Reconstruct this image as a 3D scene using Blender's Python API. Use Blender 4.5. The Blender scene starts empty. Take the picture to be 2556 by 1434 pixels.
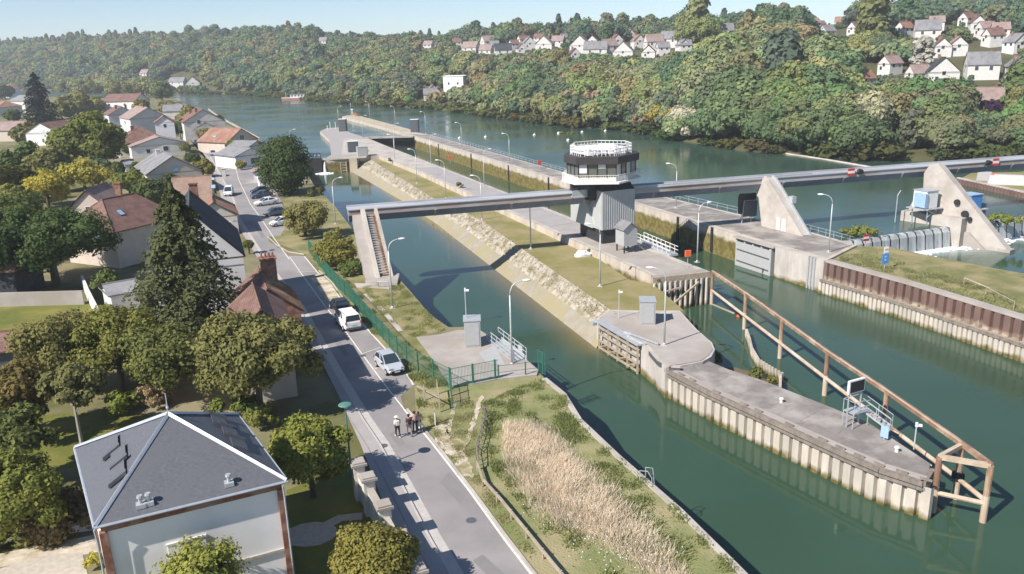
import bpy, bmesh, math, random
import numpy as np
from mathutils import Vector, Matrix
# ---------------------------------------------------------------- camera, sky, sun
sc = bpy.context.scene
COL = sc.collection
FPX, TH, PH, CH = 2015.0, math.radians(16.1), math.atan(212/6980), 27.0   # focal length in px of a 2556 px wide frame, pitch, roll, height
fw = np.array([0, math.cos(TH), -math.sin(TH)]); r0 = np.array([1., 0, 0]); u0 = np.array([0, math.sin(TH), math.cos(TH)])
RV = r0*math.cos(PH)-u0*math.sin(PH); UV = u0*math.cos(PH)+r0*math.sin(PH); CC = np.array([0, 0, CH])
cam_d = bpy.data.cameras.new('camera'); cam = bpy.data.objects.new('camera', cam_d); COL.objects.link(cam)
cam_d.sensor_width = 36; cam_d.lens = FPX/2556*36; cam_d.clip_end = 9000; cam_d.clip_start = .5
mw = Matrix.Identity(4)
for i in range(3):
    mw[i][0] = RV[i]; mw[i][1] = UV[i]; mw[i][2] = -fw[i]; mw[i][3] = CC[i]
cam.matrix_world = mw; sc.camera = cam
SUN_EL = math.radians(42.5); SD = np.array([-4.6, -3.6]); SD = SD/np.hypot(*SD)
SV = Vector((SD[0]*math.cos(SUN_EL), SD[1]*math.cos(SUN_EL), math.sin(SUN_EL)))
w = bpy.data.worlds.new("World"); sc.world = w; w.use_nodes = True
nt = w.node_tree; sky = nt.nodes.new('ShaderNodeTexSky'); sky.sky_type = 'NISHITA'; sky.sun_disc = False
sky.sun_elevation = SUN_EL; sky.sun_rotation = math.atan2(SD[0], SD[1]); sky.altitude = 50; sky.air_density = .8; sky.dust_density = .15; sky.ozone_density = 3.4
bg = nt.nodes['Background']; nt.links.new(sky.outputs[0], bg.inputs[0]); bg.inputs[1].default_value = 0.095
sl = bpy.data.lights.new('sun', 'SUN'); so = bpy.data.objects.new('sun', sl); COL.objects.link(so)
sl.energy = 5.0; sl.angle = math.radians(.5); sl.color = (1, .945, .88)
so.rotation_euler = SV.to_track_quat('Z', 'Y').to_euler(); so.location = (0, 0, 60)
sc.view_settings.view_transform = 'Standard'; sc.view_settings.look = 'None'; sc.view_settings.gamma = 1
sc.view_settings.use_curve_mapping = False; sc.view_settings.exposure = 0.55
sc.cycles.max_bounces = 6; sc.cycles.diffuse_bounces = 2; sc.cycles.glossy_bounces = 2; sc.cycles.transparent_max_bounces = 6; sc.cycles.volume_bounces = 0
sc.cycles.transmission_bounces = 2
# ---------------------------------------------------------------- survey: where a sight line through the photograph meets a level z
def G(x, y, z=0.0):
    d = fw*FPX+RV*(x-1278)+UV*(717-y); t = (z-CH)/d[2]; return CC+d*t
def g2(x, y, z=0.0): return tuple(G(x, y, z)[:2])
def proj(p):
    d = np.array(p)-CC; k = d@fw; return 1278+FPX*(d@RV)/k, 717-FPX*(d@UV)/k, k
rnd = random.Random(7)
# ---------------------------------------------------------------- materials
def srgb(h):
    if isinstance(h, (tuple, list)): c = [v/255 for v in h]
    else: c = [int(h[i:i+2], 16)/255 for i in (0, 2, 4)]
    return tuple((v/12.92 if v <= .04045 else ((v+.055)/1.055)**2.4) for v in c)
def M(name, col, col2=None, rough=.8, scale=1.0, bump=0.0, metal=0.0, spec=.3, detail=4, bscale=None, third=None, tscale=.15, stretch=None, em=None, objcol=False):
    m = bpy.data.materials.new(name); m.use_nodes = True; n = m.node_tree.nodes; l = m.node_tree.links; b = n['Principled BSDF']
    b.inputs['Roughness'].default_value = rough; b.inputs['Metallic'].default_value = metal; b.inputs['Specular IOR Level'].default_value = spec
    c1 = (*col, 1); c2 = (*(col2 or tuple(v*.78 for v in col)), 1)
    tc = n.new('ShaderNodeTexCoord'); src = tc.outputs['Object']
    if stretch:
        mp = n.new('ShaderNodeMapping'); mp.inputs['Scale'].default_value = stretch; l.new(src, mp.inputs[0]); src = mp.outputs[0]
    nz = n.new('ShaderNodeTexNoise'); nz.inputs['Scale'].default_value = scale; nz.inputs['Detail'].default_value = detail; nz.inputs['Roughness'].default_value = .65; l.new(src, nz.inputs[0])
    rp = n.new('ShaderNodeValToRGB'); rp.color_ramp.elements[0].position = .36; rp.color_ramp.elements[1].position = .64
    rp.color_ramp.elements[0].color = c1; rp.color_ramp.elements[1].color = c2; l.new(nz.outputs[0], rp.inputs[0]); out = rp.outputs[0]
    if third:
        n2 = n.new('ShaderNodeTexNoise'); n2.inputs['Scale'].default_value = tscale; n2.inputs['Detail'].default_value = 5; n2.inputs['Roughness'].default_value = .6; l.new(src, n2.inputs[0])
        r2 = n.new('ShaderNodeValToRGB'); r2.color_ramp.elements[0].position = .45; r2.color_ramp.elements[1].position = .62; l.new(n2.outputs[0], r2.inputs[0])
        mx = n.new('ShaderNodeMixRGB'); mx.inputs[2].default_value = (*third, 1); l.new(r2.outputs[0], mx.inputs[0]); l.new(out, mx.inputs[1]); out = mx.outputs[0]
    if objcol:
        oi = n.new('ShaderNodeObjectInfo'); mx = n.new('ShaderNodeMixRGB'); mx.blend_type = 'MULTIPLY'; mx.inputs[0].default_value = 1
        l.new(out, mx.inputs[1]); l.new(oi.outputs['Color'], mx.inputs[2]); out = mx.outputs[0]
    l.new(out, b.inputs['Base Color'])
    if bump:
        bn = n.new('ShaderNodeTexNoise'); bn.inputs['Scale'].default_value = bscale or scale*6; bn.inputs['Detail'].default_value = 3; l.new(src, bn.inputs[0])
        bp = n.new('ShaderNodeBump'); bp.inputs['Strength'].default_value = 1; bp.inputs['Distance'].default_value = bump; l.new(bn.outputs[0], bp.inputs['Height']); l.new(bp.outputs[0], b.inputs['Normal'])
    if em: b.inputs['Emission Color'].default_value = (*em, 1); b.inputs['Emission Strength'].default_value = 1
    return m
def algae_wall(name, col, col2, zs, alg, alg2, streak=True, dark=None):
    """wall with a weed band below height zs and run-off streaks: growth that stays put"""
    m = M(name, col, col2, .85, .7, .03, third=tuple(v*.72 for v in col), tscale=.5, stretch=(1, 1, .3) if streak else None)
    n = m.node_tree.nodes; l = m.node_tree.links; b = n['Principled BSDF']; old = b.inputs['Base Color'].links[0].from_socket
    ge = n.new('ShaderNodeNewGeometry'); sx = n.new('ShaderNodeSeparateXYZ'); l.new(ge.outputs['Position'], sx.inputs[0])
    nz = n.new('ShaderNodeTexNoise'); nz.inputs['Scale'].default_value = .6; nz.inputs['Detail'].default_value = 6; l.new(ge.outputs['Position'], nz.inputs[0])
    ad = n.new('ShaderNodeMath'); ad.operation = 'MULTIPLY_ADD'; ad.inputs[1].default_value = 1.6; l.new(nz.outputs[0], ad.inputs[0]); l.new(sx.outputs[2], ad.inputs[2])
    mr = n.new('ShaderNodeMapRange'); mr.inputs[1].default_value = zs+.8+.25; mr.inputs[2].default_value = zs+.8-.25; l.new(ad.outputs[0], mr.inputs[0])
    n3 = n.new('ShaderNodeTexNoise'); n3.inputs['Scale'].default_value = 1.3; n3.inputs['Detail'].default_value = 8; l.new(ge.outputs['Position'], n3.inputs[0])
    r = n.new('ShaderNodeValToRGB'); r.color_ramp.elements[0].position = .4; r.color_ramp.elements[1].position = .6; r.color_ramp.elements[0].color = (*alg, 1); r.color_ramp.elements[1].color = (*alg2, 1); l.new(n3.outputs[0], r.inputs[0])
    mx = n.new('ShaderNodeMixRGB'); l.new(mr.outputs[0], mx.inputs[0]); l.new(old, mx.inputs[1]); l.new(r.outputs[0], mx.inputs[2]); l.new(mx.outputs[0], b.inputs['Base Color'])
    return m
def leafmat(name, c1, c2):
    m = bpy.data.materials.new(name); m.use_nodes = True; n = m.node_tree.nodes; l = m.node_tree.links; n.remove(n['Principled BSDF']); out = n['Material Output']
    at = n.new('ShaderNodeAttribute'); at.attribute_name = 'tint'; oi = n.new('ShaderNodeObjectInfo')
    rp = n.new('ShaderNodeMixRGB'); rp.inputs[1].default_value = (*c1, 1); rp.inputs[2].default_value = (*c2, 1)
    sp = n.new('ShaderNodeSeparateColor'); l.new(at.outputs['Color'], sp.inputs[0]); l.new(sp.outputs[0], rp.inputs[0])
    mx = n.new('ShaderNodeMixRGB'); mx.blend_type = 'MULTIPLY'; mx.inputs[0].default_value = 1; l.new(rp.outputs[0], mx.inputs[1]); l.new(oi.outputs['Color'], mx.inputs[2])
    d = n.new('ShaderNodeBsdfDiffuse'); t = n.new('ShaderNodeBsdfTranslucent'); ms = n.new('ShaderNodeMixShader'); ms.inputs[0].default_value = .3 if name == 'leaves' else .5
    l.new(mx.outputs[0], d.inputs[0]); l.new(mx.outputs[0], t.inputs[0]); l.new(d.outputs[0], ms.inputs[1]); l.new(t.outputs[0], ms.inputs[2]); l.new(ms.outputs[0], out.inputs[0])
    return m
def water(name, col, col2, rough=.07, bump=.02, attr=False, scale=1.6):
    m = bpy.data.materials.new(name); m.use_nodes = True; n = m.node_tree.nodes; l = m.node_tree.links; b = n['Principled BSDF']
    b.inputs['Roughness'].default_value = rough; b.inputs['IOR'].default_value = 1.33; b.inputs['Specular IOR Level'].default_value = .5
    ge = n.new('ShaderNodeNewGeometry'); nz = n.new('ShaderNodeTexNoise'); nz.inputs['Scale'].default_value = .05; nz.inputs['Detail'].default_value = 4; l.new(ge.outputs['Position'], nz.inputs[0])
    rp = n.new('ShaderNodeValToRGB'); rp.color_ramp.elements[0].position = .35; rp.color_ramp.elements[1].position = .65; rp.color_ramp.elements[0].color = (*col, 1); rp.color_ramp.elements[1].color = (*col2, 1); l.new(nz.outputs[0], rp.inputs[0]); out = rp.outputs[0]
    if attr:
        at = n.new('ShaderNodeAttribute'); at.attribute_name = 'silt'; sp = n.new('ShaderNodeSeparateColor'); l.new(at.outputs['Color'], sp.inputs[0])
        mx = n.new('ShaderNodeMixRGB'); mx.inputs[2].default_value = (.20, .145, .062, 1); l.new(sp.outputs[0], mx.inputs[0]); l.new(out, mx.inputs[1]); out = mx.outputs[0]
        m2 = n.new('ShaderNodeMixRGB'); m2.inputs[2].default_value = (.62, .68, .68, 1); l.new(sp.outputs[1], m2.inputs[0]); l.new(out, m2.inputs[1]); out = m2.outputs[0]
    l.new(out, b.inputs['Base Color'])
    wn_ = n.new('ShaderNodeTexNoise'); wn_.inputs['Scale'].default_value = .035; wn_.inputs['Detail'].default_value = 3; l.new(ge.outputs['Position'], wn_.inputs[0]); wr = n.new('ShaderNodeMapRange'); wr.inputs[1].default_value = .4; wr.inputs[2].default_value = .62; wr.inputs[3].default_value = rough*.5; wr.inputs[4].default_value = rough*2.0; l.new(wn_.outputs[0], wr.inputs[0]); l.new(wr.outputs[0], b.inputs['Roughness'])
    b1 = n.new('ShaderNodeTexNoise'); b1.inputs['Scale'].default_value = scale; b1.inputs['Detail'].default_value = 3; b1.inputs['Distortion'].default_value = .4; l.new(ge.outputs['Position'], b1.inputs[0])
    bp = n.new('ShaderNodeBump'); bp.inputs['Strength'].default_value = 1; bp.inputs['Distance'].default_value = bump; l.new(b1.outputs[0], bp.inputs['Height']); l.new(bp.outputs[0], b.inputs['Normal'])
    return m
def glass(name, c=(.03, .045, .055)):
    m = M(name, c, c, .06, spec=.8); return m
def tiles(name, c1, c2, c3, rows=3.0):
    """roof tiles: noise colour plus fine courses running along the mesh's local v"""
    m = M(name, c1, c2, .85, 1.6, 0, third=c3, tscale=.5)
    n = m.node_tree.nodes; l = m.node_tree.links; b = n['Principled BSDF']; tc = n.new('ShaderNodeTexCoord')
    wv = n.new('ShaderNodeTexWave'); wv.bands_direction = 'Z'; wv.inputs['Scale'].default_value = rows; wv.inputs['Distortion'].default_value = .6; wv.inputs['Detail'].default_value = 1; l.new(tc.outputs['Object'], wv.inputs[0])
    bp = n.new('ShaderNodeBump'); bp.inputs['Distance'].default_value = .05; l.new(wv.outputs[0], bp.inputs['Height']); l.new(bp.outputs[0], b.inputs['Normal'])
    return m
mats = dict(
 asphalt=M('asphalt', (.23, .215, .21), (.27, .25, .245), .9, .35, .004, third=(.31, .285, .275), tscale=.12, bscale=40),
 asphalt2=M('pavement_asphalt', (.33, .305, .29), (.37, .345, .33), .9, .5, .004, bscale=40),
 channel=M('channel_stone', (.5, .46, .42), (.42, .39, .36), .85, 2),
 paint=M('road_paint', (.72, .68, .62), (.6, .56, .5), .8, 3),
 conc=M('concrete', (.41, .37, .335), (.35, .315, .285), .88, .6, .01, third=(.33, .29, .25), tscale=.18, bscale=6),
 conc_l=M('pale_concrete', (.50, .455, .41), (.44, .40, .35), .85, .8, .01, third=(.37, .33, .285), tscale=.25, bscale=6),
 conc_d=M('dark_concrete', (.24, .215, .195), (.19, .17, .155), .9, .9, .01, third=(.36, .33, .295), tscale=.3, bscale=5),
 conc_y=M('yellow_concrete', (.42, .36, .25), (.36, .31, .21), .9, .7, .01, third=(.48, .42, .32), tscale=.2),
 wall=algae_wall('chamber_wall_concrete', (.55, .48, .40), (.47, .41, .34), -1.3, (.11, .095, .022), (.20, .16, .06)),
 wall_low=algae_wall('quay_wall_concrete', (.54, .49, .445), (.44, .40, .36), -3.75, (.10, .085, .02), (.22, .17, .06)),
 pile_l=algae_wall('limed_pile_steel', (.60, .545, .465), (.48, .42, .345), -3.9, (.10, .085, .02), (.2, .15, .05)),
 pile_r=algae_wall('rusty_pile_steel', (.20, .125, .10), (.155, .10, .085), -2.0, (.45, .37, .28), (.27, .2, .15)),
 rust=M('rusty_steel', (.27, .155, .10), (.20, .12, .08), .85, 1.5, .01, third=(.42, .3, .2), tscale=.8, stretch=(1, 1, .4)),
 rust_l=M('weathered_steel', (.52, .42, .31), (.38, .27, .18), .85, 1.2, .01, third=(.55, .47, .38), tscale=.6),
 timber=M('grey_timber', (.27, .23, .19), (.17, .145, .125), .9, 2, .02, stretch=(1, 1, .5)),
 timber_l=M('pale_timber', (.42, .35, .27), (.3, .25, .19), .9, 2, .02),
 galv=M('galvanised_steel', (.50, .52, .53), (.42, .44, .45), .5, 3, metal=.3),
 lampmet=M('lamp_grey_metal', (.55, .57, .56), (.48, .5, .5), .45, 2, metal=.2),
 hillwhite=M('hill_house_render', (.68, .65, .61), (.60, .575, .54), .85, .8),
 white=M('white_paint', (.78, .77, .75), (.7, .69, .67), .6, 1.2),
 offwhite=M('cream_render', (.68, .64, .58), (.62, .58, .52), .85, .8, third=(.55, .51, .46), tscale=.5),
 grey_r=M('grey_render', (.56, .55, .55), (.51, .50, .50), .85, .8),
 beige_r=M('beige_render', (.58, .50, .42), (.52, .45, .38), .85, .8),
 slate=M('slate', (.085, .088, .10), (.12, .125, .138), .6, 6, .01, stretch=(1, 1, 3), spec=.5, bscale=25, third=(.105, .11, .12), tscale=.7),
 zinc=M('zinc_flashing', (.46, .49, .54), (.40, .43, .48), .45, 3, metal=.3),
 brick=M('brick', (.26, .115, .075), (.19, .085, .06), .88, 5, .01, third=(.34, .2, .15), tscale=1.5),
 tile_b=tiles('brown_tiles', (.20, .115, .09), (.27, .155, .125), (.16, .095, .075)),
 tile_p=tiles('pinkish_tiles', (.33, .24, .215), (.38, .28, .25), (.27, .20, .18)),
 tile_o=tiles('orange_tiles', (.33, .165, .11), (.27, .135, .095), (.36, .23, .17)),
 tile_g=tiles('grey_tiles', (.24, .235, .24), (.29, .285, .29), (.2, .2, .205)),
 tile_d=tiles('dark_tiles', (.055, .06, .07), (.075, .08, .09), (.045, .05, .055)),
 clad=M('grey_cladding', (.44, .45, .44), (.49, .50, .49), .5, .6, metal=.1),
 dark=M('black_metal', (.03, .031, .034), (.04, .041, .044), .5, 1),
 darkb=M('dark_brown_fascia', (.045, .04, .04), (.06, .052, .05), .6, 1),
 glass=glass('window_glass'), glass2=glass('tower_glass', (.12, .13, .11)),
 black=M('rubber_black', (.02, .02, .022), (.03, .03, .032), .8, 4),
 fgreen=M('green_fence_paint', (.035, .155, .105), (.045, .18, .12), .5, 2),
 lgreen=M('lamp_green_paint', (.08, .20, .155), (.10, .23, .18), .5, 2),
 blue=M('blue_plastic', (.06, .22, .55), (.08, .27, .62), .5, 2), blue_l=M('pale_blue_paint', (.28, .42, .58), (.33, .47, .62), .5, 2),
 red=M('red_paint', (.55, .05, .035), (.48, .05, .04), .5, 2), orange=M('orange_paint', (.70, .13, .04), (.6, .12, .05), .5, 2),
 box=M('cabinet_grey', (.40, .405, .40), (.37, .375, .37), .6, 2), boxd=M('cabinet_dark_grey', (.09, .095, .105), (.11, .115, .125), .6, 2),
 beam=M('beam_grey_paint', (.38, .39, .41), (.45, .46, .48), .6, .6, third=(.33, .33, .35), tscale=.25, stretch=(.25, 1, 1)),
 beam_r=M('beam_faded_rusty_paint', (.40, .345, .315), (.31, .225, .185), .75, .5, third=(.44, .42, .41), tscale=.22, stretch=(.25, 1, 1)),
 skin=M('skin', (.42, .24, .16), (.4, .23, .15), .6), hair=M('dark_hair', (.03, .02, .015)),
 bark=M('bark', (.14, .11, .085), (.09, .07, .055), .95, 3, .03, stretch=(1, 1, .2)), bark_l=M('pale_bark', (.42, .38, .33), (.3, .27, .23), .95, 3, .03),
 foam=M('foam', (.85, .88, .88), (.7, .76, .76), .7, 3), soil=M('soil', (.17, .13, .085), (.12, .1, .06), .95, .8, .02),
)
mats['lawn'] = M('lawn_grass', (.15, .155, .028), (.10, .115, .022), .95, .5, .05, third=(.21, .19, .045), tscale=.25, bscale=8)
mats['grass'] = M('bank_grass', (.20, .19, .075), (.14, .15, .05), .95, .35, .06, third=(.30, .25, .13), tscale=.22, bscale=7)
mats['meadow'] = M('meadow_grass', (.235, .235, .10), (.17, .19, .07), .95, .5, .06, third=(.32, .275, .15), tscale=.2, bscale=7)
mats['isl'] = M('dry_island_grass', (.25, .215, .09), (.30, .245, .13), .95, .4, .03, third=(.20, .185, .06), tscale=.18, bscale=8)
mats['dirt'] = M('pale_dirt', (.62, .54, .44), (.45, .38, .28), .95, 1.2, .01, third=(.25, .22, .1), tscale=.5)
mats['gravel'] = M('gravel', (.5, .44, .36), (.4, .35, .28), .95, 3, .01)
mats['forest'] = M('forest_floor', (.07, .07, .03), (.10, .095, .04), .95, .05, .2)
mats['village'] = M('village_ground', (.11, .11, .035), (.16, .15, .06), .95, .12, .05, third=(.24, .21, .13), tscale=.06)
mats['riprap'] = M('limed_riprap', (.46, .415, .345), (.33, .29, .22), .9, 1.2, .12, third=(.24, .21, .13), tscale=.6, bscale=2.5)
mats['river'] = water('river_water', (.036, .072, .054), (.042, .082, .062), .13, .02)
mats['canal'] = water('canal_water', (.032, .068, .038), (.040, .080, .050), .10, .011, attr=True, scale=.9)
mats['apron'] = M('apron_concrete', (.32, .29, .23), (.27, .24, .18), .9, .8, .02, third=(.30, .26, .15), tscale=.3)
mats['beam_shade'] = M('beam_blue_grey_shade', (.17, .19, .24), (.22, .24, .29), .6, .6)  # shade under the beam put into the lower web's darker blue-grey colour
mats['asphalt_p'] = M('patch_asphalt', (.215, .20, .195), (.235, .22, .215), .9, .8, .004, bscale=40)
mats['near_wall'] = M('smooth_white_render', (.84, .81, .80), (.80, .775, .765), .7, .5, third=(.76, .735, .72), tscale=.4)
mats['tile_t'] = tiles('tan_tiles', (.33, .22, .165), (.38, .265, .20), (.27, .18, .14))
mats['straw'] = M('straw_litter', (.52, .44, .31), (.42, .36, .22), .95, .6, .05, third=(.28, .26, .12), tscale=.35)
mats['leaf'] = leafmat('leaves', (.80, .88, .80), (1.16, 1.15, 1.12))
mats['reed'] = leafmat('dry_straw', (.9, .9, .9), (1.1, 1.1, 1.1))
# ---------------------------------------------------------------- mesh helpers
def wloc(o):
    v = Vector((0, 0, 0))
    while o is not None: v = v+o.location; o = o.parent
    return v
def tag(o, label=None, cat=None, group=None, kind=None):
    if label: o['label'] = label
    if cat: o['category'] = cat
    if group: o['group'] = group
    if kind: o['kind'] = kind
    return o
def thing(name, label, cat, loc=(0, 0, 0), group=None):
    o = bpy.data.objects.new(name, None); o.empty_display_size = .3; COL.objects.link(o); o.location = loc
    return tag(o, label, cat, group)
def dup(root, loc, rz=0, label=None, scale=None):
    r = root.copy(); COL.objects.link(r); r.location = loc; r.rotation_euler = (0, 0, rz)
    if scale: r.scale = scale
    if label: r['label'] = label
    for ch in list(root.children):
        c = ch.copy(); COL.objects.link(c); c.parent = r
        for g in ch.children:
            d = g.copy(); COL.objects.link(d); d.parent = c
    return r
class MB:
    def __init__(s): s.v = []; s.f = []; s.mi = []; s.cur = 0
    def add(s, vs, fs):
        b = len(s.v); s.v += [tuple(map(float, v)) for v in vs]; s.f += [tuple(b+i for i in f) for f in fs]; s.mi += [s.cur]*len(fs); return s
    def hexa(s, p): return s.add(p, [(3, 2, 1, 0), (4, 5, 6, 7), (0, 1, 5, 4), (1, 2, 6, 5), (2, 3, 7, 6), (3, 0, 4, 7)])
    def box(s, c, d, rz=0, taper=1.0):
        x, y, z = [v/2 for v in d]; cs, sn = math.cos(rz), math.sin(rz); p = []
        for zz, k in ((-z, 1), (z, taper)):
            for a, b in ((-x, -y), (x, -y), (x, y), (-x, y)):
                a *= k; b *= k; p.append((c[0]+a*cs-b*sn, c[1]+a*sn+b*cs, c[2]+zz))
        return s.hexa(p)
    def bar(s, p, q, w_, h_=None):
        p = Vector(p); q = Vector(q); h_ = h_ or w_; d = (q-p).normalized(); up = Vector((0, 0, 1)) if abs(d.z) < .95 else Vector((0, 1, 0))
        a = d.cross(up).normalized()*w_/2; b = a.cross(d).normalized()*h_/2
        return s.hexa([p-a-b, p+a-b, p+a+b, p-a+b, q-a-b, q+a-b, q+a+b, q-a+b])
    def prism(s, poly, z0, z1):
        n = len(poly); ar = sum(poly[i][0]*poly[(i+1) % n][1]-poly[(i+1) % n][0]*poly[i][1] for i in range(n))
        if ar < 0: poly = poly[::-1]
        g = lambda z, p: (p[0], p[1], z(p) if callable(z) else z)
        b = [g(z0, p) for p in poly]; t = [g(z1, p) for p in poly]
        return s.add(b+t, [tuple(range(n))[::-1], tuple(range(n, 2*n))]+[(i, (i+1) % n, n+(i+1) % n, n+i) for i in range(n)])
    def vprism(s, o, d, prof, th):
        """profile (s,z) standing in the vertical plane through o along d, thickness th"""
        d = np.array(d)/np.hypot(*d); nn = np.array([-d[1], d[0]])*th/2; n = len(prof); L = []
        for k in (-1, 1):
            for a, z in prof: L.append((o[0]+d[0]*a+nn[0]*k, o[1]+d[1]*a+nn[1]*k, z))
        return s.add(L, [tuple(range(n))[::-1], tuple(range(n, 2*n))]+[(i, (i+1) % n, n+(i+1) % n, n+i) for i in range(n)])
    def tube(s, pts, r, n=6, cap=True):
        pts = [Vector(p) for p in pts]; m = len(pts); rr = r if isinstance(r, (list, tuple)) else [r]*m; vs = []; pa = None
        for i, p in enumerate(pts):
            d = (pts[min(i+1, m-1)]-pts[max(i-1, 0)]).normalized()
            a = d.cross(Vector((0, 0, 1))) if pa is None else pa-d*pa.dot(d)
            if a.length < .05: a = d.cross(Vector((1, 0, 0)))
            a.normalize(); pa = a; b = a.cross(d)
            for k in range(n):
                t = 2*math.pi*k/n; vs.append(p+(a*math.cos(t)+b*math.sin(t))*rr[i])
        fs = [(i*n+k, i*n+(k+1) % n, (i+1)*n+(k+1) % n, (i+1)*n+k) for i in range(m-1) for k in range(n)]
        if cap: fs += [tuple(range(n))[::-1], tuple((m-1)*n+k for k in range(n))]
        return s.add(vs, fs)
    def ell(s, c, r, n=10, m=6, half=False):
        vs = []; fs = []; lo = 0 if half else -math.pi/2
        for i in range(m+1):
            a = lo+(math.pi/2-lo)*i/m
            for k in range(n): t = 2*math.pi*k/n; vs.append((c[0]+r[0]*math.cos(a)*math.cos(t), c[1]+r[1]*math.cos(a)*math.sin(t), c[2]+r[2]*math.sin(a)))
        fs = [(i*n+k, i*n+(k+1) % n, (i+1)*n+(k+1) % n, (i+1)*n+k) for i in range(m) for k in range(n)]
        return s.add(vs, fs)
    def quad(s, *p): return s.add(p, [tuple(range(len(p)))])
    def build(s, name, mat, parent=None, smooth=False, bevel=0, origin=None):
        me = bpy.data.meshes.new(name); off = wloc(parent) if parent is not None else Vector(origin or (0, 0, 0))
        me.from_pydata([(v[0]-off.x, v[1]-off.y, v[2]-off.z) for v in s.v], [], s.f)
        for mm in (mat if isinstance(mat, (list, tuple)) else [mat]): me.materials.append(mm)
        if len(set(s.mi)) > 1: me.polygons.foreach_set('material_index', s.mi)
        if bevel or smooth == 'w':
            bm = bmesh.new(); bm.from_mesh(me)
            if bevel: bmesh.ops.bevel(bm, geom=[e for e in bm.edges if len(e.link_faces) == 2 and e.calc_face_angle(0) > .5], offset=bevel, segments=2, profile=.6, affect='EDGES', clamp_overlap=True)
            bm.to_mesh(me); bm.free()
        if smooth: me.polygons.foreach_set('use_smooth', [True]*len(me.polygons))
        me.update(); o = bpy.data.objects.new(name, me); COL.objects.link(o)
        if parent is not None: o.parent = parent
        else: o.location = off
        return o
def struct(name, mb, mat, label=None):
    o = mb.build(name, mat); o['kind'] = 'structure'
    return o
def sheet(poly, z):
    b = MB(); n = len(poly); ar = sum(poly[i][0]*poly[(i+1) % n][1]-poly[(i+1) % n][0]*poly[i][1] for i in range(n))
    if ar < 0: poly = poly[::-1]
    b.add([(p[0], p[1], z) for p in poly], [tuple(range(n))]); return b
def ribbon(line, w_, z, b=None, both=True):
    """flat strip of width w_ along a polyline"""
    b = b or MB(); L = [np.array(p[:2], float) for p in line]; vs = []
    for i, p in enumerate(L):
        d = L[min(i+1, len(L)-1)]-L[max(i-1, 0)]; d = d/np.hypot(*d); n_ = np.array([-d[1], d[0]])*w_/2
        vs += [(*(p+n_), z), (*(p-n_), z)]
    return b.add(vs, [(2*i+1, 2*i+3, 2*i+2, 2*i) for i in range(len(L)-1)])
def offset(line, w_):
    L = [np.array(p[:2], float) for p in line]; o = []
    for i, p in enumerate(L):
        d = L[min(i+1, len(L)-1)]-L[max(i-1, 0)]; d = d/np.hypot(*d); o.append(tuple(p+np.array([-d[1], d[0]])*w_))
    return o
def walk(line, step):
    """points every step metres along a polyline with direction"""
    L = [np.array(p[:2], float) for p in line]; out = []; left = 0.0
    for a, b in zip(L, L[1:]):
        d = b-a; ln = np.hypot(*d); d = d/ln; t = left
        while t <= ln: out.append((a+d*t, d)); t += step
        left = t-ln
    return out
def pile_wall(line, z0, z1, pitch, depth, b=None):
    """trapezoid-corrugated sheet piling along a polyline"""
    b = b or MB(); P = []
    for p, d in walk(line, pitch):
        n_ = np.array([-d[1], d[0]])
        for t, k in ((0, 0), (.07, 0), (.16, 1), (.80, 1), (.90, 0)): P.append(p+d*pitch*t+n_*depth*k)
    vs = [];
    for p in P: vs += [(*p, z0), (*p, z1)]
    return b.add(vs, [(2*i, 2*i+2, 2*i+3, 2*i+1) for i in range(len(P)-1)])
# ---------------------------------------------------------------- foliage
def leafmesh(name, c, nrm, size, tint, mat, extra=None, fold=False):
    """one quad per leaf clump; extra = (verts, quads) solids sharing the mesh"""
    N = len(c); nrm = nrm/np.linalg.norm(nrm, axis=1)[:, None]; rg = np.random.default_rng(N)
    a = np.cross(nrm, rg.normal(size=(N, 3))); a /= np.linalg.norm(a, axis=1)[:, None]+1e-9; b = np.cross(nrm, a)
    s = size[:, None]*.5; asp = rg.uniform(.6, 1.0, (N, 1))
    V = np.stack([c-a*s-b*s*asp*.5, c+a*s*.2-b*s*asp, c+a*s+b*s*asp*.5, c-a*s*.2+b*s*asp], 1).reshape(-1, 3)
    F = np.arange(4*N).reshape(-1, 4); T = np.repeat(tint, 4)
    if extra is not None:
        ev, ef = extra; F = np.concatenate([F, np.array(ef)+len(V)]); V = np.concatenate([V, np.array(ev)]); T = np.concatenate([T, np.full(len(ef)*4, .4)])
    me = bpy.data.meshes.new(name); me.vertices.add(len(V)); me.vertices.foreach_set('co', V.astype(np.float32).ravel())
    me.loops.add(F.size); me.loops.foreach_set('vertex_index', F.astype(np.int32).ravel()); me.polygons.add(len(F))
    me.polygons.foreach_set('loop_start', np.arange(0, F.size, 4, dtype=np.int32)); me.polygons.foreach_set('loop_total', np.full(len(F), 4, np.int32))
    me.update(); at = me.color_attributes.new('tint', 'FLOAT_COLOR', 'CORNER'); col = np.ones((F.size, 4), np.float32); col[:, 0] = T; at.data.foreach_set('color', col.ravel())
    me.materials.append(mat); return me
def lc(c): return (c[0]*1.52, c[1]*1.52, c[2]*1.35+.018)
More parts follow.
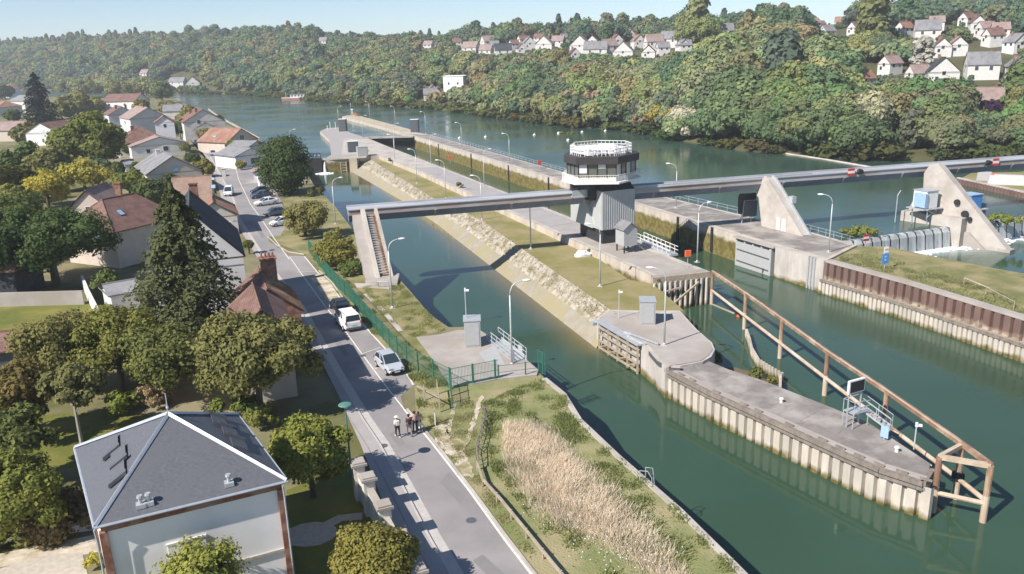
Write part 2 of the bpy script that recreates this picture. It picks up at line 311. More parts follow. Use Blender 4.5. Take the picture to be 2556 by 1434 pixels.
def crown_data(seed, R, Hc, z0, nl, nleaf, leaf, shape='round', core=.6, jit=.75):
    """crown of leafy lumps: R radius, Hc height of the foliage, z0 where it starts"""
    g = np.random.default_rng(seed); L = []
    gold = 2.399963; pa, pb = g.uniform(0, 6.28, 2)
    for i in range(nl):
        u = (i+.5)/nl; th = i*gold+g.normal()*.35
        if shape == 'round': ph = math.acos(1-1.72*u); rr = math.sin(ph); zz = math.cos(ph)
        elif shape == 'tall': zz = 1-2*u; rr = (1-abs(zz)**2.6)**.5*.95
        elif shape == 'cone': zz = 1-2*u; rr = (1-(zz+1)/2)**.8
        elif shape == 'flat': ph = math.acos(1-1.45*u); rr = math.sin(ph)**.6; zz = math.cos(ph)
        else: zz = 1-2*u; rr = 1
        k = g.uniform(.45, .84) if shape != 'cone' else g.uniform(.6, .85)
        lr = R*g.uniform(.17, .50)*(1.0 if nl < 30 else .82)
        if shape == 'cone': lr = R*(.18+.22*rr)
        if shape == 'tall': lr = R*g.uniform(.45, .65)
        c = np.array([math.cos(th)*rr*R*k, math.sin(th)*rr*R*k, z0+Hc*.5+zz*Hc*.5*.80*(k if shape in ('round', 'flat') else 1)])
        if shape in ('round', 'flat'): wv_ = 1+.16*math.sin(2*th+pa)+.12*math.sin(3*th+pb)+.1*math.sin(5*th+pa); c[:2] *= wv_; c[2] += Hc*.05*math.sin(2*th+pb)
        L.append((c, lr))
    L.append((np.array([0, 0, z0+Hc*.5]), min(R, Hc*.5)*.55))
    w_ = np.array([l[1]**2 for l in L]); w_ /= w_.sum(); C = []; N = []; S = []; T = []; ctr = np.array([0, 0, z0+Hc*.42])
    for (c, lr), ww in zip(L, w_):
        n = max(3, int(nleaf*ww)); d = g.normal(size=(n, 3)); d /= np.linalg.norm(d, axis=1)[:, None]
        o = c-ctr; o = o/(np.linalg.norm(o)+1e-6); flip = (d@o < -.35); d[flip] *= -1
        rad = lr*(g.uniform(.55, 1.12, n)+(g.random(n) < .12)*g.uniform(0, .28, n)); vs = np.array([1, 1, .78])
        C.append(c+d*rad[:, None]*vs); N.append(d+g.normal(size=(n, 3))*jit*.6+np.array([0, 0, .18])); S.append(leaf*g.uniform(.45, 1.5, n)); T.append(np.clip(g.normal(g.uniform(.25, .75), .2, n), 0, 1))
    V = []; F = []
    if core:
        for c, lr in L:
            b = MB(); b.ell(c, (lr*core, lr*core, lr*core*.76), 7, 4); k = len(V)
            bv = [tuple(np.array(v)+g.normal(size=3)*lr*.07) for v in b.v]; V += bv; F += [tuple(k+i for i in f) for f in b.f]
    return np.concatenate(C), np.concatenate(N), np.concatenate(S), np.concatenate(T), (V, F), L
def trunk_mb(h, r, lumps, seed=1, lean=0, n=7):
    g = random.Random(seed); b = MB(); top = Vector((g.uniform(-.3, .3)+lean, g.uniform(-.3, .3), h))
    b.tube([(0, 0, -.3), (0, 0, 0), (top.x*.3, top.y*.3, h*.5), top], [r*1.35, r*1.1, r*.8, r*.45], n)
    for c, lr in lumps[::max(1, len(lumps)//9)]:
        if c[2] > h*.5: s = Vector((top.x*.6, top.y*.6, min(h*.8, float(c[2])*.62))); e = Vector(c.tolist()); b.tube([s, s.lerp(e, .5)+Vector((0, 0, -.15*lr)), e], [r*.4, r*.25, r*.1], 5, False)
    return b
def tree(name, label, px, zc, rpx, hratio=1.0, shape='round', col=(.1, .1, .03), leaf=.34, nl=26, nleaf=9000, seed=1, z0=0.0, trunk=None, group=None, cat='tree', bark='bark', lowest=None, xy=None, jit=.75):
    """tree whose crown centre sits at photo position px when zc metres high"""
    p = G(px[0], px[1], zc); dist = np.linalg.norm(p-CC); R = rpx*dist/FPX; Hc = 2*R*hratio
    if xy is not None: p[0], p[1] = xy
    base = max(.2, zc-z0-Hc/2) if lowest is None else lowest; Hc = min(Hc, (zc-z0-base)*2) if zc-z0-base > .5 else Hc; base = max(base, zc-z0-Hc/2)
    cd = crown_data(seed, R, Hc, base, nl, nleaf, leaf, shape, jit=jit)
    root = thing(name, label, cat, (p[0], p[1], z0), group)
    me = leafmesh('crown', *cd[:4], mats['leaf'], cd[4]); o = bpy.data.objects.new('crown', me); COL.objects.link(o); o.parent = root; o.color = (*lc(col), 1)
    if trunk is not False:
        b = trunk_mb(base+Hc*.5, trunk or max(.12, R*.07), cd[5], seed)
        b.v = [(v[0]+p[0], v[1]+p[1], v[2]+z0) for v in b.v]; b.build('trunk', mats[bark], root)
    return root
def bush(name, label, px, z0, rpx, h, col, leaf=.22, n=1600, seed=3, group=None, cat='shrub', nl=9):
    p = G(px[0], px[1], z0+h*.4); R = rpx*np.linalg.norm(p-CC)/FPX
    cd = crown_data(seed, R, h*1.05, -.05*h, nl, n, leaf, 'round')
    me = leafmesh(name, *cd[:4], mats['leaf'], cd[4]); o = bpy.data.objects.new(name, me); COL.objects.link(o); o.location = (p[0], p[1], z0); o.color = (*lc(col), 1)
    return tag(o, label, cat, group)
def conifer(name, label, base, h, R, col, seed=5, z0=0, leaf=.28, droop=.25, per=46, whorl=40, low=.12, cat='tree', power=.85):
    g = np.random.default_rng(seed); C = []; N = []; S = []; T = []; tb = MB(); tb.tube([(0, 0, -.3), (0, 0, h*.5), (0, 0, h*.98)], [R*.075+.08, R*.045+.05, .03], 7)
    for i in range(whorl):
        f = (i+.5)/whorl; z = h*(low+(1-low)*f*.98); Lb = R*(1-f)**power*1.0+.25
        for k in range(6):
            a = g.uniform(0, 2*math.pi); l_ = Lb*g.uniform(.62, 1.08); t = g.uniform(.25, 1, per)**.8
            ax = np.array([math.cos(a), math.sin(a), 0]); sd = np.array([-ax[1], ax[0], 0])
            wv = l_*.26*(1-t*.6)*g.uniform(-1, 1, per)
            c = ax*(l_*t)[:, None]+sd*wv[:, None]; c[:, 2] = z+l_*(.22*np.sin(t*2.4)-droop*t*t)+g.normal(size=per)*.10
            C.append(c); N.append(np.tile([0, 0, .8], (per, 1))+ax*.5+g.normal(size=(per, 3))*.55); S.append(leaf*g.uniform(.6, 1.3, per)); T.append(np.clip(g.normal(g.uniform(.2, .7), .15, per)+t*.2-.1, 0, 1))
            if k < 3: tb.tube([(0, 0, z), tuple(ax*l_*.8+np.array([0, 0, z+l_*(.1-droop*.5)]))], [.05, .02], 4, False)
    b = MB(); m = 8
    for i in range(m): b.tube([(0, 0, h*(low+(1-low)*i/m)), (0, 0, h*(low+(1-low)*(i+1.2)/m))], [R*.4*(1-i/m)**(power+.3)+.02, R*.15*(1-i/m)**power], 8, False)
    root = thing(name, label, cat, (base[0], base[1], z0))
    me = leafmesh('crown', np.concatenate(C), np.concatenate(N), np.concatenate(S), np.concatenate(T), mats['leaf'], (b.v, b.f)); o = bpy.data.objects.new('crown', me); COL.objects.link(o); o.parent = root; o.color = (*lc(col), 1)
    tb.v = [(v[0]+base[0], v[1]+base[1], v[2]+z0) for v in tb.v]; tb.build('trunk', mats['bark'], root)
    return root
# ---------------------------------------------------------------- terrain
ZU, ZD = -1.2, -4.2                                   # upstream and downstream water levels
BANK = [(430, 233), (600, 237), (750, 248), (900, 262), (1000, 267), (1070, 272), (1150, 280), (1300, 302), (1450, 318), (1600, 330), (1700, 352), (1850, 376), (2000, 388), (2150, 398), (2300, 402), (2556, 398)]
bp_ = [G(x, y, ZU) for x, y in BANK]; BM = [p[0]/p[1] for p in bp_]; BY = [p[1] for p in bp_]
BM = [-1.6, -1.0, -.64]+BM+[.8, 1.3]; BY = [2300, 1600, 1180]+BY+[205, 205]
CM = [-1.6, -.64, -.45, -.3, -.12, .05, .25, .45, .7, 1.3]; CY = [2900, 1650, 1350, 1130, 900, 720, 640, 600, 590, 590]; CZ = [60, 58, 60, 55, 36, 34, 35, 41, 44, 46]
def ybank(m): return float(np.interp(m, BM, BY))
def terrain(X, Y):
    m = X/Y; yb = ybank(m); yc = float(np.interp(m, CM, CY)); zc = float(np.interp(m, CM, CZ)); t = (Y-yb)/(yc-yb)
    if t < 0: return max(-6, ZU+(Y-yb)*.5)
    if t < 1: z = zc*(1-(1-t)**1.75)*(1 if t > .03 else .55+.45*t/.03)
    else: z = zc*(1+.04*min(t-1, 2))
    if Y > yb+8: z += 2.2*math.sin(X*.018+Y*.011)*min(1, t*4)
    return z-.6+max(0, .4-t*10)*0
def hit(px, py):
    d = fw*FPX+RV*(px-1278)+UV*(717-py); d = d/d[1]
    Y = ybank(d[0]*1.0)
    while Y < 3200:
        p = CC+d*Y
        if p[2] <= terrain(p[0], Y): return p[0], Y, terrain(p[0], Y)
        Y += 1.5+Y*.002
    return None
ms = np.concatenate([np.linspace(-.95, -.7, 10), np.linspace(-.68, .8, 150), np.linspace(.82, 1.3, 10)])
tv = []; tf = []; NT = 62
ts = np.concatenate([[-.04, -.015, 0, .01, .03], np.linspace(.05, 1.1, 42), [1.2, 1.4, 1.6]])
for m in ms:
    yb = ybank(m); yc = float(np.interp(m, CM, CY))
    for t in ts:
        Y = yb+(yc-yb)*t; tv.append((m*Y, Y, terrain(m*Y, Y)))
nT = len(ts)
for i in range(len(ms)-1):
    for j in range(nT-1): tf.append((i*nT+j, (i+1)*nT+j, (i+1)*nT+j+1, i*nT+j+1))
hb = MB(); hb.add(tv, tf); o = struct('hills', hb, mats['forest'])
o.data.polygons.foreach_set('use_smooth', [True]*len(o.data.polygons))
# ---------------------------------------------------------------- lock axis lines (metres)
def LL(y): return -35.9-.391*(y-253)                   # chamber left wall
def LR(y): return -35.5-.391*(y-296)                   # chamber right wall
def LP(y): return -37.2-.387*(y-238)                   # outer edge of the raised island platform
AX = np.array([.364, -.931]); NX = np.array([.931, .364])
# left land
shore = [g2(*q) for q in [(1960, 1560), (1860, 1434), (1700, 1275), (1545, 1140), (1450, 1050), (1410, 985), (1365, 950), (1344, 928), (1299, 889)]]+[(-4.0, 79.2), (-6.7, 79.3), (-9.2, 84.1), (-15.3, 101.0), (-26.2, 131.4), (-33.9, 154.5), (-43.9, 181.3), (-56.5, 222), (-70, 251), (-92.5, 301), (-142, 405), (-278, 693), (-430, 800), (-900, 1000), (-2300, 1500)]
land = shore+[(-2300, -90), (30, -90), (22, 20)]
b = MB(); b.prism(land, -8, 0.0); b.f = b.f[1:]; struct('ground', b, mats['village'])
# water: upper pool and lower channels
b = MB(); up = [(-58.5, 233.0), (-47.5, 233.0), (-58.5, 290), (-31, 287.5), (LR(260)+1.5, 260), (LR(160)+1.5, 160), (36, 122), (50, 117), (68.5, 124.5), (120, 143), (420, 160), (900, 200), (1350, 500), (1350, 2380), (-2380, 2380), (-2380, 900), (-600, 500), (-200, 350)]
b = sheet(up, ZU); struct('river', b, mats['river'])
RW = [(-46.7, 236.6), (-24.7, 182.2), (-14.2, 153.6), (-1.6, 115.1), (9.2, 83.6)]
def segd(p, line):
    best = 1e9
    for a, c in zip(line, line[1:]):
        a = np.array(a); d = np.array(c)-a; t = np.clip(np.dot(p-a, d)/d.dot(d), 0, 1); best = min(best, np.hypot(*(p-a-d*t)))
    return best
gx = np.concatenate([np.linspace(-70, 60, 131), [80, 120, 200, 300]]); gy = np.concatenate([[-20, 10], np.linspace(30, 240, 141), [292]])
# keep the lower pool inside the lock works: it is simply covered by walls, land and the upper pool's bed
vs = [(x, y, ZD) for x in gx for y in gy]; ny = len(gy); fs = [(i*ny+j, (i+1)*ny+j, (i+1)*ny+j+1, i*ny+j+1) for i in range(len(gx)-1) for j in range(ny-1)]
b = MB(); b.add(vs, fs); o = struct('canal', b, mats['canal'])
WT = [(50, 117.5), (69, 124.6), (120, 143.6)]
at = o.data.color_attributes.new('silt', 'FLOAT_COLOR', 'POINT'); cv = np.zeros((len(vs), 4), np.float32)
for i, v in enumerate(vs):
    d = segd(np.array(v[:2]), RW); cv[i, 0] = max(0, 1-d/4.5)**1.4*.9
    if v[0] > 44 and v[1] > 100:
        d = segd(np.array(v[:2]), WT); cv[i, 1] = max(0, 1-d/7)**2.5*1.3
at.data.foreach_set('color', cv.ravel())
# bed under the upper pool so that it reads solid from the chamber side
struct('river_bed', sheet([(-20, 140), (LR(296)+3, 296), (LR(160)+3, 160), (LR(122)+3, 122), (50, 119.5), (120, 145), (300, 150), (300, 700), (-100, 700)], -5.2), mats['soil'])
# ---------------------------------------------------------------- lock: island, walls, riprap
isl = [(LP(y), y) for y in (238, 200, 160, 120, 95.7)]
plat = [(-52, 231.5), (-37.2, 234.5)]+isl[1:]+[(24.9, 97.9), (LL(120), 120), (LL(160), 160), (LL(253), 253), (-48.0, 285), (-60.5, 314), (-68.8, 339), (-74, 336), (-73.5, 322), (-62, 285), (-52.0, 240)]
b = MB(); b.prism(plat, -5, 0.0); b.f = b.f[1:]; o = b.build('island_quay', mats['wall'])
tag(o, 'long raised concrete lock island between the lock chamber and the left canal', 'quay wall')
pt = MB(); pt.prism(offset(plat, 0), 0.004, .03); pt.f = [pt.f[1]]; pt.v = [(v[0], v[1], .012) for v in pt.v]; struct('quay_paving', pt, mats['asphalt2'])
tp = [(-49, 240), (-37.2, 234.5), (LP(205), 205), (LL(205), 205), (LL(253), 253), (-48.2, 284), (-58, 290)]
struct('white_quay_paving', sheet(tp, .03), mats['conc_l'])
struct('tower_forecourt', sheet([(LP(124)+.4, 124), (LP(96.5)+.6, 96.5), (24.5, 98.3), (LL(110)-.4, 110), (LL(124)-.4, 124)], .03), mats['conc'])
struct('quay_coping', ribbon([(LL(y)-.45, y) for y in (252, 200, 150, 110, 99)], .9, .045, ribbon([(LP(y)+.35, y) for y in (233, 200, 160, 120, 96.5)], .7, .045)), mats['conc_l'])
# pale slabs where the joints of the deck show
b = MB()
for y in range(128, 232, 13): ribbon([(LP(y)+.9, y), (LL(y)-1.0, y+3.5)], .16, .05, b)
struct('deck_joints', b, mats['conc_l'])
# grass terrace and riprap
crest = [(-40.3, 236), (-15.8, 165.3), (-5.2, 140.7), (2.0, 116.5), (6.4, 101.8), (10.6, 87.0)]
ig = crest+[g2(1640, 775, -1.1), g2(1706, 775, -1.1), (17.6, 97), (15.0, 99)]+[(LP(y)-.0, y) for y in (110, 160, 236)]
b = MB(); b.prism(ig, -5, -1.1); b.f = b.f[1:]; struct('island_grass', b, mats['isl'])
# riprap: rough upper half of limed stone, smooth lower apron
rg = np.random.default_rng(11); vs = []; fs = []; NU, NV = 420, 16
def along(line, f):
    L = [np.array(p, float) for p in line]; s = [0]
    for a, c in zip(L, L[1:]): s.append(s[-1]+np.hypot(*(c-a)))
    t = f*s[-1]; return np.array([np.interp(t, s, [p[0] for p in L]), np.interp(t, s, [p[1] for p in L])])
cr2 = crest[:-1]+[(11.6, 84.6)]; rw2 = RW[:-1]+[(9.0, 82.9)]
ridge = rg.normal(size=(NU+1, NV+1))
for i in range(NU+1):
    f = i/NU; p = along(cr2, f); q = along(rw2, f); q = q+(q-p)*.25
    for j in range(NV+1):
        u = j/NV; c = p+(q-p)*u; z = -1.05+(ZD-.8+1.05)*u; a = .11 if .03 < u < .40 else .008
        c = c+rg.normal(size=2)*a*.9; vs.append((c[0], c[1], z+ridge[i, j]*a))
for i in range(NU):
    for j in range(NV): k = i*(NV+1)+j; fs.append((k, k+1, k+NV+2, k+NV+1))
b = MB()
b.v = vs; b.f = fs; b.mi = [0 if (i % NV) < 7 else 1 for i in range(len(fs))]; o = b.build('riprap_slope', [mats['riprap'], mats['apron']]); tag(o, kind='structure')
st = MB(); g = random.Random(3)
for i in range(4200):
    f = g.random(); u = g.uniform(.0, .40); p = along(cr2, f); q = along(rw2, f); c = p+(q-p)*u; z = -1.05+(ZD+1.05)*u; r = g.uniform(.08, .27)
    k = len(st.v); n0 = MB(); n0.ell((c[0], c[1], z), (r, r*g.uniform(.6, 1), r*.6), 5, 3); st.add([(v[0]+g.uniform(-.1, .1)*r, v[1]+g.uniform(-.1, .1)*r, v[2]) for v in n0.v], n0.f)
tag(st.build('rubble_stones', mats['riprap']), 'pale limed rubble stones covering the upper riprap slope', 'rubble', kind='stuff')
# lock right wall
ro = [(-78.7, 409.1), (-38.5, 322)]
b = MB(); b.prism([(LR(y), y) for y in (296, 200, 160, 117.5)]+[(38.6, 107.2), (41.0, 101.5), (48.3, 109.4), (44.8, 119.2), (38.8, 133), (LR(180)+6.6, 180), (LR(293)+6.9, 293), (-34, 305), (-38.6, 321), (-72, 404), (-79.5, 411), (-80.5, 403), (-40.2, 309)], -6, 0)
o = b.build('lock_wall', mats['wall']); tag(o, 'long concrete wall of the lock chamber on its river side', 'quay wall')
struct('lock_wall_paving', sheet([(LR(y)+.9, y) for y in (300, 200, 118.6)]+[(39.5, 107.8), (41.6, 103), (47.4, 109.3), (44.2, 119), (38.2, 132.6), (LR(180)+6.0, 180), (LR(293)+6.3, 293)], .012), mats['conc_d'])
struct('lock_wall_coping', ribbon([(LR(y)+.5, y) for y in (296, 200, 160, 119)], 1.0, .03), mats['conc_l'])
struct('guide_wall_paving', sheet([(-35.5, 306), (-38.9, 320), (-72, 403), (-79, 409.5), (-79.9, 404), (-40.5, 310)], .02), mats['conc_y'])
# mooring recesses down the chamber wall
for i, y in enumerate((262, 232, 205, 182, 163, 147, 133, 124)):
    x = LR(y); rb = MB(); rb.box((x-.02, y, -2.0), (.35, .5, 3.9), math.atan2(AX[1], AX[0])+math.pi/2)
    o = rb.build('ladder_recess', mats['black']); tag(o, 'dark ladder slot let into the mossy chamber wall', 'ladder', 'ladder slots in the lock chamber wall')
def railing(name, label, line, h=1.0, z=0.0, step=2.0, r=.03, mat='galv', group=None, rails=(1, .55)):
    t = thing(name, label, 'railing', (line[0][0], line[0][1], z), group); b = MB()
    for p, d in walk(line, step): b = MB(); b.tube([(p[0], p[1], z), (p[0], p[1], z+h)], r, 4); b.build('post', mats[mat], t)
    b = MB()
    for k in rails: b.tube([(p[0], p[1], z+h*k) for p in line], r*.9, 4)
    b.build('rails', mats[mat], t); return t
railing('guard_railing', 'thin grey railing along the river edge of the lock wall', [(LR(y)+6.5, y) for y in (290, 230, 180)]+[(38.5, 134)], 1.05, 0, 2.6, .035)
railing('guard_railing', 'grey railing on the lock head beside the left end of the weir', [(44.4, 119.6), (46.3, 114.5), (48.0, 109.8)], 1.05, 0, 1.6, .03)
# lock head on the right: gate leaf in its recess
hp = lambda t: np.array([33.7, 117.7])+(np.array([41.0, 101.3])-np.array([33.7, 117.7]))*t
t_ = thing('lock_gate', 'grey steel lock gate leaf folded into the recess of the right lock head', 'lock gate', (36, 113, ZD))
d = np.array([41.0-33.7, 101.3-117.7]); d = d/np.hypot(*d); nL = np.array([d[1], -d[0]])
def onwall(t, off, z): p = hp(t)+nL*off; return (p[0], p[1], z)
b = MB(); b.hexa([onwall(.05, .75, ZD-.5), onwall(.05, .1, ZD-.5), onwall(.47, .1, ZD-.5), onwall(.47, .75, ZD-.5), onwall(.05, .75, -.35), onwall(.05, .1, -.35), onwall(.47, .1, -.35), onwall(.47, .75, -.35)]); b.build('gate_skin', mats['box'], t_)
b = MB()
for z in (-3.4, -1.7): b.bar(onwall(.07, .8, z), onwall(.45, .8, z-.1), .14, .12)
b.build('gate_rib', mats['boxd'], t_)
b = MB()
for k in range(4): b.bar(onwall(.07+.1*k, .9, -.2), onwall(.15+.1*k, .9, -.2), .25, .18)
b.build('rubbing_strip', mats['black'], t_)
b = MB(); b.prism([onwall(.02, .95, 0)[:2], onwall(.5, .95, 0)[:2], onwall(.5, -.1, 0)[:2], onwall(.02, -.1, 0)[:2]], -.12, .06); b.build('walkway', mats['conc'], t_)
b = MB(); b.prism([onwall(.50, .55, 0)[:2], onwall(1.0, .55, 0)[:2], onwall(1.0, -.3, 0)[:2], onwall(.50, -.3, 0)[:2]], -6, .05); tag(b.build('lock_head_block', mats['wall_low']), 'pale streaked concrete block between the gate leaf and the rusty piles', 'quay wall')
b = MB()
for k in range(3): b = MB(); b.box((*(hp(.86+.03*k)+nL*.62), -2.1), (.22, .22, 4.6), math.atan2(d[1], d[0])); tag(b.build('fender_post', mats['galv']), 'grey steel fender post on the corner of the pale lock head', 'fender', 'fender posts on the lock head')
# ---------------------------------------------------------------- grassy spit with rusty sheet piling
rp = [(41.0, 101.3), (46.2, 90.3), (51.6, 75.9), (56.5, 60), (62, 40)]
sp = [(41.2, 101.5), (44, 105.5), (48.3, 109.6), (52.5, 109), (55, 104), (60, 96), (66, 88), (74, 72), (80, 40), (62.9, 39.8), (57.1, 60.4), (52.2, 76.3), (46.8, 90.8), (41.9, 101.6)]
b = MB(); vs = []
b.prism([(p[0], p[1]) for p in sp], -6, lambda p: -.25); b.f = b.f[1:]; o = struct('spit_grass', b, mats['grass'])
t = thing('rusty_pile_wall', 'rusty brown sheet pile wall below the grassy spit, pale at its foot', 'pile wall', (41, 101.3, ZD))
pile_wall(offset(rp, .15)[::-1], -2.35, -.12, 1.15, .5).build('piling', mats['pile_r'], t)
pile_wall(offset(rp, -.75)[::-1], ZD-.6, -2.5, .62, .25).build('lower_piling', mats['pile_l'], t)
b = MB(); ribbon(offset(rp, -.35), 1.3, -2.38, b); b.build('ledge', mats['timber_l'], t)
b = MB()
for a, c in zip(offset(rp, -.95), offset(rp, -.95)[1:]): b.bar((*a, -2.45), (*c, -2.45), .3, .3)
b.build('waling', mats['timber'], t)
b = MB()
for a, c in zip(offset(rp, .25), offset(rp, .25)[1:]): b.bar((*a, -.02), (*c, -.02), 1.1, .28)
b.build('capping', mats['conc'], t)
# ---------------------------------------------------------------- long pier in the foreground, its rounded head and the small lock beside it
def qv(z, *q): return [g2(a[0], a[1], z) for a in q]
head = [(9.2, 84.2), (12.4, 76.6), (14.6, 71.6), (13.9, 69.2), (15.5, 70.1), (17.6, 70.4), (18.7, 71.6), (19.5, 73.4), (19.7, 75.4), (19.1, 79.5), (18.7, 85.9), (17.6, 97.4), (14.8, 96), (12.4, 90.5), (10.9, 87)]
b = MB(); b.prism([(9.2, 84.2), (12.4, 76.4), (13.5, 72.2), (13.9, 69.2), (15.5, 69.6), (17.6, 70.4), (18.7, 71.6), (19.5, 73.4), (19.7, 75.4), (19.1, 79.5), (18.7, 85.9), (17.7, 95.6), (15, 95), (12.4, 90.5), (10.9, 87)], -6, -1.1-.03)
tag(b.build('pier_head', mats['wall_low']), 'rounded pale concrete head between the island grass and the long pier', 'quay wall')
struct('pier_head_paving', sheet([(9.4, 84.0), (12.5, 76.8), (13.7, 72.0), (14.1, 69.5), (15.5, 69.8), (17.5, 70.6), (18.5, 71.8), (19.3, 73.5), (19.5, 75.4), (18.9, 79.5), (18.55, 83.9), (15.6, 85.2), (13.2, 85.6), (11, 86.6)], -1.08), mats['conc'])
pe = [(14.1, 69.6), (16.8, 64.3), (20.0, 59.0), (23.7, 52.8), (25.3, 50.3), (27.3, 48.3)]
pr = [(28.9, 50.6), (27.4, 57.4), (25.2, 61.0), (21.9, 66.2), (19.6, 69.0), (18.3, 71.2)]
t = thing('long_pier', 'long narrow pier of pale sheet piles with a grey concrete deck in the foreground', 'pier', (14, 69, ZD))
b = MB(); b.prism(offset(pe, .35)+pr, -6, -1.4); b.f = [f for f in b.f[1:]]; b.build('deck', mats['conc_d'], t)
pile_wall(offset(pe, .3), ZD-.6, -1.75, .92, -.34).build('piling', mats['pile_l'], t)
pile_wall([pe[-1], (28.4, 49.6), pr[0]], ZD-.6, -1.75, .9, -.12).build('end_piling', mats['pile_l'], t)
b = MB()
L2 = offset(pe, -.12)+[(28.7, 49.9)]
for a, c in zip(L2, L2[1:]):
    for z, w_ in ((-1.55, .34), (-1.95, .22)): b.bar((*a, z), (*c, z), w_, w_)
b.build('waling', mats['timber'], t)
b = MB()
for a, c in zip(offset(pe, .38), offset(pe, .38)[1:]): b.bar((*a, -1.42), (*c, -1.42), .6, .16)
b.build('edge_beam', mats['conc'], t)
g = random.Random(5); b = MB()
for p, d in walk(offset(pe, .12), 1.55):
    if g.random() < .8: b = MB(); b.bar((*p, -1.28), (*(p+d*.8), -1.28), .16, .12); b.build('timber_block', mats['timber'], t)
for q in ((1950, 1005), (2238, 1128)):
    p = G(*q, -1.4); bb = MB(); bb.tube([(p[0], p[1], -1.4), (p[0], p[1], -1.1)], [.14, .11], 8); bb.tube([(p[0], p[1], -1.1), (p[0], p[1], -1.0)], [.19, .17], 8)
    tag(bb.build('bollard', mats['white']), 'white mooring bollard %s the long pier' % ('midway along' if q[0] < 2000 else 'near the pointed tip of'), 'bollard')
b = MB()
for (p, d), k in zip(walk([((a[0]+c[0])/2, (a[1]+c[1])/2) for a, c in zip(pe, pr[::-1])][1:], 3.1), range(9)): n_ = np.array([-d[1], d[0]]); b.bar((*(p-n_*1.25+d*.3), -1.398), (*(p+n_*1.1), -1.398), .05, .012)
struct('deck_joint_lines', b, mats['timber'])
# small lock gate folded against the head
gp = lambda t, z, o=0: (*(np.array([10.0, 82.9])+(np.array([13.0, 75.6])-np.array([10.0, 82.9]))*t+np.array([-.93, -.38])*o), z)
t = thing('small_lock_gate', 'open lattice gate leaf of grey timber and steel folded against the pier head', 'lock gate', gp(.5, ZD, 1))
b = MB()
for k in range(5): b = MB(); b.bar(gp(k/4, ZD-.3, .75), gp(k/4, -1.15, .75), .2); b.build('gate_post', mats['timber_l'], t)
b = MB()
for z in (-3.9, -3.1, -2.3, -1.6): b.bar(gp(0, z, .8), gp(1, z, .8), .18)
for k in range(4): b.bar(gp(k/4, -3.9, .8), gp((k+1)/4, -3.1, .8), .12)
b.build('gate_rail', mats['timber_l'], t)
b = MB(); b.prism([gp(-.06, 0, 1.0)[:2], gp(1.04, 0, 1.0)[:2], gp(1.04, 0, .1)[:2], gp(-.06, 0, .1)[:2]], -1.14, -.98); b.build('gate_walkway', mats['galv'], t)
b = MB(); b.bar(gp(.55, -.9, .2), gp(1.15, -.9, -.9), .16); b.bar(gp(.7, -.9, .5), gp(1.1, -.9, .3), .2); b.build('gate_arm', mats['galv'], t)
b = MB(); b.bar(gp(-.1, -1.3, 1.15), gp(-.02, -1.3, 1.15), .5, .35); b.build('gate_heel', mats['galv'], t)
b = MB()
L3 = [(12.95, 76.0), (13.3, 73.4), (13.6, 71.0), (14.4, 69.2), (15.2, 69.0)]
for a, c in zip(L3, L3[1:]): b.bar((*a, -1.35), (*c, -1.35), .3, .5)
tag(b.build('rubbing_band', mats['boxd']), 'dark fender band round the corner of the pale pier head', 'fender')
b = MB(); 
for a, c in zip(L3, L3[1:]): b.bar((*a, -1.02), (*c, -1.02), .42, .12)
tag(b.build('edge_trim', mats['conc_l']), 'pale concrete edging on top of the dark fender band', 'fender')
# ---------------------------------------------------------------- end of the raised platform: timber beam over old piles
E0 = np.array([17.3, 95.8]); E1 = np.array([24.9, 97.9])
t = thing('platform_end_wall', 'weathered beam over short old piles closing the end of the lock island', 'pile wall', (E0[0], E0[1], ZD))
b = MB(); b.bar((*E0, -.35), (*E1, -.35), .55, .75); b.build('beam', mats['timber_l'], t)
b = MB()
for k in range(11):
    p = E0+(E1-E0)*(k+.4)/11; b = MB(); b.tube([(p[0], p[1]-.25, ZD-.5), (p[0], p[1]-.25, -.7)], .2, 6); b.build('pile', mats['pile_l'], t)
b = MB(); b.bar((19.2, 94.6, -3.6), (23.4, 97.0, -1.1), .22); b.bar((18.2, 95.4, -1.9), (21.0, 96.2, -1.5), .2); b.build('brace', mats['timber_l'], t)
# ---------------------------------------------------------------- steel guide frame in the water
t = thing('guide_frame', 'long rusty steel guide frame on posts running beside the pier', 'fender frame', (25.2, 97.5, ZD))
PT = [(25.2, 97.5), (26.55, 87.7), (27.6, 78.4), (28.6, 68.8), (29.9, 59.8), (30.95, 50.6)]
for p in PT+[(28.55, 49.0), (31.2, 47.6)]:
    b = MB(); b.tube([(*p, ZD-.6), (*p, 0)], .21, 10); o = b.build('post', mats['rust'], t); 
    b = MB(); b.tube([(*p, ZD-.5), (*p, -2.2)], .218, 10); b.build('pale_sleeve', mats['rust_l'], o)
b = MB()
for a, c in zip(PT, PT[1:]+[(31.2, 47.6)]): b.bar((*a, .05), (*c, .05), .34, .3)
b.build('top_beam', mats['rust'], t)
b = MB()
for a, c in zip(PT, PT[1:]): b.bar((a[0]-.1, a[1], .21), (c[0]-.1, c[1], .21), .14, .05)
b.bar((28.55, 49.0, 0), (31.2, 47.6, 0), .3, .32); b.bar((28.55, 49.0, 0), (30.95, 50.6, 0), .28, .3); b.build('cross_beam', mats['rust_l'], t)
b = MB(); b.tube([(25.2, 97.5, -2.4), (28.6, 68.8, -2.5), (30.95, 50.6, -2.6), (31.2, 47.6, -2.6)], .17, 8); b.tube([(28.55, 49, -2.7), (31.2, 47.6, -2.8)], .17, 8); b.build('lower_tube', mats['rust_l'], t)
b = MB(); b.box((30.95, 50.6, -2.4), (.6, .6, .5)); b.build('collar', mats['black'], t)
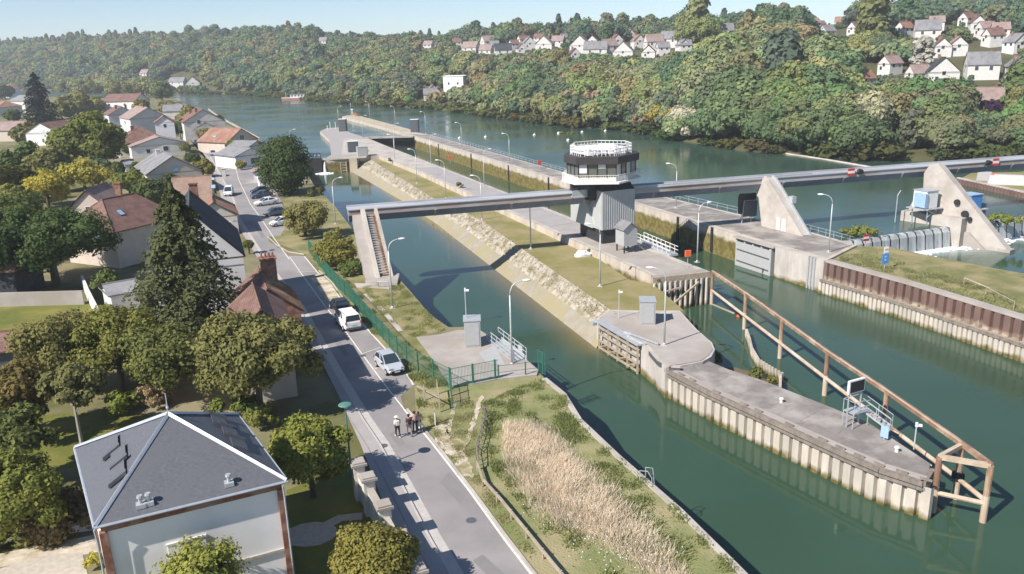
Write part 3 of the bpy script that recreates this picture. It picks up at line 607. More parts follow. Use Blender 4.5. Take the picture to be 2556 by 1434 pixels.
# old curved piles with weeds
cell = [g2(*q, -3.3) for q in [(1860, 822), (1868, 845), (1873, 868), (1890, 897), (1918, 915), (1945, 930), (1944, 962)]]
pile_wall(cell, ZD-.5, -3.3, .55, .18)
tag(pile_wall(cell, ZD-.5, -3.25, .5, .25).build('old_pile_row', mats['pile_l']), 'old low curved row of pale sheet piles standing behind the pier', 'pile wall')
b = MB(); b.prism([(19.2, 75.9), (19.8, 72.4), (19.6, 69.6), (22.0, 66.9), (23.9, 68.4), (24.6, 71.3), (23.9, 74.4), (22.4, 76)], -5, -4.12); struct('mud_bank', b, mats['soil'])
for i, (q, r, h, c) in enumerate([((1765, 888), 22, 2.6, (.10, .12, .03)), ((1790, 900), 16, 1.4, (.09, .11, .03)), ((1890, 935), 22, .9, (.12, .12, .03)), ((1930, 950), 14, .7, (.14, .13, .03))]):
    bush('weed_bush', ['taller green bush against the rounded pier head', 'low green bush at the foot of the rounded pier head', 'low weeds inside the curved pile row', 'tuft of yellowish weeds at the end of the curved pile row'][i], q, -4.0, r, h, c, .16, 700, 30+i, 'weeds behind the pier')
# ---------------------------------------------------------------- weir
W0, W1, W2 = np.array([49.2, 117.0]), np.array([68.8, 124.5]), np.array([118, 143.0])
wd = (W1-W0)/np.hypot(*(W1-W0)); wn = np.array([wd[1], -wd[0]])
t = thing('weir', 'low weir of narrow gates with water falling over it beyond the spit', 'weir', (W0[0], W0[1], ZD))
fall = M('falling_water', (.24, .26, .26), (.34, .36, .36), .5, 1.2, .02, third=(.46, .48, .47), tscale=.8, stretch=(1, 1, .15), spec=.5)
n = 12; L = np.hypot(*(W1-W0))
for k in range(n+24):
    s = L*k/n; 
    if 19.6 < s-L*0+0 and False: pass
    p = W0+wd*s; q = p+wd*(L/n*.86)
    if k == n or k == n+1: continue
    b = MB(); pr_ = [(0, ZU+.03), (.5, ZU-.06), (1.0, ZU-.6), (1.35, ZD-.2)]
    for (o1, z1), (o2, z2) in zip(pr_, pr_[1:]): b.quad((*(p+wn*o2), z2), (*(q+wn*o2), z2), (*(q+wn*o1), z1), (*(p+wn*o1), z1))
    b.build('water_sheet', fall, t)
b = MB()
for k in range(n+25):
    p = W0+wd*(L*k/n-.12); b.hexa([(*(p+wn*o), z) for z, oo in ((ZD-.4, 0),) for o in ()] or [(*(p+wn*0-wd*.1), ZD-.4), (*(p+wn*1.5-wd*.1), ZD-.4), (*(p+wn*1.5+wd*.1), ZD-.4), (*(p+wn*0+wd*.1), ZD-.4), (*(p+wn*0-wd*.1), ZU+.1), (*(p+wn*.7-wd*.1), ZU+.02), (*(p+wn*.7+wd*.1), ZU+.02), (*(p+wn*0+wd*.1), ZU+.1)])
b.build('rib', mats['boxd'], t)
b = MB(); b.bar((*(W0-wn*.2), -3.3), (*(W2-wn*.2), -3.3), .5, 4.0); b.build('sill', mats['conc_d'], t)
g = random.Random(8); b = MB()
for i in range(4200):
    s = g.uniform(-.5, L*3); p = W0+wd*s+wn*(1.3+abs(g.gauss(0, .8))*(.5+.9*g.random())); r = g.uniform(.06, .22); b.ell((p[0], p[1], ZD), (r*1.6, r, r*.45), 6, 2, True)
tag(b.build('foam', mats['foam']), 'white foam where the falling water lands at the weir foot', 'foam', kind='stuff')
for i, (q, r, h) in enumerate([((2120, 582), 22, 1.3), ((2150, 580), 26, 1.5), ((2178, 580), 20, 1.4), ((2500, 548), 26, 1.4), ((2540, 548), 24, 1.3), ((1400, 332), 9, .5), ((1425, 333), 10, .4)]):
    bush('water_plant', 'leafy water plants on the crest of the weir, %s' % ['nearest the lock head', 'middle clump near the lock head', 'farthest clump from the lock head', 'left clump beyond the big pier', 'right clump beyond the big pier'][i] if i < 5 else ['small yellowish weed patch floating in mid river', 'small yellowish weed patch floating right of its twin'][i-5], q, ZU, r, h, (.16, .17, .03), .2, 500, 50+i, 'weeds on the weir', 'water plant')
# land strip on the right beyond the weir
ri = [(92.2, 164), (94.6, 146), (112, 135), (150, 140), (150, 190), (108, 170.5), (98.5, 171)]
b = MB(); b.prism(ri, -6, -.2); b.f = b.f[1:]; struct('right_islet', b, mats['isl'])
tag(pile_wall([(91.9, 164.2), (94.4, 145.8), (113, 134.5)], -6, -.1, .9, -.3).build('islet_pile_wall', mats['pile_r']), 'short rusty pile wall at the edge of the islet beyond the weir', 'pile wall')
b = MB(); b.bar((91.9, 164.2, -.05), (94.4, 145.8, -.05), .6, .3); b.bar((94.4, 145.8, -.05), (113, 134.5, -.05), .6, .3); tag(b.build('islet_capping', mats['conc_l']), 'pale capping beam on the islet pile wall', 'beam')
# ---------------------------------------------------------------- beam bridge
B0 = np.array([-22.2, 109.0]); B1 = np.array([140, 152.0]); bd = (B1-B0)/np.hypot(*(B1-B0)); bn = np.array([bd[1], -bd[0]])   # bn points to the camera side
def bp3(s, o, z): p = B0+bd*s+bn*o; return (p[0], p[1], z)
BL = float(np.hypot(*(B1-B0)))
t = thing('pipe_bridge', 'long straight grey steel box beam crossing both canals and passing through the tower', 'bridge', (B0[0], B0[1], 0))
def girder(prof, s0, s1):
    b = MB(); n_ = len(prof); V = [bp3(s0, o, z) for o, z in prof]+[bp3(s1, o, z) for o, z in prof]
    return b.add(V, [tuple(range(n_)), tuple(range(n_, 2*n_))[::-1]]+[(i, n_+i, n_+(i+1) % n_, (i+1) % n_) for i in range(n_)])
zT, zM, zB = 7.4, 6.55, 5.6
girder([(-1.3, zT), (1.3, zT), (1.3, zT-.12), (-1.3, zT-.12)], 0, BL).build('top_plate', mats['beam'], t)
girder([(-1.15, zT-.12), (1.15, zT-.12), (1.15, zM), (-1.15, zM)], .1, BL).build('upper_web', mats['beam_r'], t)
girder([(-1.15, zM), (1.15, zM), (.62, zB), (-.62, zB)], .1, BL).build('lower_web', mats['beam_shade'], t)
b = MB()
for s in range(12, int(BL), 11): b = MB(); b.bar(bp3(s, 1.19, zM), bp3(s, .66, zB), .3, .1); b.build('splice_plate', mats['beam_r'], t)
girder([(.95, zT), (1.12, zT), (1.12, zT+.28), (.95, zT+.28)], 36, 72).build('cable_tray', mats['galv'], t)
girder([(-1.1, zT), (-.95, zT), (-.95, zT+.25), (-1.1, zT+.25)], 0, BL).build('kerb_angle', mats['beam'], t)
def on_beam(px, py):
    d = fw*FPX+RV*(px-1278)+UV*(717-py); 
    # intersection with the camera-side face of the beam
    nn = np.array([bn[0], bn[1], 0]); o = np.array([*(B0+bn*1.2), 0]); k = nn.dot(o-CC)/nn.dot(d); p = CC+d*k; return (p[:2]-B0)@bd, p[2]
for i, (x, y) in enumerate([(2123, 430), (2484, 405)]):
    s, z = on_beam(x, y); q = B0+bd*s+bn*1.5
    t = thing('no_entry_sign', 'red and white barred sign on the beam %s' % ['between the two concrete struts', 'near its right-hand end'][i], 'sign', (q[0], q[1], z-.6))
    ax = lambda a, zz, o=1.45: bp3(s+a, o, z+zz)
    b = MB(); b.hexa([ax(-.6, -.6, 1.4), ax(.6, -.6, 1.4), ax(.6, -.6, 1.3), ax(-.6, -.6, 1.3), ax(-.6, .6, 1.4), ax(.6, .6, 1.4), ax(.6, .6, 1.3), ax(-.6, .6, 1.3)]); b.build('sign_plate', mats['red'], t)
    b = MB(); b.hexa([ax(-.6, -.2, 1.43), ax(.6, -.2, 1.43), ax(.6, -.2, 1.4), ax(-.6, -.2, 1.4), ax(-.6, .2, 1.43), ax(.6, .2, 1.43), ax(.6, .2, 1.4), ax(-.6, .2, 1.4)]); b.build('white_bar', mats['white'], t)
    b = MB(); b.bar(bp3(s, 1.15, z-.2), bp3(s, 1.3, z-.2), .15); b.build('bracket', mats['galv'], t)
    s2 = s+(1.6 if i == 0 else -1.6); t = thing('signal_lamp', 'dark round signal lamp beside the %s barred sign' % ['left-hand', 'right-hand'][i], 'signal light', bp3(s2, 1.4, z))
    b = MB(); b.tube([bp3(s2, 1.2, z), bp3(s2, 1.75, z)], [.45, .42], 12); b.build('housing', mats['black'], t)
    b = MB(); b.bar(bp3(s2, 1.2, z+.1), bp3(s2+.8*(1 if i == 0 else -1), 1.3, z-.3), .08); b.build('arm', mats['boxd'], t)
# left inclined leg: two fins with a stair between
def fin_leg(name, label, foot, ds, sep, th, prof, mat, stairs=None):
    """prof: (s,z) with s=0 at the front foot, growing towards the beam"""
    dd = -AX; nn = np.array([-dd[1], dd[0]]); t = thing(name, label, 'bridge support', (foot[0], foot[1], 0))
    return t, dd, nn
F0 = np.array([-16.2, 98.8]); dd = np.array([-.31, .951]); dd /= np.hypot(*dd); nn = np.array([dd[1], -dd[0]])
t = thing('left_beam_leg', 'sloping concrete leg with a stairway between its fins under the left end of the beam', 'bridge support', (F0[0], F0[1], 0))
b = MB(); b.vprism(F0-nn*.75, dd, [(-.4, .3), (8.9, zT+.25), (9.6, zT+.25), (9.7, 5.9), (6.6, 3.2), (2.4, .2)], .5); b.build('fin', mats['conc_l'], t)
b = MB(); b.vprism(F0+nn*1.0, dd, [(-.4, .3), (8.9, zT+.25), (9.6, zT+.25), (9.7, 5.9), (6.6, 3.2), (2.4, .2)], .35); b.build('fin', mats['conc_l'], t)
b = MB(); b.vprism(F0-nn*1.55, dd, [(.4, .2), (9.0, zT-.5), (9.5, 5.7), (3.6, .2)], 1.3); b.build('leg_body', mats['conc'], t)
b = MB(); b.vprism(F0+nn*.15, dd, [(.2, .2), (8.8, zT-.6), (9.5, 5.6), (2.9, .2)], 1.35); b.build('stair_well', mats['rust'], t)
b = MB()
for k in range(24):
    u = k/24; q = F0+nn*.0+dd*(.3+8.4*u); b = MB(); b.box((q[0], q[1], .85+6.2*u), (.8, .22, .12), math.atan2(nn[1], nn[0])); b.build('stair_tread', mats['galv'], t)
t = thing('leg_abutment', 'rough grey masonry block carrying the foot of the left leg', 'abutment', (-16.8, 97, 0))
b = MB(); b.prism([(-18.9, 101.5), (-14.4, 100.2), (-14.1, 95.6), (-18.2, 96.6)], -2, .35); b.build('block', mats['conc'], t)
b = MB(); b.prism([(-19.6, 97.1), (-14.9, 95.8), (-14.8, 94.2), (-19.0, 95.3)], -.5, .12); b.build('step', mats['conc_l'], t)
b = MB(); b.tube([(-16.3, 95.1, .1), (-16.3, 94.6, .9), (-15.0, 94.3, .9), (-14.9, 94.0, 0)], .07, 6); b.build('pipe', mats['galv'], t)
# right strut on the lock head
F0 = np.array([43.6, 116.4]); K0 = np.array([40.1, 124.0]); dd = (K0-F0)/np.hypot(*(K0-F0)); nn = np.array([dd[1], -dd[0]])
t = thing('right_beam_strut', 'tall pale concrete strut with twin sloping rails holding the beam above the lock head', 'bridge support', (F0[0], F0[1], 0))
pf = [(0, 0), (8.3, 0), (9.3, 4.4), (9.9, 4.7), (9.9, 5.4), (9.0, 7.3), (8.0, 7.6), (7.6, 7.4)]
b = MB(); b.vprism(F0-nn*.2, dd, pf, 1.5); b.build('slab', mats['conc_l'], t)
for o in (-.95, .62):
    b = MB(); b.vprism(F0+nn*o, dd, [(-.5, 0), (7.3, 7.5), (8.2, 7.9), (8.4, 7.4), (.9, 0)], .28); b.build('rail', mats['conc_l'] if o < 0 else mats['galv'], t)
b = MB(); b.vprism(F0-nn*.98, dd, [(3.1, 0.05), (4.0, .05), (4.0, 2.0), (3.1, 2.0)], .06); b.vprism(F0-nn*.98, dd, [(4.3, 0.05), (5.1, .05), (5.1, 2.0), (4.3, 2.0)], .06); b.build('door', mats['offwhite'], t)
b = MB(); b.box((*(F0+nn*1.1+dd*4.2), 4.6), (.7, .9, 1.0), .3); b.build('lamp_box', mats['galv'], t)
# big strut in the weir
Q0 = np.array([75.6, 119.4]); Q1 = np.array([67.6, 130.2]); dd = (Q1-Q0)/np.hypot(*(Q1-Q0)); nn = np.array([dd[1], -dd[0]])
t = thing('weir_strut', 'big triangular concrete pier sloping down into the water in the middle of the weir', 'bridge support', (Q0[0], Q0[1], ZD))
b = MB(); b.vprism(Q0, dd, [(-.6, ZD-.5), (15.2, ZD-.5), (15.2, .6), (14.2, 3.2), (13.2, 3.6), (13.4, 6.6), (12.6, 8.0), (11.4, 8.3), (10.7, 7.7), (-.6, ZD+.25)], 1.5); b.build('slab', mats['conc_l'], t)
b = MB(); b.vprism(Q0-nn*.9, dd, [(2.0, ZD-.5), (14, ZD-.5), (14, -1.9), (5.2, -1.9)], .9); b.build('lower_wing', mats['conc'], t)
b = MB(); b.vprism(Q0-nn*1.7, dd, [(5.8, ZD-.5), (15.5, ZD-.5), (15.5, .4), (5.8, .4)], 1.9); b.build('side_wall', mats['conc_l'], t)
b = MB(); b.vprism(Q0+nn*.05, dd, [(-.9, ZD-.2), (.9, ZD-.2), (.9, ZD+.55), (-.9, ZD+.4)], 1.7); b.build('toe', mats['conc'], t)
b = MB()
for a, z, r in ((7.6, 2.6, .45), (6.2, .9, .55), (5.4, .2, .35)): q = Q0-nn*.86+dd*a; b = MB(); b.tube([(q[0], q[1], z), (*(q-nn*.35), z)], r, 10); b.build('winch', mats['black'], t)
def sitting(name, label, cat, c, dims, z, mat, parts=(), rz=.37):
    t = thing(name, label, cat, (c[0], c[1], z)); b = MB(); b.box((c[0], c[1], z+dims[2]/2), dims, rz); b.build('housing', mats[mat], t, bevel=.06)
    b = MB(); b.box((c[0], c[1], z+dims[2]+.06), (dims[0]+.2, dims[1]+.2, .12), rz); b.build('roof', mats['zinc'] if mat != 'blue' else mats['blue_l'], t)
    return t
c = Q0+dd*11.8-nn*2.6; t = sitting('machine_house', 'white machine housing on a steel stage left of the big weir pier', 'machine housing', c, (2.4, 2.6, 2.7), 1.5, 'white')
b = MB(); b.box((c[0]-nn[0]*1.45, c[1]-nn[1]*1.45, 2.8), (.5, 2.2, 2.2), .37); b.build('blue_side', mats['blue_l'], t)
b = MB(); b.box((c[0], c[1], 1.4), (4.2, 3.4, .15), .37)
for k in (-1, 1):
    for j in (-1, 1): b.bar((*(c+nn*1.5*k+dd*1.2*j), 1.4), (*(c+nn*1.0*k+dd*1.2*j), -1.4), .15)
    b.bar((*(c+nn*1.8*k-dd*1.3), 1.35), (*(c-nn*1.8*k-dd*1.3), .1), .12)
b.build('stage', mats['galv'], t)
b = MB(); b.tube([(*(c-nn*3.0+dd*3), -1), (*(c-nn*3.0+dd*3), 3.4), (*(c-nn*2.2+dd*3), 4.1)], .08, 6); b.build('lifting_arm', mats['galv'], t)
c = Q0+dd*7.6+nn*3.6; t = sitting('machine_house', 'blue machine housing on a grey stage right of the big weir pier', 'machine housing', c, (2.4, 2.2, 2.3), 1.0, 'blue')
b = MB(); b.box((c[0], c[1], .9), (4.8, 3.0, .18), .37); b.box((*(c+nn*3.2), .6), (.3, 2.6, 1.9), .37); b.bar((*c, .8), (*(c+nn*.2), -1.4), .5); b.build('stage', mats['box'], t)
b = MB(); b.tube([(*(c-nn*2.2+dd*1.5), 1), (*(c-nn*2.6+dd*1.5), 3.6)], .4, 8); b.build('motor', mats['rust'], t)
# ---------------------------------------------------------------- control tower
t = thing('control_tower', 'lock control tower with grey ribbed cladding and a glazed octagonal cabin on top', 'control tower', (14.5, 118, 0))
A = np.array([13.2, 114.2]); ex = np.array([.93, .36]); ey = np.array([-.36, .93])
def tp_(a, b_): p = A+ex*a+ey*b_; return (p[0], p[1])
b = MB(); b.prism([tp_(.3, .3), tp_(4.9, .3), tp_(4.9, 7.6), tp_(.3, 7.6)], 0, 2.2); b.build('plinth', mats['dark'], t)
b = MB(); b.prism([tp_(0, 0), tp_(5.4, 0), tp_(5.4, 5.2), tp_(0, 5.2)], 2.1, 7.75); o1 = b.build('shaft', mats['clad'], t)
b = MB(); b.add([(*tp_(-.4, 2.4), 2.1), (*tp_(0.0, 2.4), 2.1), (*tp_(0, 9.5), 2.1), (*tp_(-.4, 9.5), 2.1), (*tp_(-.4, 4.4), 6.5), (*tp_(0.0, 4.4), 6.5), (*tp_(0, 9.5), 6.5), (*tp_(-.4, 9.5), 6.5)], [(3, 2, 1, 0), (4, 5, 6, 7), (0, 1, 5, 4), (1, 2, 6, 5), (2, 3, 7, 6), (3, 0, 4, 7)]); b.prism([tp_(0, 5.2), tp_(4.6, 5.2), tp_(4.6, 9.5), tp_(0, 9.5)], 2.1, 6.3); b.build('rear_shaft', mats['clad'], t)
b = MB()
for k in range(15): p = tp_(.18+k*.36, -.04); b = MB(); b.box((p[0], p[1], 4.95), (.09, .1, 5.5), math.atan2(ex[1], ex[0])); b.build('cladding_rib', mats['clad'], o1)
b = MB(); b.add([(*tp_(0, 0), 7.75), (*tp_(5.4, 0), 7.75), (*tp_(5.4, 5.2), 7.75), (*tp_(0, 5.2), 7.75), (*tp_(.2, .9), 8.7), (*tp_(5.1, .9), 8.7), (*tp_(5.1, 5), 8.7), (*tp_(.2, 5), 8.7)], [(3, 2, 1, 0), (4, 5, 6, 7), (0, 1, 5, 4), (1, 2, 6, 5), (2, 3, 7, 6), (3, 0, 4, 7)]); b.prism([tp_(-1.2, 1.6), tp_(5.2, 1.6), tp_(5.2, 8), tp_(-1.2, 8)], 6.3, 9.0); b.build('neck', mats['dark'], t)
OC = [(7.7, 117.3), (9.3, 113.6), (15.5, 113.0), (19.4, 117.6), (18.8, 121.8), (13.6, 124.2), (8.9, 122.2)]; oc = np.mean(np.array(OC), 0)
def sc_oct(k, dk=0): return [tuple(oc+(np.array(p)-oc)*k) for p in OC]
b = MB(); b.prism(sc_oct(1.0), 8.95, 9.2); b.build('balcony_floor', mats['white'], t)
b = MB(); b.prism(sc_oct(.84), 9.2, 9.95); b.build('parapet', mats['offwhite'], t)
wins = sc_oct(.85)
for i in range(7):
    p, q = np.array(wins[i]), np.array(wins[(i+1) % 7]); n_ = max(3, int(np.hypot(*(q-p))/1.15)); e = (q-p)/np.hypot(*(q-p)); ou = np.array([e[1], -e[0]])*-1
    if (p-oc)@ou < 0: ou = -ou
    for k in range(n_):
        a = p+(q-p)*k/n_; c = p+(q-p)*(k+1)/n_
        b = MB(); b.hexa([(*(a-ou*.08), 9.9), (*a, 9.9), (*c, 9.9), (*(c-ou*.08), 9.9), (*(a-ou*.08), 11.75), (*a, 11.75), (*c, 11.75), (*(c-ou*.08), 11.75)]); o = b.build('window', mats['glass2'] if not (i == 2 and k%2 == 0) else mats['offwhite'], t)
        b = MB(); b.bar((*(a+ou*.03), 9.9), (*(a+ou*.03), 11.75), .12); b.build('mullion', mats['dark'], o)
        if i == 1 and k in (0, 2):
            u = a+(c-a)*.1+ou*.03; v = c-(c-a)*.1+ou*.03; zl = 10.45 if k == 0 else 11.1; b = MB(); b.hexa([(*u, zl), (*(u+ou*.02), zl), (*(v+ou*.02), zl), (*v, zl), (*u, 11.7), (*(u+ou*.02), 11.7), (*(v+ou*.02), 11.7), (*v, 11.7)]); b.build('blind', mats['white'], o)
b = MB(); b.prism(sc_oct(.94), 11.7, 12.75); b.build('roof_fascia', mats['darkb'], t, bevel=.03)
RR = sc_oct(.985)
b = MB()
for a, c in zip(RR, RR[1:]+RR[:1]):
    b.tube([(*a, 10.2), (*c, 10.2)], .035, 4); n_ = max(2, int(math.dist(a, c)/.35))
    for k in range(n_): p = np.array(a)+(np.array(c)-np.array(a))*k/n_; b.tube([(*p, 9.2), (*p, 10.2)], .022, 4)
b.build('balcony_railing', mats['white'], t)
b = MB(); rr2 = sc_oct(.76)
for a, c in zip(rr2, rr2[1:]+rr2[:1]):
    for z in (13.2, 13.65, 14.1): b.tube([(*a, z), (*c, z)], .055, 4)
    n_ = max(2, int(math.dist(a, c)/.55))
    for k in range(n_): p = np.array(a)+(np.array(c)-np.array(a))*k/n_; b.tube([(*p, 12.7), (*p, 14.15)], .05, 4)
b.build('roof_railing', mats['white'], t)
b = MB(); 
for k in range(6):
    q = oc+ex*(-3.0+k*1.1)+ey*-.3; b.box((q[0], q[1], 13.3), (.85, 5.6, .9), math.atan2(ex[1], ex[0]), .92)
b.build('roof_plant', mats['white'], t, bevel=.04)
b = MB(); p = tp_(-1.6, 3.0); b.box((p[0], p[1], 6.9), (3.4, 2.0, .2), .37); b.box((p[0], p[1]-.9, 7.4), (3.4, .06, 1.0), .37); b.build('beam_landing', mats['galv'], t)
# cabin on stilts in front of the tower
cx, cy = g2(1563, 628); rz = math.atan2(AX[1], AX[0])+math.pi/2+.02
t = thing('relay_cabin', 'small grey gabled cabin on stilts at the foot of the control tower', 'cabin', (cx, cy, 0))
def rot(x, y, rz=rz): return (cx+x*math.cos(rz)-y*math.sin(rz), cy+x*math.sin(rz)+y*math.cos(rz))
b = MB(); b.box((cx, cy, 2.2), (2.1, 2.3, 2.3), rz); b.build('cabin_body', mats['box'], t)
b = MB(); r_ = [rot(-1.05, -1.17), rot(1.05, -1.17), rot(1.05, 1.17), rot(-1.05, 1.17), rot(0, -1.2), rot(0, 1.2)]
b.add([(*rot(-1.25, -1.35), 3.25), (*rot(0, -1.35), 4.25), (*rot(0, 1.35), 4.25), (*rot(-1.25, 1.35), 3.25), (*rot(1.25, -1.35), 3.25), (*rot(1.25, 1.35), 3.25), (*rot(-1.25, -1.35), 3.35), (*rot(0, -1.35), 4.38), (*rot(0, 1.35), 4.38), (*rot(-1.25, 1.35), 3.35), (*rot(1.25, -1.35), 3.35), (*rot(1.25, 1.35), 3.35)], [(0, 3, 2, 1), (1, 2, 5, 4), (6, 7, 8, 9), (7, 10, 11, 8), (0, 1, 7, 6), (1, 4, 10, 7), (3, 9, 8, 2), (2, 8, 11, 5), (0, 6, 9, 3), (4, 5, 11, 10)]); b.build('roof', mats['tile_g'], t)
b = MB(); b.add([(*rot(-1.05, -1.155), 3.3), (*rot(1.05, -1.155), 3.3), (*rot(0, -1.155), 4.2)], [(0, 1, 2)]); b.build('gable', mats['box'], t)
for x, y in ((-.9, -1), (.9, -1), (-.9, 1), (.9, 1)):
    b = MB(); p = rot(x, y); b.box((p[0], p[1], .52), (.16, .16, 1.06), rz); b.build('leg', mats['dark'], t)
b = MB()
for k in range(4): p = rot(1.6+k*.22, -.4); b.box((p[0], p[1], .95-k*.25), (.24, .9, .05), rz)
b.bar((*rot(1.4, -.9), 1.0), (*rot(2.5, -.9), 0), .06); b.bar((*rot(1.4, .1), 1.0), (*rot(2.5, .1), 0), .06); b.build('steps', mats['galv'], t)
# gate walkway beside the tower, with railings
wk = [g2(1598, 600, .2), g2(1682, 637, .2)]
t = thing('gate_walkway', 'narrow steel walkway with railings along the chamber edge by the tower', 'walkway', (*wk[0], 0))
b = MB(); b.bar((*wk[0], .2), (*wk[1], .2), 1.3, .3); b.build('deck', mats['galv'], t)
b = MB()
for o in (-.6, .6):
    L_ = offset(wk, o)
    for z in (.8, 1.3): b.tube([(*L_[0], z), (*L_[1], z)], .045, 4)
    for p, d in walk(L_, 1.3): b.tube([(*p, .3), (*p, 1.3)], .045, 4)
b.build('railing', mats['white'], t)
# life buoy box on post
p = G(1716, 668, 0); t = thing('lifebuoy_post', 'orange lifebuoy box on a thin post at the corner of the lock island', 'lifebuoy', (p[0], p[1], 0))
b = MB(); b.tube([(p[0], p[1], 0), (p[0], p[1], 1.6)], .05, 6); b.build('post', mats['galv'], t)
b = MB(); b.box((p[0], p[1]-.05, 1.85), (.8, .3, .85), .2); b.build('box', mats['orange'], t, bevel=.05)
for i, (x, y, c_, cc) in enumerate([(1124, 408, 'orange', 'middle of the lock island deck'), (1347, 421, 'red', 'river side of the lock wall left of the tower')]):
    p = G(x, y, 0); t = thing('lifebuoy_post', '%s lifebuoy box on the %s' % ('orange' if c_ == 'orange' else 'red', cc), 'lifebuoy', (p[0], p[1], 0))
    b = MB(); b.tube([(p[0], p[1], 0), (p[0], p[1], 1.2)], .06, 6); b.build('post', mats['galv'], t)
    b = MB(); b.box((p[0], p[1], 1.5), (.9, .35, .9), .2); b.build('box', mats[c_], t)
# dark traffic display on the lock wall
def display(name, label, p, w_, h_, z, rz, back=True):
    t = thing(name, label, 'signal board', (p[0], p[1], 0)); cs, sn = math.cos(rz), math.sin(rz); P = lambda x, y, zz: (p[0]+x*cs-y*sn, p[1]+x*sn+y*cs, zz)
    b = MB(); c_ = .25; o = [(-w_/2, z+c_*2), (-w_/2+c_, z), (w_/2, z), (w_/2, z+h_), (-w_/2+c_, z+h_), (-w_/2, z+h_-c_*2)]
    b.add([P(a, -.15, zz) for a, zz in o]+[P(a, .15, zz) for a, zz in o], [tuple(range(6)), tuple(range(6, 12))[::-1]]+[(i, 6+i, 6+(i+1) % 6, (i+1) % 6) for i in range(6)]); b.build('panel', mats['dark'], t)
    b = MB(); b.hexa([P(-w_*.25, -.3, z-.5), P(w_*.55, -.3, z-.5), P(w_*.55, -.2, z-.5), P(-w_*.25, -.2, z-.5), P(-w_*.2, -.3, z+h_*.62), P(w_*.55, -.3, z+h_*.62), P(w_*.55, -.2, z+h_*.62), P(-w_*.2, -.2, z+h_*.62)]); b.build('inner_panel', mats['boxd'], t)
    b = MB(); b.tube([P(-w_*.3, -.3, 0), P(-w_*.22, -.32, z+h_*.66), P(w_*.55, -.32, z+h_*.66)], .07, 5)
    for x in (-w_*.2, w_*.3): b.tube([P(x, .1, 0), P(x, .1, z+.2)], .08, 5); b.tube([P(x, .9, 0), P(x, .1, z+.5)], .05, 4)
    b.build('frame', mats['galv'], t); return t
display('traffic_display', 'large dark back of a traffic board on the lock wall left of the concrete strut', g2(1862, 556), 3.0, 3.2, 1.5, .2)
# dark cabinets at the far lock gate
def cabinet(name, label, p, dims, mat, top='box', rz=0.0, z=0):
    t = thing(name, label, 'cabinet', (p[0], p[1], z)); b = MB(); b.box((p[0], p[1], z+dims[2]/2), dims, rz); b.build('body', mats[mat], t, bevel=.03)
    b = MB(); b.box((p[0], p[1], z+dims[2]+.05), (dims[0]+.14, dims[1]+.14, .1), rz); b.build('lid', mats[top], t)
    b = MB(); b.box((p[0]+math.sin(rz)*(dims[1]/2+.02), p[1]-math.cos(rz)*(dims[1]/2+.02), z+dims[2]*.5), (dims[0]*.82, .04, dims[2]*.86), rz); b.build('door', mats[mat], t); return t
cabinet('gate_cabinet', 'dark cabinet with a pale roof at the left end of the far lock gate', g2(857, 328), (2.8, 2.8, 4.6), 'boxd', 'white')
cabinet('gate_cabinet', 'dark cabinet with a pale roof at the right end of the far lock gate', g2(1036, 330), (3.0, 2.8, 4.6), 'boxd', 'white')
cabinet('gate_cabinet', 'small grey block beside the near left canal gate', g2(905, 390), (3.0, 2.6, 2.6), 'box', 'box', .3)
cabinet('gate_cabinet', 'open dark machinery cabin on the island tip next to a grey block', g2(882, 380), (3.0, 2.2, 3.2), 'boxd', 'white', .3)
# far lock gate
ga, gb = np.array([-50.5, 290.5]), np.array([-33.2, 290.0])
t = thing('far_lock_gate', 'far dark lock gate closing the head of the chamber under a pale footway', 'lock gate', (ga[0], ga[1], 0))
b = MB(); b.bar((*ga, -2.9), (*gb, -2.9), .9, 5.4); b.build('gate_leaf', mats['black'], t)
b = MB(); b.bar((*ga, -.1), (*gb, -.1), 2.4, .5); b.build('footway', mats['conc_l'], t)
railing('far_gate_railing', 'railing along the footway of the far lock gate', [(ga[0], ga[1]-1), (gb[0], gb[1]-1)], 1.1, .15, 2.2, .04)
# gate of the left canal, with the leak
t = thing('left_canal_gate', 'weathered timber gate with a footway closing the upper end of the left canal', 'lock gate', (-52, 232.5, ZD))
b = MB(); b.bar((-58.8, 232.9, -2.6), (-46.2, 233.2, -2.6), .8, 4.6); b.build('gate_leaf', mats['timber'], t)
b = MB()
for z in (-3.8, -3.0, -2.2, -1.4): b.bar((-51.5, 232.3, z), (-46.5, 232.5, z), .25, .18)
for x in (-51.5, -49.8, -48, -46.4): b.bar((x, 232.3, -4.2), (x, 232.4, -.8), .25)
b.build('gate_rail', mats['timber_l'], t)
b = MB(); b.bar((-54, 232.6, -.4), (-40.5, 233.2, -.1), 2.2, .4); b.build('footway', mats['conc_l'], t)
b = MB(); b.box((-44.2, 232.6, -2.4), (2.2, 2.4, 4.4), .0); b.build('gate_pier', mats['conc_y'], t)
t = thing('black_sluice', 'black steel sluice with white framed openings at the left canal gate', 'sluice', (-56.2, 232, ZD))
b = MB(); b.box((-56.0, 231.6, -2.2), (5.6, 1.0, 4.6)); b.build('sluice_gate', mats['black'], t)
b = MB()
for k in range(6): b.tube([(-58.6+k*1.04, 231.4, 0), (-58.6+k*1.04, 231.4, 1.5)], .1, 5)
for z in (.5, 1.5): b.bar((-58.6, 231.4, z), (-53.3, 231.4, z), .16)
b.build('sluice_frame', mats['dark'], t)
b = MB()
for k in range(4): b.box((-57.8+k*1.3, 231.6, .95), (.7, .1, .6))
b.build('sluice_pane', mats['blue_l'], t)
t = thing('leak_jet', 'white jet of water leaking through the left canal gate and splashing below', 'water jet', (-52.2, 231.2, ZD))
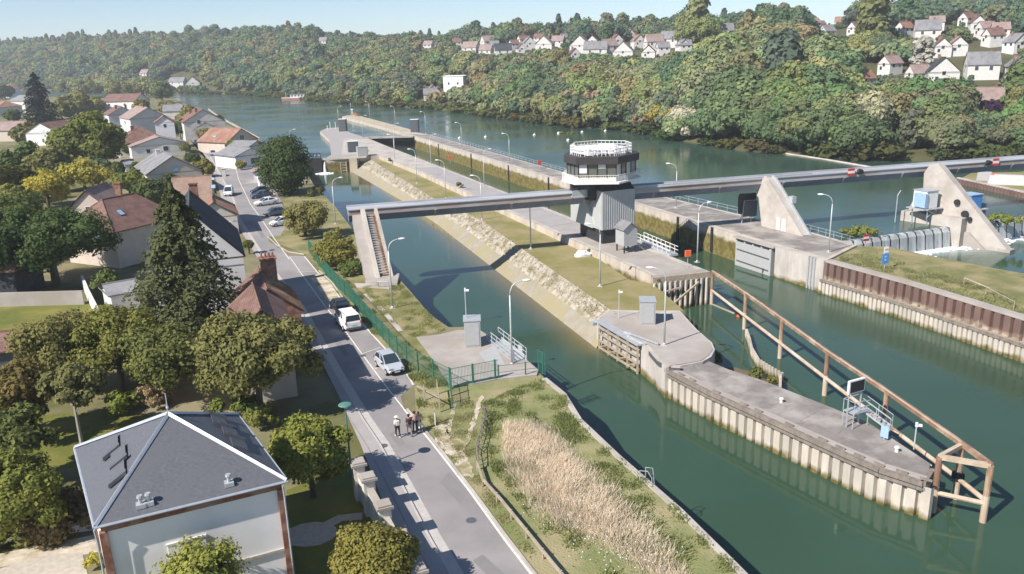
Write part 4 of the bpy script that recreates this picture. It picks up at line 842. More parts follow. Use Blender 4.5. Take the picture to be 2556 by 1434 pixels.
b = MB(); b.tube([(-52.4, 232, -.9), (-52.4, 231.3, -2.4), (-52.3, 230.9, ZD)], [.18, .3, .45], 7); b.build('jet', mats['foam'], t)
b = MB(); g = random.Random(2)
for i in range(60): a = g.uniform(0, 6.3); r = g.uniform(0, 2.2)**.9; b.ell((-52.2+math.cos(a)*r*1.2, 230.2+math.sin(a)*r, ZD), (.4, .4, .5*(1-r/3)), 6, 2, True)
b.build('splash', mats['foam'], t)
# island tip clutter
for i, (x, y) in enumerate(((825, 325), (838, 322), (818, 326))):
    p = G(x, y, 0); b = MB(); b.tube([(p[0], p[1], 0), (p[0], p[1], [3.2, 2.6, 2.0][i])], .14, 6); tag(b.build('mooring_post', mats['white']), 'white post on the upstream tip of the island, %s' % ['tallest of three', 'right of the tallest', 'left of the tallest'][i], 'post')
p = G(880, 292, 0); t = thing('beacon_frame', 'pale steel beacon frame at the upstream end of the guide wall', 'beacon', (p[0], p[1], 0))
b = MB()
for dx, dy in ((-.8, 0), (.8, 0), (0, 1)): b.tube([(p[0]+dx, p[1]+dy, 0), (p[0], p[1], 3.2)], .12, 5)
b.box((p[0], p[1], 3.4), (.9, .9, .6)); b.build('tripod', mats['white'], t)
b = MB(); b.box((p[0]+1.6, p[1]-1, 1.2), (1.2, .1, 1.2)); b.build('board', mats['orange'], t)
# ---------------------------------------------------------------- lamps
def lamp_proto():
    t = thing('lamp_post', 'lamp', 'street lamp', (0, 0, 0), 'curved lamp posts along the locks')
    b = MB(); b.tube([(0, 0, 0), (0, 0, .25)], .14, 8); b.tube([(0, 0, .2), (0, 0, 4), (0, 0, 6.6)], [.10, .085, .065], 8); b.build('pole', mats['lampmet'], t, smooth=True)
    b = MB(); pts = [(0, 0, 6.55), (.05, 0, 7.0), (.22, 0, 7.4), (.55, 0, 7.68), (1.0, 0, 7.82), (1.25, 0, 7.84)]; b.tube(pts, .05, 6); b.build('arm', mats['lampmet'], t, smooth=True)
    b = MB(); b.ell((1.55, 0, 7.84), (.42, .17, .12), 10, 6); b.build('lamp_head', mats['white'], t, smooth=True)
    b = MB(); b.box((0, 0, .02), (.6, .6, .06)); b.build('base_plate', mats['conc_l'], t)
    return t
LP0 = lamp_proto()
lamps = [(980, 770, 0, .3, 'on the grassy left bank just above the white van'), (838, 560, 0, .35, 'on the left bank beside the round bushes'), (1278, 912, 0, .2, 'on the left bank slab by the ladder frames'),
 (1498, 715, -1.1, 2.8, 'on the island grass in front of the relay cabin'), (1658, 862, -1.1, 2.8, 'on the rounded pier head beside the grey cabinet'), (1325, 622, -1.1, 2.8, 'on the island grass where the beam shadow crosses'),
 (1203, 549, -1.1, 2.8, 'on the island grass just behind the beam'), (1113, 496, -1.1, 2.8, 'on the island grass, second beyond the beam'), (1041, 458, -1.1, 2.8, 'on the island grass, third beyond the beam'), (986, 408, -1.1, 2.8, 'on the island grass, farthest from the beam'),
 (1209, 466, 0, .35, 'on the chamber edge of the island just behind the beam'), (1076, 413, 0, .35, 'on the chamber edge of the island, second beyond the beam'), (985, 374, 0, .35, 'on the chamber edge of the island, third beyond the beam'), (906, 346, 0, .35, 'on the chamber edge of the island near the far gate'), (846, 313, 0, .35, 'behind the dark cabinet on the island tip'),
 (1740, 655, 0, .35, 'at the corner of the lock island near the orange lifebuoy'), (1272, 412, 0, 2.8, 'on the lock wall, second left of the tower'), (1153, 373, 0, 2.8, 'on the lock wall, third left of the tower'), (1063, 334, 0, 2.8, 'on the lock wall right of the dark cabinet'), (987, 314, 0, 2.8, 'on the upstream guide wall near the dark cabinet'), (923, 297, 0, 2.8, 'in the middle of the upstream guide wall'), (877, 291, 0, 2.8, 'at the end of the upstream guide wall by the beacon'),
 (1574, 470, 0, 2.8, 'on the lock wall hidden behind the tower roof'), (1687, 520, 0, 2.8, 'on the lock wall right of the tower'), (2068, 630, 0, 2.8, 'on the lock head between the strut and the spit'), (728, 392, 0, .3, 'rising behind the dark willow on the left bank')]
for i, (x, y, z, a, where) in enumerate(lamps):
    p = G(x, y, z); lb = 'tall grey curved lamp post '+where
    if i == 0: o = LP0; o.location = p; o.rotation_euler = (0, 0, a); o['label'] = lb
    else: o = dup(LP0, p, a, lb)
p = G(878, 1192, 0); p[2] = 0; t = thing('green_street_lamp', 'green post-top street lamp with a flat disc shade beside the street', 'street lamp', tuple(p))
b = MB(); b.tube([(p[0], p[1], 0), (p[0], p[1], .8), (p[0], p[1], 5.1)], [.1, .08, .05], 8); b.build('pole', mats['lgreen'], t)
b = MB(); b.ell((p[0], p[1], 5.3), (.45, .45, .1), 14, 4, True); b.ell((p[0], p[1], 5.3), (.43, .43, -.05), 14, 3, True); b.build('lamp_shade', mats['lgreen'], t)
b = MB(); b.tube([(p[0], p[1], 5.05), (p[0], p[1], 5.25)], [.09, .16], 8); b.build('lamp_bowl', mats['white'], t)
p = G(672, 672, 0); p[2] = 0
t = thing('black_street_lamp', 'dark post-top street lamp behind the brick chimneys', 'street lamp', tuple(p)); p = G(676, 652, 5.2); p[2] = 0; t.location = p
b = MB(); b.tube([(p[0], p[1], 0), (p[0], p[1], 5.1)], .06, 6); b.build('pole', mats['dark'], t); b = MB(); b.ell((p[0], p[1], 5.15), (.42, .42, .1), 12, 3, True); b.build('lamp_shade', mats['dark'], t)
p = G(575, 553, 5.2); p[2] = 0
t = thing('grey_street_lamp', 'slim grey street lamp with a pale disc shade in the shadow by the road', 'street lamp', tuple(p))
b = MB(); b.tube([(p[0], p[1], 0), (p[0], p[1], 5.1)], .06, 6); b.build('pole', mats['galv'], t); b = MB(); b.ell((p[0], p[1], 5.15), (.45, .45, .1), 12, 3, True); b.build('lamp_shade', mats['galv'], t)
# mast camera on the left slab, on the pier tip, on the pier head
for x, y, z, h, lb in ((1164, 800, 2.6, 3.0, 'thin mast with a white camera behind the grey cabinet on the left slab'), (1545, 795, -1.1, 3.0, 'thin mast with a white camera at the island edge above the small lock gate'), (2281, 1122, -1.4, 1.9, 'thin mast with a white camera near the tip of the long pier')):
    p = G(x, y, z); zz = 0 if z > 0 else z; hh = h+(2.6 if z > 0 else 0); t = thing('camera_mast', lb, 'camera mast', (p[0], p[1], zz))
    b = MB(); b.tube([(p[0], p[1], zz), (p[0], p[1], zz+hh)], .05, 6); b.build('mast', mats['lampmet'], t)
    b = MB(); b.box((p[0]+.18, p[1], zz+hh), (.4, .16, .16), -.3); b.box((p[0], p[1], zz+hh+.05), (.14, .14, .35)); b.build('camera', mats['white'], t)
# ---------------------------------------------------------------- left slab with cabinet, ladder frames, gate
slab = [g2(*q) for q in [(1040, 845), (1096, 839), (1143, 828), (1200, 830), (1299, 889), (1344, 928), (1340, 940), (1245, 950), (1180, 962), (1125, 968), (1085, 905)]]
b = MB(); b.prism(slab, -.2, .16); o = b.build('left_bank_slab', mats['conc']); tag(o, kind='structure')
p = G(1172, 868, .16); cabinet('control_cabinet', 'tall pale grey control cabinet on the left bank slab', (p[0]+.3, p[1]+.9), (1.55, 1.75, 2.6), 'box', 'galv', .05, .16)
p = G(1617, 812, -1.1); cabinet('control_cabinet', 'tall pale grey control cabinet on the rounded pier head', (p[0]+.1, p[1]+1.0), (1.6, 1.9, 2.5), 'box', 'galv', -.1, -1.08)
t = thing('ladder_stage', 'pair of galvanised ladder frames on a stage overhanging the canal beside the left slab', 'ladder frame', (-1.5, 74.5, 0))
La = [g2(1215, 850, .2), g2(1283, 905, .2)]; Lb_ = offset(La, 1.25)
if Lb_[0][0] < La[0][0]: Lb_ = offset(La, -1.25)
b = MB(); b.prism([La[0], La[1], Lb_[1], Lb_[0]], .1, .22); b.build('stage', mats['galv'], t)
for L_, nm in ((La, 'handrail'), (Lb_, 'handrail')):
    b = MB(); P = [np.array(L_[0]), np.array(L_[1])]; n_ = 5
    for k in range(n_+1): q = P[0]+(P[1]-P[0])*k/n_; b.tube([(*q, .1), (*q, 1.35)], .045, 5)
    for z in (.55, .95, 1.35): b.tube([(*P[0], z), (*P[1], z)], .045, 5)
    if L_ is Lb_: b.bar((*P[0], .3), (*P[1], .3), .06, .5); b.box((*(P[0]+(P[1]-P[0])*.8), .8), (.1, .8, .7), .5)
    b.build(nm, mats['galv'], t)
b = MB(); b.prism([g2(1215, 905, .2), g2(1262, 912, .2), g2(1235, 862, .2), g2(1195, 880, .2)], .165, .18); struct('slab_patch', b, mats['box'])
def fence(name, label, line, h, z=0, step=2.5, mat='fgreen', mesh=True, cat='fence', gap=.32, pr=.05):
    t = thing(name, label, cat, (*line[0], z))
    for p, d in walk(line, step): b = MB(); b.box((p[0], p[1], z+h/2+.03), (pr*2, pr*2, h+.06), math.atan2(d[1], d[0])); b.build('post', mats[mat], t)
    b = MB()
    for a, c in zip(line, line[1:]):
        for z_ in (.08, h*.5, h-.03): b.bar((*a, z+z_), (*c, z+z_), .03, .035)
    if mesh:
        for p, d in walk(line, gap): b.bar((*p, z+.05), (*p, z+h), .026)
    b.build('mesh_panel', mats[mat], t); return t
fl = [g2(*q) for q in [(772, 630), (823, 699), (878, 755), (931, 819), (982, 878), (1035, 925), (1125, 972)]]
fence('green_mesh_fence', 'long green welded mesh fence between the parking bays and the left bank', fl, 1.9, gap=.17)
fence('green_mesh_gate', 'double gate of green posts and vertical bars closing off the left slab', [g2(1125, 972), g2(1245, 948)], 1.85, step=2.05, cat='gate', gap=.13, pr=.07)
fence('low_wire_fence', 'sparse green wire fence right of the double gate', [g2(1245, 948), g2(1352, 935)], 1.3, step=2.4, mesh=False)
fence('overhanging_fence_panel', 'narrow green mesh panel fanned out over the canal edge', [g2(1345, 928), g2(1362, 938)], 2.0, step=.7, gap=.12)
fence('short_green_fence', 'short green fence return running towards the street below the gate', [g2(1125, 972), g2(1130, 1025)], 1.6, step=1.5, gap=.2)
b = MB(); rl = [g2(*q) for q in [(912, 735), (960, 780), (1000, 828)]]; ribbon(rl, .55, .05, b); struct('kerb_strip', b, mats['conc_l'])
b = MB(); ribbon([g2(*q) for q in [(1860, 1434), (1700, 1275), (1545, 1140), (1450, 1050), (1410, 985), (1362, 948)]], .35, .06, b)
L_ = [g2(*q) for q in [(1920, 1500), (1860, 1434), (1700, 1275), (1545, 1140), (1450, 1050), (1410, 985), (1362, 946)]]
bb = MB()
L_ = offset(L_, .12)
for a, c in zip(L_, L_[1:]): bb.bar((*a, -.05), (*c, -.05), .42, .3)
tag(bb.build('bank_edging', mats['conc_l']), 'pale concrete edging along the canal side of the meadow', 'edging')
p = G(1612, 1212, 0); b = MB(); b.tube([(p[0]-.35, p[1]+.3, 0), (p[0]-.35, p[1]+.3, .9), (p[0]+.1, p[1], 1.0), (p[0]+.35, p[1]-.2, .6), (p[0]+.4, p[1]-.25, -2)], .03, 5); b.tube([(p[0]+.1, p[1]+.7, 0), (p[0]+.1, p[1]+.7, .9), (p[0]+.5, p[1]+.4, 1.0), (p[0]+.8, p[1]+.2, -2)], .03, 5)
tag(b.build('canal_ladder_hoop', mats['galv']), 'galvanised ladder hoops rising over the meadow edge of the canal', 'ladder')
# wooden fences
t = thing('timber_guardrail', 'low timber guardrail with a pale top rail along the left side of the meadow', 'fence', (*g2(1195, 1180), 0))
gl = [g2(*q) for q in [(1192, 1175), (1205, 1215), (1250, 1265), (1310, 1340), (1385, 1434), (1440, 1500)]]
b = MB()
for a, c in zip(gl, gl[1:]): b.bar((*a, .55), (*c, .55), .12, .16)
b.build('rail', mats['timber_l'], t)
for p, d in walk(gl, 2.2): b = MB(); b.tube([(*p, -.1), (*p, .7)], .07, 6); b.build('post', mats['timber_l'], t)
t = thing('rustic_fence', 'rustic fence of thin branches leaning over beside the meadow track', 'fence', (*g2(1205, 1085), 0))
g = random.Random(4); gl2 = [g2(*q) for q in [(1212, 1035), (1205, 1085), (1190, 1135), (1195, 1175)]]
b = MB()
for p, d in walk(gl2, .75): b = MB(); b.tube([(*p, 0), (p[0]+g.uniform(-.2, .2), p[1]+g.uniform(-.2, .2), .95)], .035, 5); b.build('stake', mats['timber'], t); b = MB(); b.tube([(*p, .8), (p[0]+g.uniform(.2, .6), p[1]+g.uniform(-.5, .5), .05)], .03, 4); b.build('brace', mats['timber'], t)
b = MB()
for z in (.4, .8): b.tube([(*q, z+g.uniform(-.06, .06)) for q in gl2], .035, 5)
b.build('rail', mats['timber'], t)
t = thing('post_and_rail_fence', 'old wooden post and rail fence beside the walkers', 'fence', (*g2(1092, 1030), 0))
gl3 = [g2(*q) for q in [(1040, 975), (1095, 1025), (1100, 1035)]]
for q in [(1092, 985), (1098, 1030), (1060, 1000), (1087, 1060)]: p = g2(*q); b = MB(); b.box((*p, .65), (.1, .1, 1.35)); b.build('post', mats['timber_l'], t)
b = MB(); b.bar((*g2(1042, 985), .75), (*g2(1098, 1020), .9), .08); b.bar((*g2(1092, 985), 1.0), (*g2(1098, 1030), 1.0), .08); b.build('rail', mats['timber_l'], t)
p = g2(1087, 1065); b = MB(); b.tube([(*p, 0), (*p, 1.1)], .045, 5); tag(b.build('marker_post', mats['white']), 'single thin pale marker post in the weeds right of the walkers', 'post')
# ---------------------------------------------------------------- LED board with stairs on the pier
bx, by = g2(2128, 1062, -1.4)
t = thing('led_board', 'dark information board in a white frame above steel steps on the long pier', 'signal board', (bx, by, -1.4))
R_ = .45; P = lambda x, y, z: (bx+x*math.cos(R_)-y*math.sin(R_), by+x*math.sin(R_)+y*math.cos(R_), z-1.4)
b = MB(); b.hexa([P(-.85, -.1, 2.75), P(.85, -.1, 2.75), P(.85, .1, 2.75), P(-.85, .1, 2.75), P(-.85, -.1, 3.85), P(.85, -.1, 3.85), P(.85, .1, 3.85), P(-.85, .1, 3.85)]); b.build('frame', mats['white'], t, bevel=.03)
b = MB(); b.hexa([P(-.72, -.13, 2.87), P(.72, -.13, 2.87), P(.72, -.1, 2.87), P(-.72, -.1, 2.87), P(-.72, -.13, 3.73), P(.72, -.13, 3.73), P(.72, -.1, 3.73), P(-.72, -.1, 3.73)]); b.build('screen', mats['black'], t)
b = MB()
for x in (-.7, .6):
    b.bar(P(x, 0, 0), P(x, 0, 2.8), .09)
b.build('post', mats['galv'], t)
t = thing('steel_steps', 'galvanised steps with handrails leading up to the dark information board', 'steps', (bx+1, by-1, -1.4))
b = MB(); b.hexa([P(-.6, -.55, 1.2), P(1.0, -.55, 1.2), P(1.0, .5, 1.2), P(-.6, .5, 1.2), P(-.6, -.55, 1.26), P(1.0, -.55, 1.26), P(1.0, .5, 1.26), P(-.6, .5, 1.26)]); b.build('landing', mats['galv'], t)
ang = -.62
def S(u, v, z): a = P(1.0, 0, 0); return (a[0]+u*math.cos(ang)-v*math.sin(ang), a[1]+u*math.sin(ang)+v*math.cos(ang), z-1.4)
b = MB()
for k in range(6): b.hexa([S(.1+k*.33, -.4, 1.1-k*.2), S(.36+k*.33, -.4, 1.1-k*.2), S(.36+k*.33, .4, 1.1-k*.2), S(.1+k*.33, .4, 1.1-k*.2), S(.1+k*.33, -.4, 1.14-k*.2), S(.36+k*.33, -.4, 1.14-k*.2), S(.36+k*.33, .4, 1.14-k*.2), S(.1+k*.33, .4, 1.14-k*.2)])
b.build('tread', mats['galv'], t)
b = MB()
for v in (-.42, .42): b.bar(S(0, v, 1.2), S(2.1, v, 0), .06, .16); b.tube([S(0, v, 2.2), S(2.1, v, 1.0), S(2.1, v, 0)], .03, 5); b.tube([S(1.05, v, .7), S(1.05, v, 1.6)], .03, 5); b.tube([S(0, v, 1.7), S(2.1, v, .5)], .025, 5)
for a, c in ((P(-.6, -.55, 1.2), P(-.6, -.55, 2.2)), (P(-.6, .5, 1.2), P(-.6, .5, 2.2)), (P(-.6, -.55, 2.2), P(-.6, .5, 2.2)), (P(-.6, .5, 2.2), P(1.0, .5, 2.2)), (P(-.6, -.55, 2.2), P(.2, -.55, 2.2)), (P(.2, -.55, 2.2), P(1.0, -.55, 2.1)), (P(-.6, -.55, 1.7), P(1, -.55, 1.7))): b.tube([a, c], .03, 5)
for x, y in ((-.6, -.5), (1, -.5), (-.6, .45), (1, .45)): b.tube([P(x, y, 0), P(x, y, 1.2)], .04, 5)
b.build('handrail', mats['galv'], t)
p = G(2203, 1098, -1.4); b = MB(); b.tube([(p[0]+.1, p[1], -1.4), (p[0]+.1, p[1], -.5)], .04, 5); b.box((p[0]+.1, p[1], -.75), (.06, .6, .95), .6); tag(b.build('blue_notice', mats['blue_l']), 'pale blue notice panel standing at the foot of the steel steps', 'sign')
# blue mooring sign on the spit
p = G(2207, 672, -.25); t = thing('mooring_sign', 'blue sign plate under a small striped plate on a post on the spit', 'sign', (p[0], p[1], -.25))
b = MB(); b.tube([(p[0], p[1], -.3), (p[0], p[1], 2.9)], .05, 6); b.build('post', mats['galv'], t)
b = MB(); b.box((p[0], p[1]-.08, 1.1), (.95, .06, 1.25), .25); o = b.build('blue_plate', mats['blue'], t)
b = MB(); b.box((p[0]-.02, p[1]-.13, 1.35), (.36, .03, .2), .25); b.box((p[0]-.02, p[1]-.13, .95), (.26, .03, .22), .25); b.build('white_mark', mats['blue_l'], o)
b = MB(); b.box((p[0], p[1]-.08, 2.2), (.62, .06, .85), .25); o = b.build('striped_plate', mats['white'], t)
b = MB(); b.box((p[0]-.02, p[1]-.13, 2.3), (.5, .03, .16), .25); b.box((p[0]-.02, p[1]-.13, 1.85), (.5, .03, .12), .25); b.build('stripe', mats['box'], o)
p = G(2157, 605, -1.2); t = thing('no_entry_sign', 'small red and white barred board on the lock head by the first weir gate', 'sign', (p[0], p[1], ZU))
b = MB(); b.box((p[0], p[1]-.6, -.4), (1.0, .08, 1.0), .3); o = b.build('sign_plate', mats['red'], t); b = MB(); b.box((p[0]-.02, p[1]-.67, -.4), (.9, .04, .3), .3); b.build('white_bar', mats['white'], o)
b = MB(); b.tube([(p[0], p[1]-.5, -2), (p[0], p[1]-.5, .3)], .06, 5); b.build('post', mats['galv'], t)
t = thing('spit_handrail', 'fallen looking pale handrail on the far end of the spit', 'railing', (*g2(2400, 690, -.3), -.3))
b = MB(); P0 = [g2(*q, -.2) for q in [(2405, 712), (2460, 735), (2530, 772)]]; b.tube([(*q, .6) for q in P0], .05, 4)
for q in P0: b.tube([(*q, -.3), (*q, .7)], .05, 4)
b.tube([(*P0[0], .7), (*g2(2470, 722, -.2), -.1)], .05, 4); b.build('rails', mats['timber_l'], t)
# buoys and boom
for i, (x, y) in enumerate([(1147, 346), (1212, 343), (1334, 338), (1394, 334), (1453, 331), (1511, 328), (1418, 351)]):
    p = G(x, y, ZU); b = MB(); b.ell((p[0], p[1], ZU+.1), (.55, .55, .4), 10, 6); b.tube([(p[0], p[1], ZU+.4), (p[0], p[1], ZU+.8)], .08, 6)
    tag(b.build('buoy', mats['white'], smooth=True), 'white buoy floating in mid river, %s of the row' % ['first from the left', 'second from the left', 'third from the left', 'fourth from the left', 'fifth from the left', 'sixth from the left', 'stray one in front'][i], 'buoy', 'white buoys in the river')
b = MB(); Lq = [G(*q, ZU) for q in [(1912, 378), (2050, 398), (2150, 415), (2230, 428)]]; b.tube([(q[0], q[1], ZU+.05) for q in Lq], .3, 6); tag(b.build('floating_boom', mats['conc_l']), 'long pale floating boom on the river below the wooded bank', 'boom')
p = G(1844, 792, ZD); b = MB(); b.ell((p[0], p[1], ZD+.12), (.3, .3, .26), 10, 6); tag(b.build('buoy', mats['orange'], smooth=True), 'small red buoy floating by the second post of the guide frame', 'buoy')
b = MB(); Lq = [G(*q, ZD) for q in [(1772, 758), (1800, 768), (1836, 785)]]
for k in range(14): q = Lq[0]+(Lq[2]-Lq[0])*k/14; b.ell((q[0], q[1], ZD+.03), (.22, .12, .1), 6, 3)
tag(b.build('float_line', mats['conc_y']), 'string of yellowish floats between the piles and the red buoy', 'float line')
# white rock on the island grass
p = G(1455, 640, -1.1); b = MB(); g = random.Random(6)
b.ell((p[0], p[1], -1.0), (1.3, .7, .8), 9, 5); b.v = [(v[0]+g.uniform(-.12, .12), v[1]+g.uniform(-.12, .12), v[2]+g.uniform(-.1, .1)) for v in b.v]; tag(b.build('white_boulder', mats['white']), 'pale boulder on the island grass below the tower', 'boulder')
bush('boulder_bush', 'small green bush beside the pale boulder', (1466, 632), -1.1, 13, .9, (.12, .13, .03), .15, 350, 60)
bush('wall_bush', 'small green bush growing at the corner of the old pile wall', (1637, 703), -1.1, 16, 1.1, (.13, .14, .04), .16, 400, 61)
bush('deck_shrub', 'small shrub on the dark deck of the lock island', (1146, 463), 0, 10, 1.4, (.12, .12, .04), .25, 250, 62)
bush('deck_shrub', 'thin upright shrub at the far end of the island grass', (973, 402), -1.0, 5, 2.6, (.12, .12, .04), .3, 200, 63)
# ---------------------------------------------------------------- streets and gardens
Rl = [(1385, 1520), (1326, 1434), (1259, 1347), (1173, 1228), (1080, 1109), (1009, 1023)]
rl_ = [g2(*q) for q in Rl]
park_r = [g2(*q) for q in [(1009, 1023), (1000, 990), (1032, 962), (1018, 938), (968, 878), (929, 836), (884, 785), (850, 747), (823, 708), (792, 680), (760, 641), (722, 641), (700, 622), (672, 604), (668, 592)]]
up_r = [g2(*q) for q in [(700, 590), (716, 560), (712, 530), (700, 500), (690, 470), (672, 450), (640, 425), (612, 415), (592, 398), (560, 372), (520, 350), (480, 335)]]
left_e = [g2(*q) for q in [(470, 345), (500, 372), (530, 420), (545, 470), (560, 520), (590, 560), (640, 640), (690, 720), (735, 800), (800, 900), (850, 1000), (900, 1110), (930, 1190), (965, 1280), (1010, 1390), (1060, 1500)]]
struct('street', sheet(rl_+park_r[1:]+up_r+left_e, .012), mats['asphalt'])
chl = [g2(*q) for q in [(1180, 1500), (1143, 1434), (1091, 1347), (1017, 1209), (961, 1109), (920, 1049), (856, 945), (806, 858), (753, 766), (700, 700), (659, 645), (593, 541), (581, 497), (545, 430), (524, 392)]]
struct('gutter_strip', ribbon(chl, .62, .02), mats['channel'])
struct('pavement', sheet(offset(chl, -.38 if offset(chl, 1)[0][0] > chl[0][0] else .38)+left_e, .10), mats['asphalt2'])
b = MB(); kk = offset(chl, -.38 if offset(chl, 1)[0][0] > chl[0][0] else .38)
for a, c in zip(kk, kk[1:]): b.bar((*a, .04), (*c, .04), .14, .14)
struct('kerb', b, mats['channel'])
struct('pavement_joint', ribbon(offset(kk, -.9 if offset(kk, 1)[0][0] > kk[0][0] else .9)[:7], .05, .108), mats['conc_d'])
b = ribbon(offset(rl_, .0), .16, .024)
ln = [g2(*q) for q in [(959, 959), (901, 881), (858, 822), (812, 766), (753, 685), (722, 641)]]
ribbon([g2(1009, 1023)]+ln, .12, .024, b); ribbon([g2(*q) for q in [(722, 648), (681, 591), (655, 551), (625, 510), (596, 450), (586, 412)]], .14, .024, b)
for q in [((722, 641), (760, 641)), ((741, 680), (792, 678)), ((800, 752), (850, 747)), ((858, 822), (905, 812)), ((901, 885), (950, 868)), ((670, 575), (716, 573)), ((662, 560), (714, 556)), ((652, 545), (712, 541)), ((645, 533), (705, 524)), ((632, 513), (690, 500)), ((618, 480), (640, 472)), ((610, 460), (640, 452)), ((930, 926), (968, 905))]: ribbon([g2(*q[0]), g2(*q[1])], .1, .024, b)
ribbon([g2(*q) for q in [(760, 641), (792, 680), (823, 708), (850, 747), (884, 785), (929, 836), (968, 878), (1018, 938), (1032, 962)]], .16, .026, b)
struct('road_markings', b, mats['paint'])
b = MB()
kb = [g2(*q) for q in [(1400, 1520), (1335, 1434), (1268, 1347), (1181, 1228), (1088, 1109), (1017, 1023)]]
for L_ in (kb, [g2(*q) for q in [(668, 592), (690, 612), (720, 630), (760, 636)]], [g2(*q) for q in [(796, 677), (829, 706), (856, 745)]]):
    for a, c in zip(L_, L_[1:]): b.bar((*a, .04), (*c, .04), .16, .12)
struct('pale_kerb', b, mats['conc_l'])
b = MB()
for pl in ([(1120, 1180), (1165, 1225), (1150, 1262), (1098, 1205)], [(985, 1075), (1012, 1108), (996, 1118), (972, 1085)], [(1205, 1385), (1260, 1434), (1228, 1450), (1180, 1400)], [(842, 842), (872, 885), (860, 892), (832, 852)], [(640, 560), (662, 590), (655, 596), (634, 566)]): b.prism([g2(*q) for q in pl], .014, .0165)
struct('asphalt_patches', b, mats['asphalt_p'])
for i, (x, y) in enumerate(((957, 1114), (905, 889), (1176, 1300))):
    p = g2(x, y); b = MB(); b.tube([(*p, .01), (*p, .03)], .32, 14); tag(b.build('manhole_cover', mats['boxd']), 'dark round manhole cover in the street, %s' % ['just in front of the walkers', 'beside the silver hatchback', 'nearest the camera'][i], 'manhole cover')
struct('driveway_ramp', sheet([g2(*q) for q in [(772, 690), (800, 684), (826, 708), (846, 745), (815, 750)]], .03), mats['dirt'])
struct('meadow', sheet([g2(*q) for q in [(1405, 1520), (1338, 1434), (1183, 1228), (1090, 1109), (1038, 1030), (1035, 965), (1125, 968), (1245, 950), (1345, 938), (1410, 985), (1450, 1050), (1545, 1140), (1700, 1275), (1860, 1434), (1900, 1480)]], .02), mats['meadow'])
struct('bank_strip', sheet([g2(*q) for q in [(1035, 960), (1018, 936), (968, 876), (929, 834), (850, 745), (823, 706), (765, 636), (672, 600), (720, 560), (705, 500), (780, 470), (834, 512), (878, 571), (984, 683), (1021, 724), (1071, 783), (1118, 822), (1040, 845), (1125, 968)]], .008), mats['grass'])
b = MB(); gq = random.Random(12)
for pts, w_ in (([(1163, 1190), (1150, 1150), (1110, 1110), (1098, 1060)], 1.0), ([(1180, 1195), (1150, 1130), (1175, 1080), (1195, 1010), (1205, 985)], .38), ([(1118, 1085), (1128, 1040), (1140, 985)], .3), ([(1090, 1095), (1120, 1105), (1170, 1110)], 1.1)): 
    Lq = [np.array(g2(*q)) for q in pts]; z_ = .04+.004*(len(b.f) % 7); dn = [p for p, d in walk(Lq, .35)]; base = len(b.v); vs = []
    for i, p in enumerate(dn):
        d = dn[min(i+1, len(dn)-1)]-dn[max(i-1, 0)]; d = d/(np.hypot(*d)+1e-9); n_ = np.array([-d[1], d[0]]); e = .25 if i in (0, len(dn)-1) else 1; vs += [(*(p+n_*w_*.5*e*gq.uniform(.45, 1.5)), z_), (*(p-n_*w_*.5*e*gq.uniform(.45, 1.5)), z_)]
    b.add(vs, [(2*i+1, 2*i+3, 2*i+2, 2*i) for i in range(len(dn)-1)])
struct('chalky_track', b, mats['dirt'])
struct('lawn', sheet([g2(*q) for q in [(60, 1040), (290, 1025), (420, 1045), (330, 1080), (185, 1110), (195, 1170), (90, 1165)]], .014), mats['lawn'])
struct('small_lawn', sheet([g2(*q) for q in [(-60, 765), (205, 742), (250, 790), (60, 830), (-60, 850)]], .014), mats['lawn'])
struct('garden_path', sheet([g2(*q) for q in [(-60, 1395), (240, 1335), (262, 1375), (215, 1385), (60, 1405), (-60, 1430)]], .016), mats['dirt'])
struct('driveway', sheet([g2(*q) for q in [(-80, 1470), (0, 1420), (120, 1385), (205, 1380), (235, 1500)]], .02), mats['gravel'])
struct('garden_lawn', sheet([g2(*q) for q in [(715, 1225), (870, 1160), (905, 1250), (965, 1350), (1010, 1434), (720, 1500)]], .014), mats['lawn'])
b = MB(); c_ = g2(775, 1335); b.prism([(c_[0]+1.6*math.cos(a/12*6.283), c_[1]+1.3*math.sin(a/12*6.283)) for a in range(12)], .02, .05); ribbon([g2(*q) for q in [(790, 1325), (850, 1295), (905, 1290)]], .8, .045, b); struct('patio', b, mats['gravel'])
struct('yard', sheet([g2(*q) for q in [(560, 400), (600, 395), (640, 420), (700, 470), (690, 500), (660, 450), (612, 420)]], .02), mats['asphalt2'])
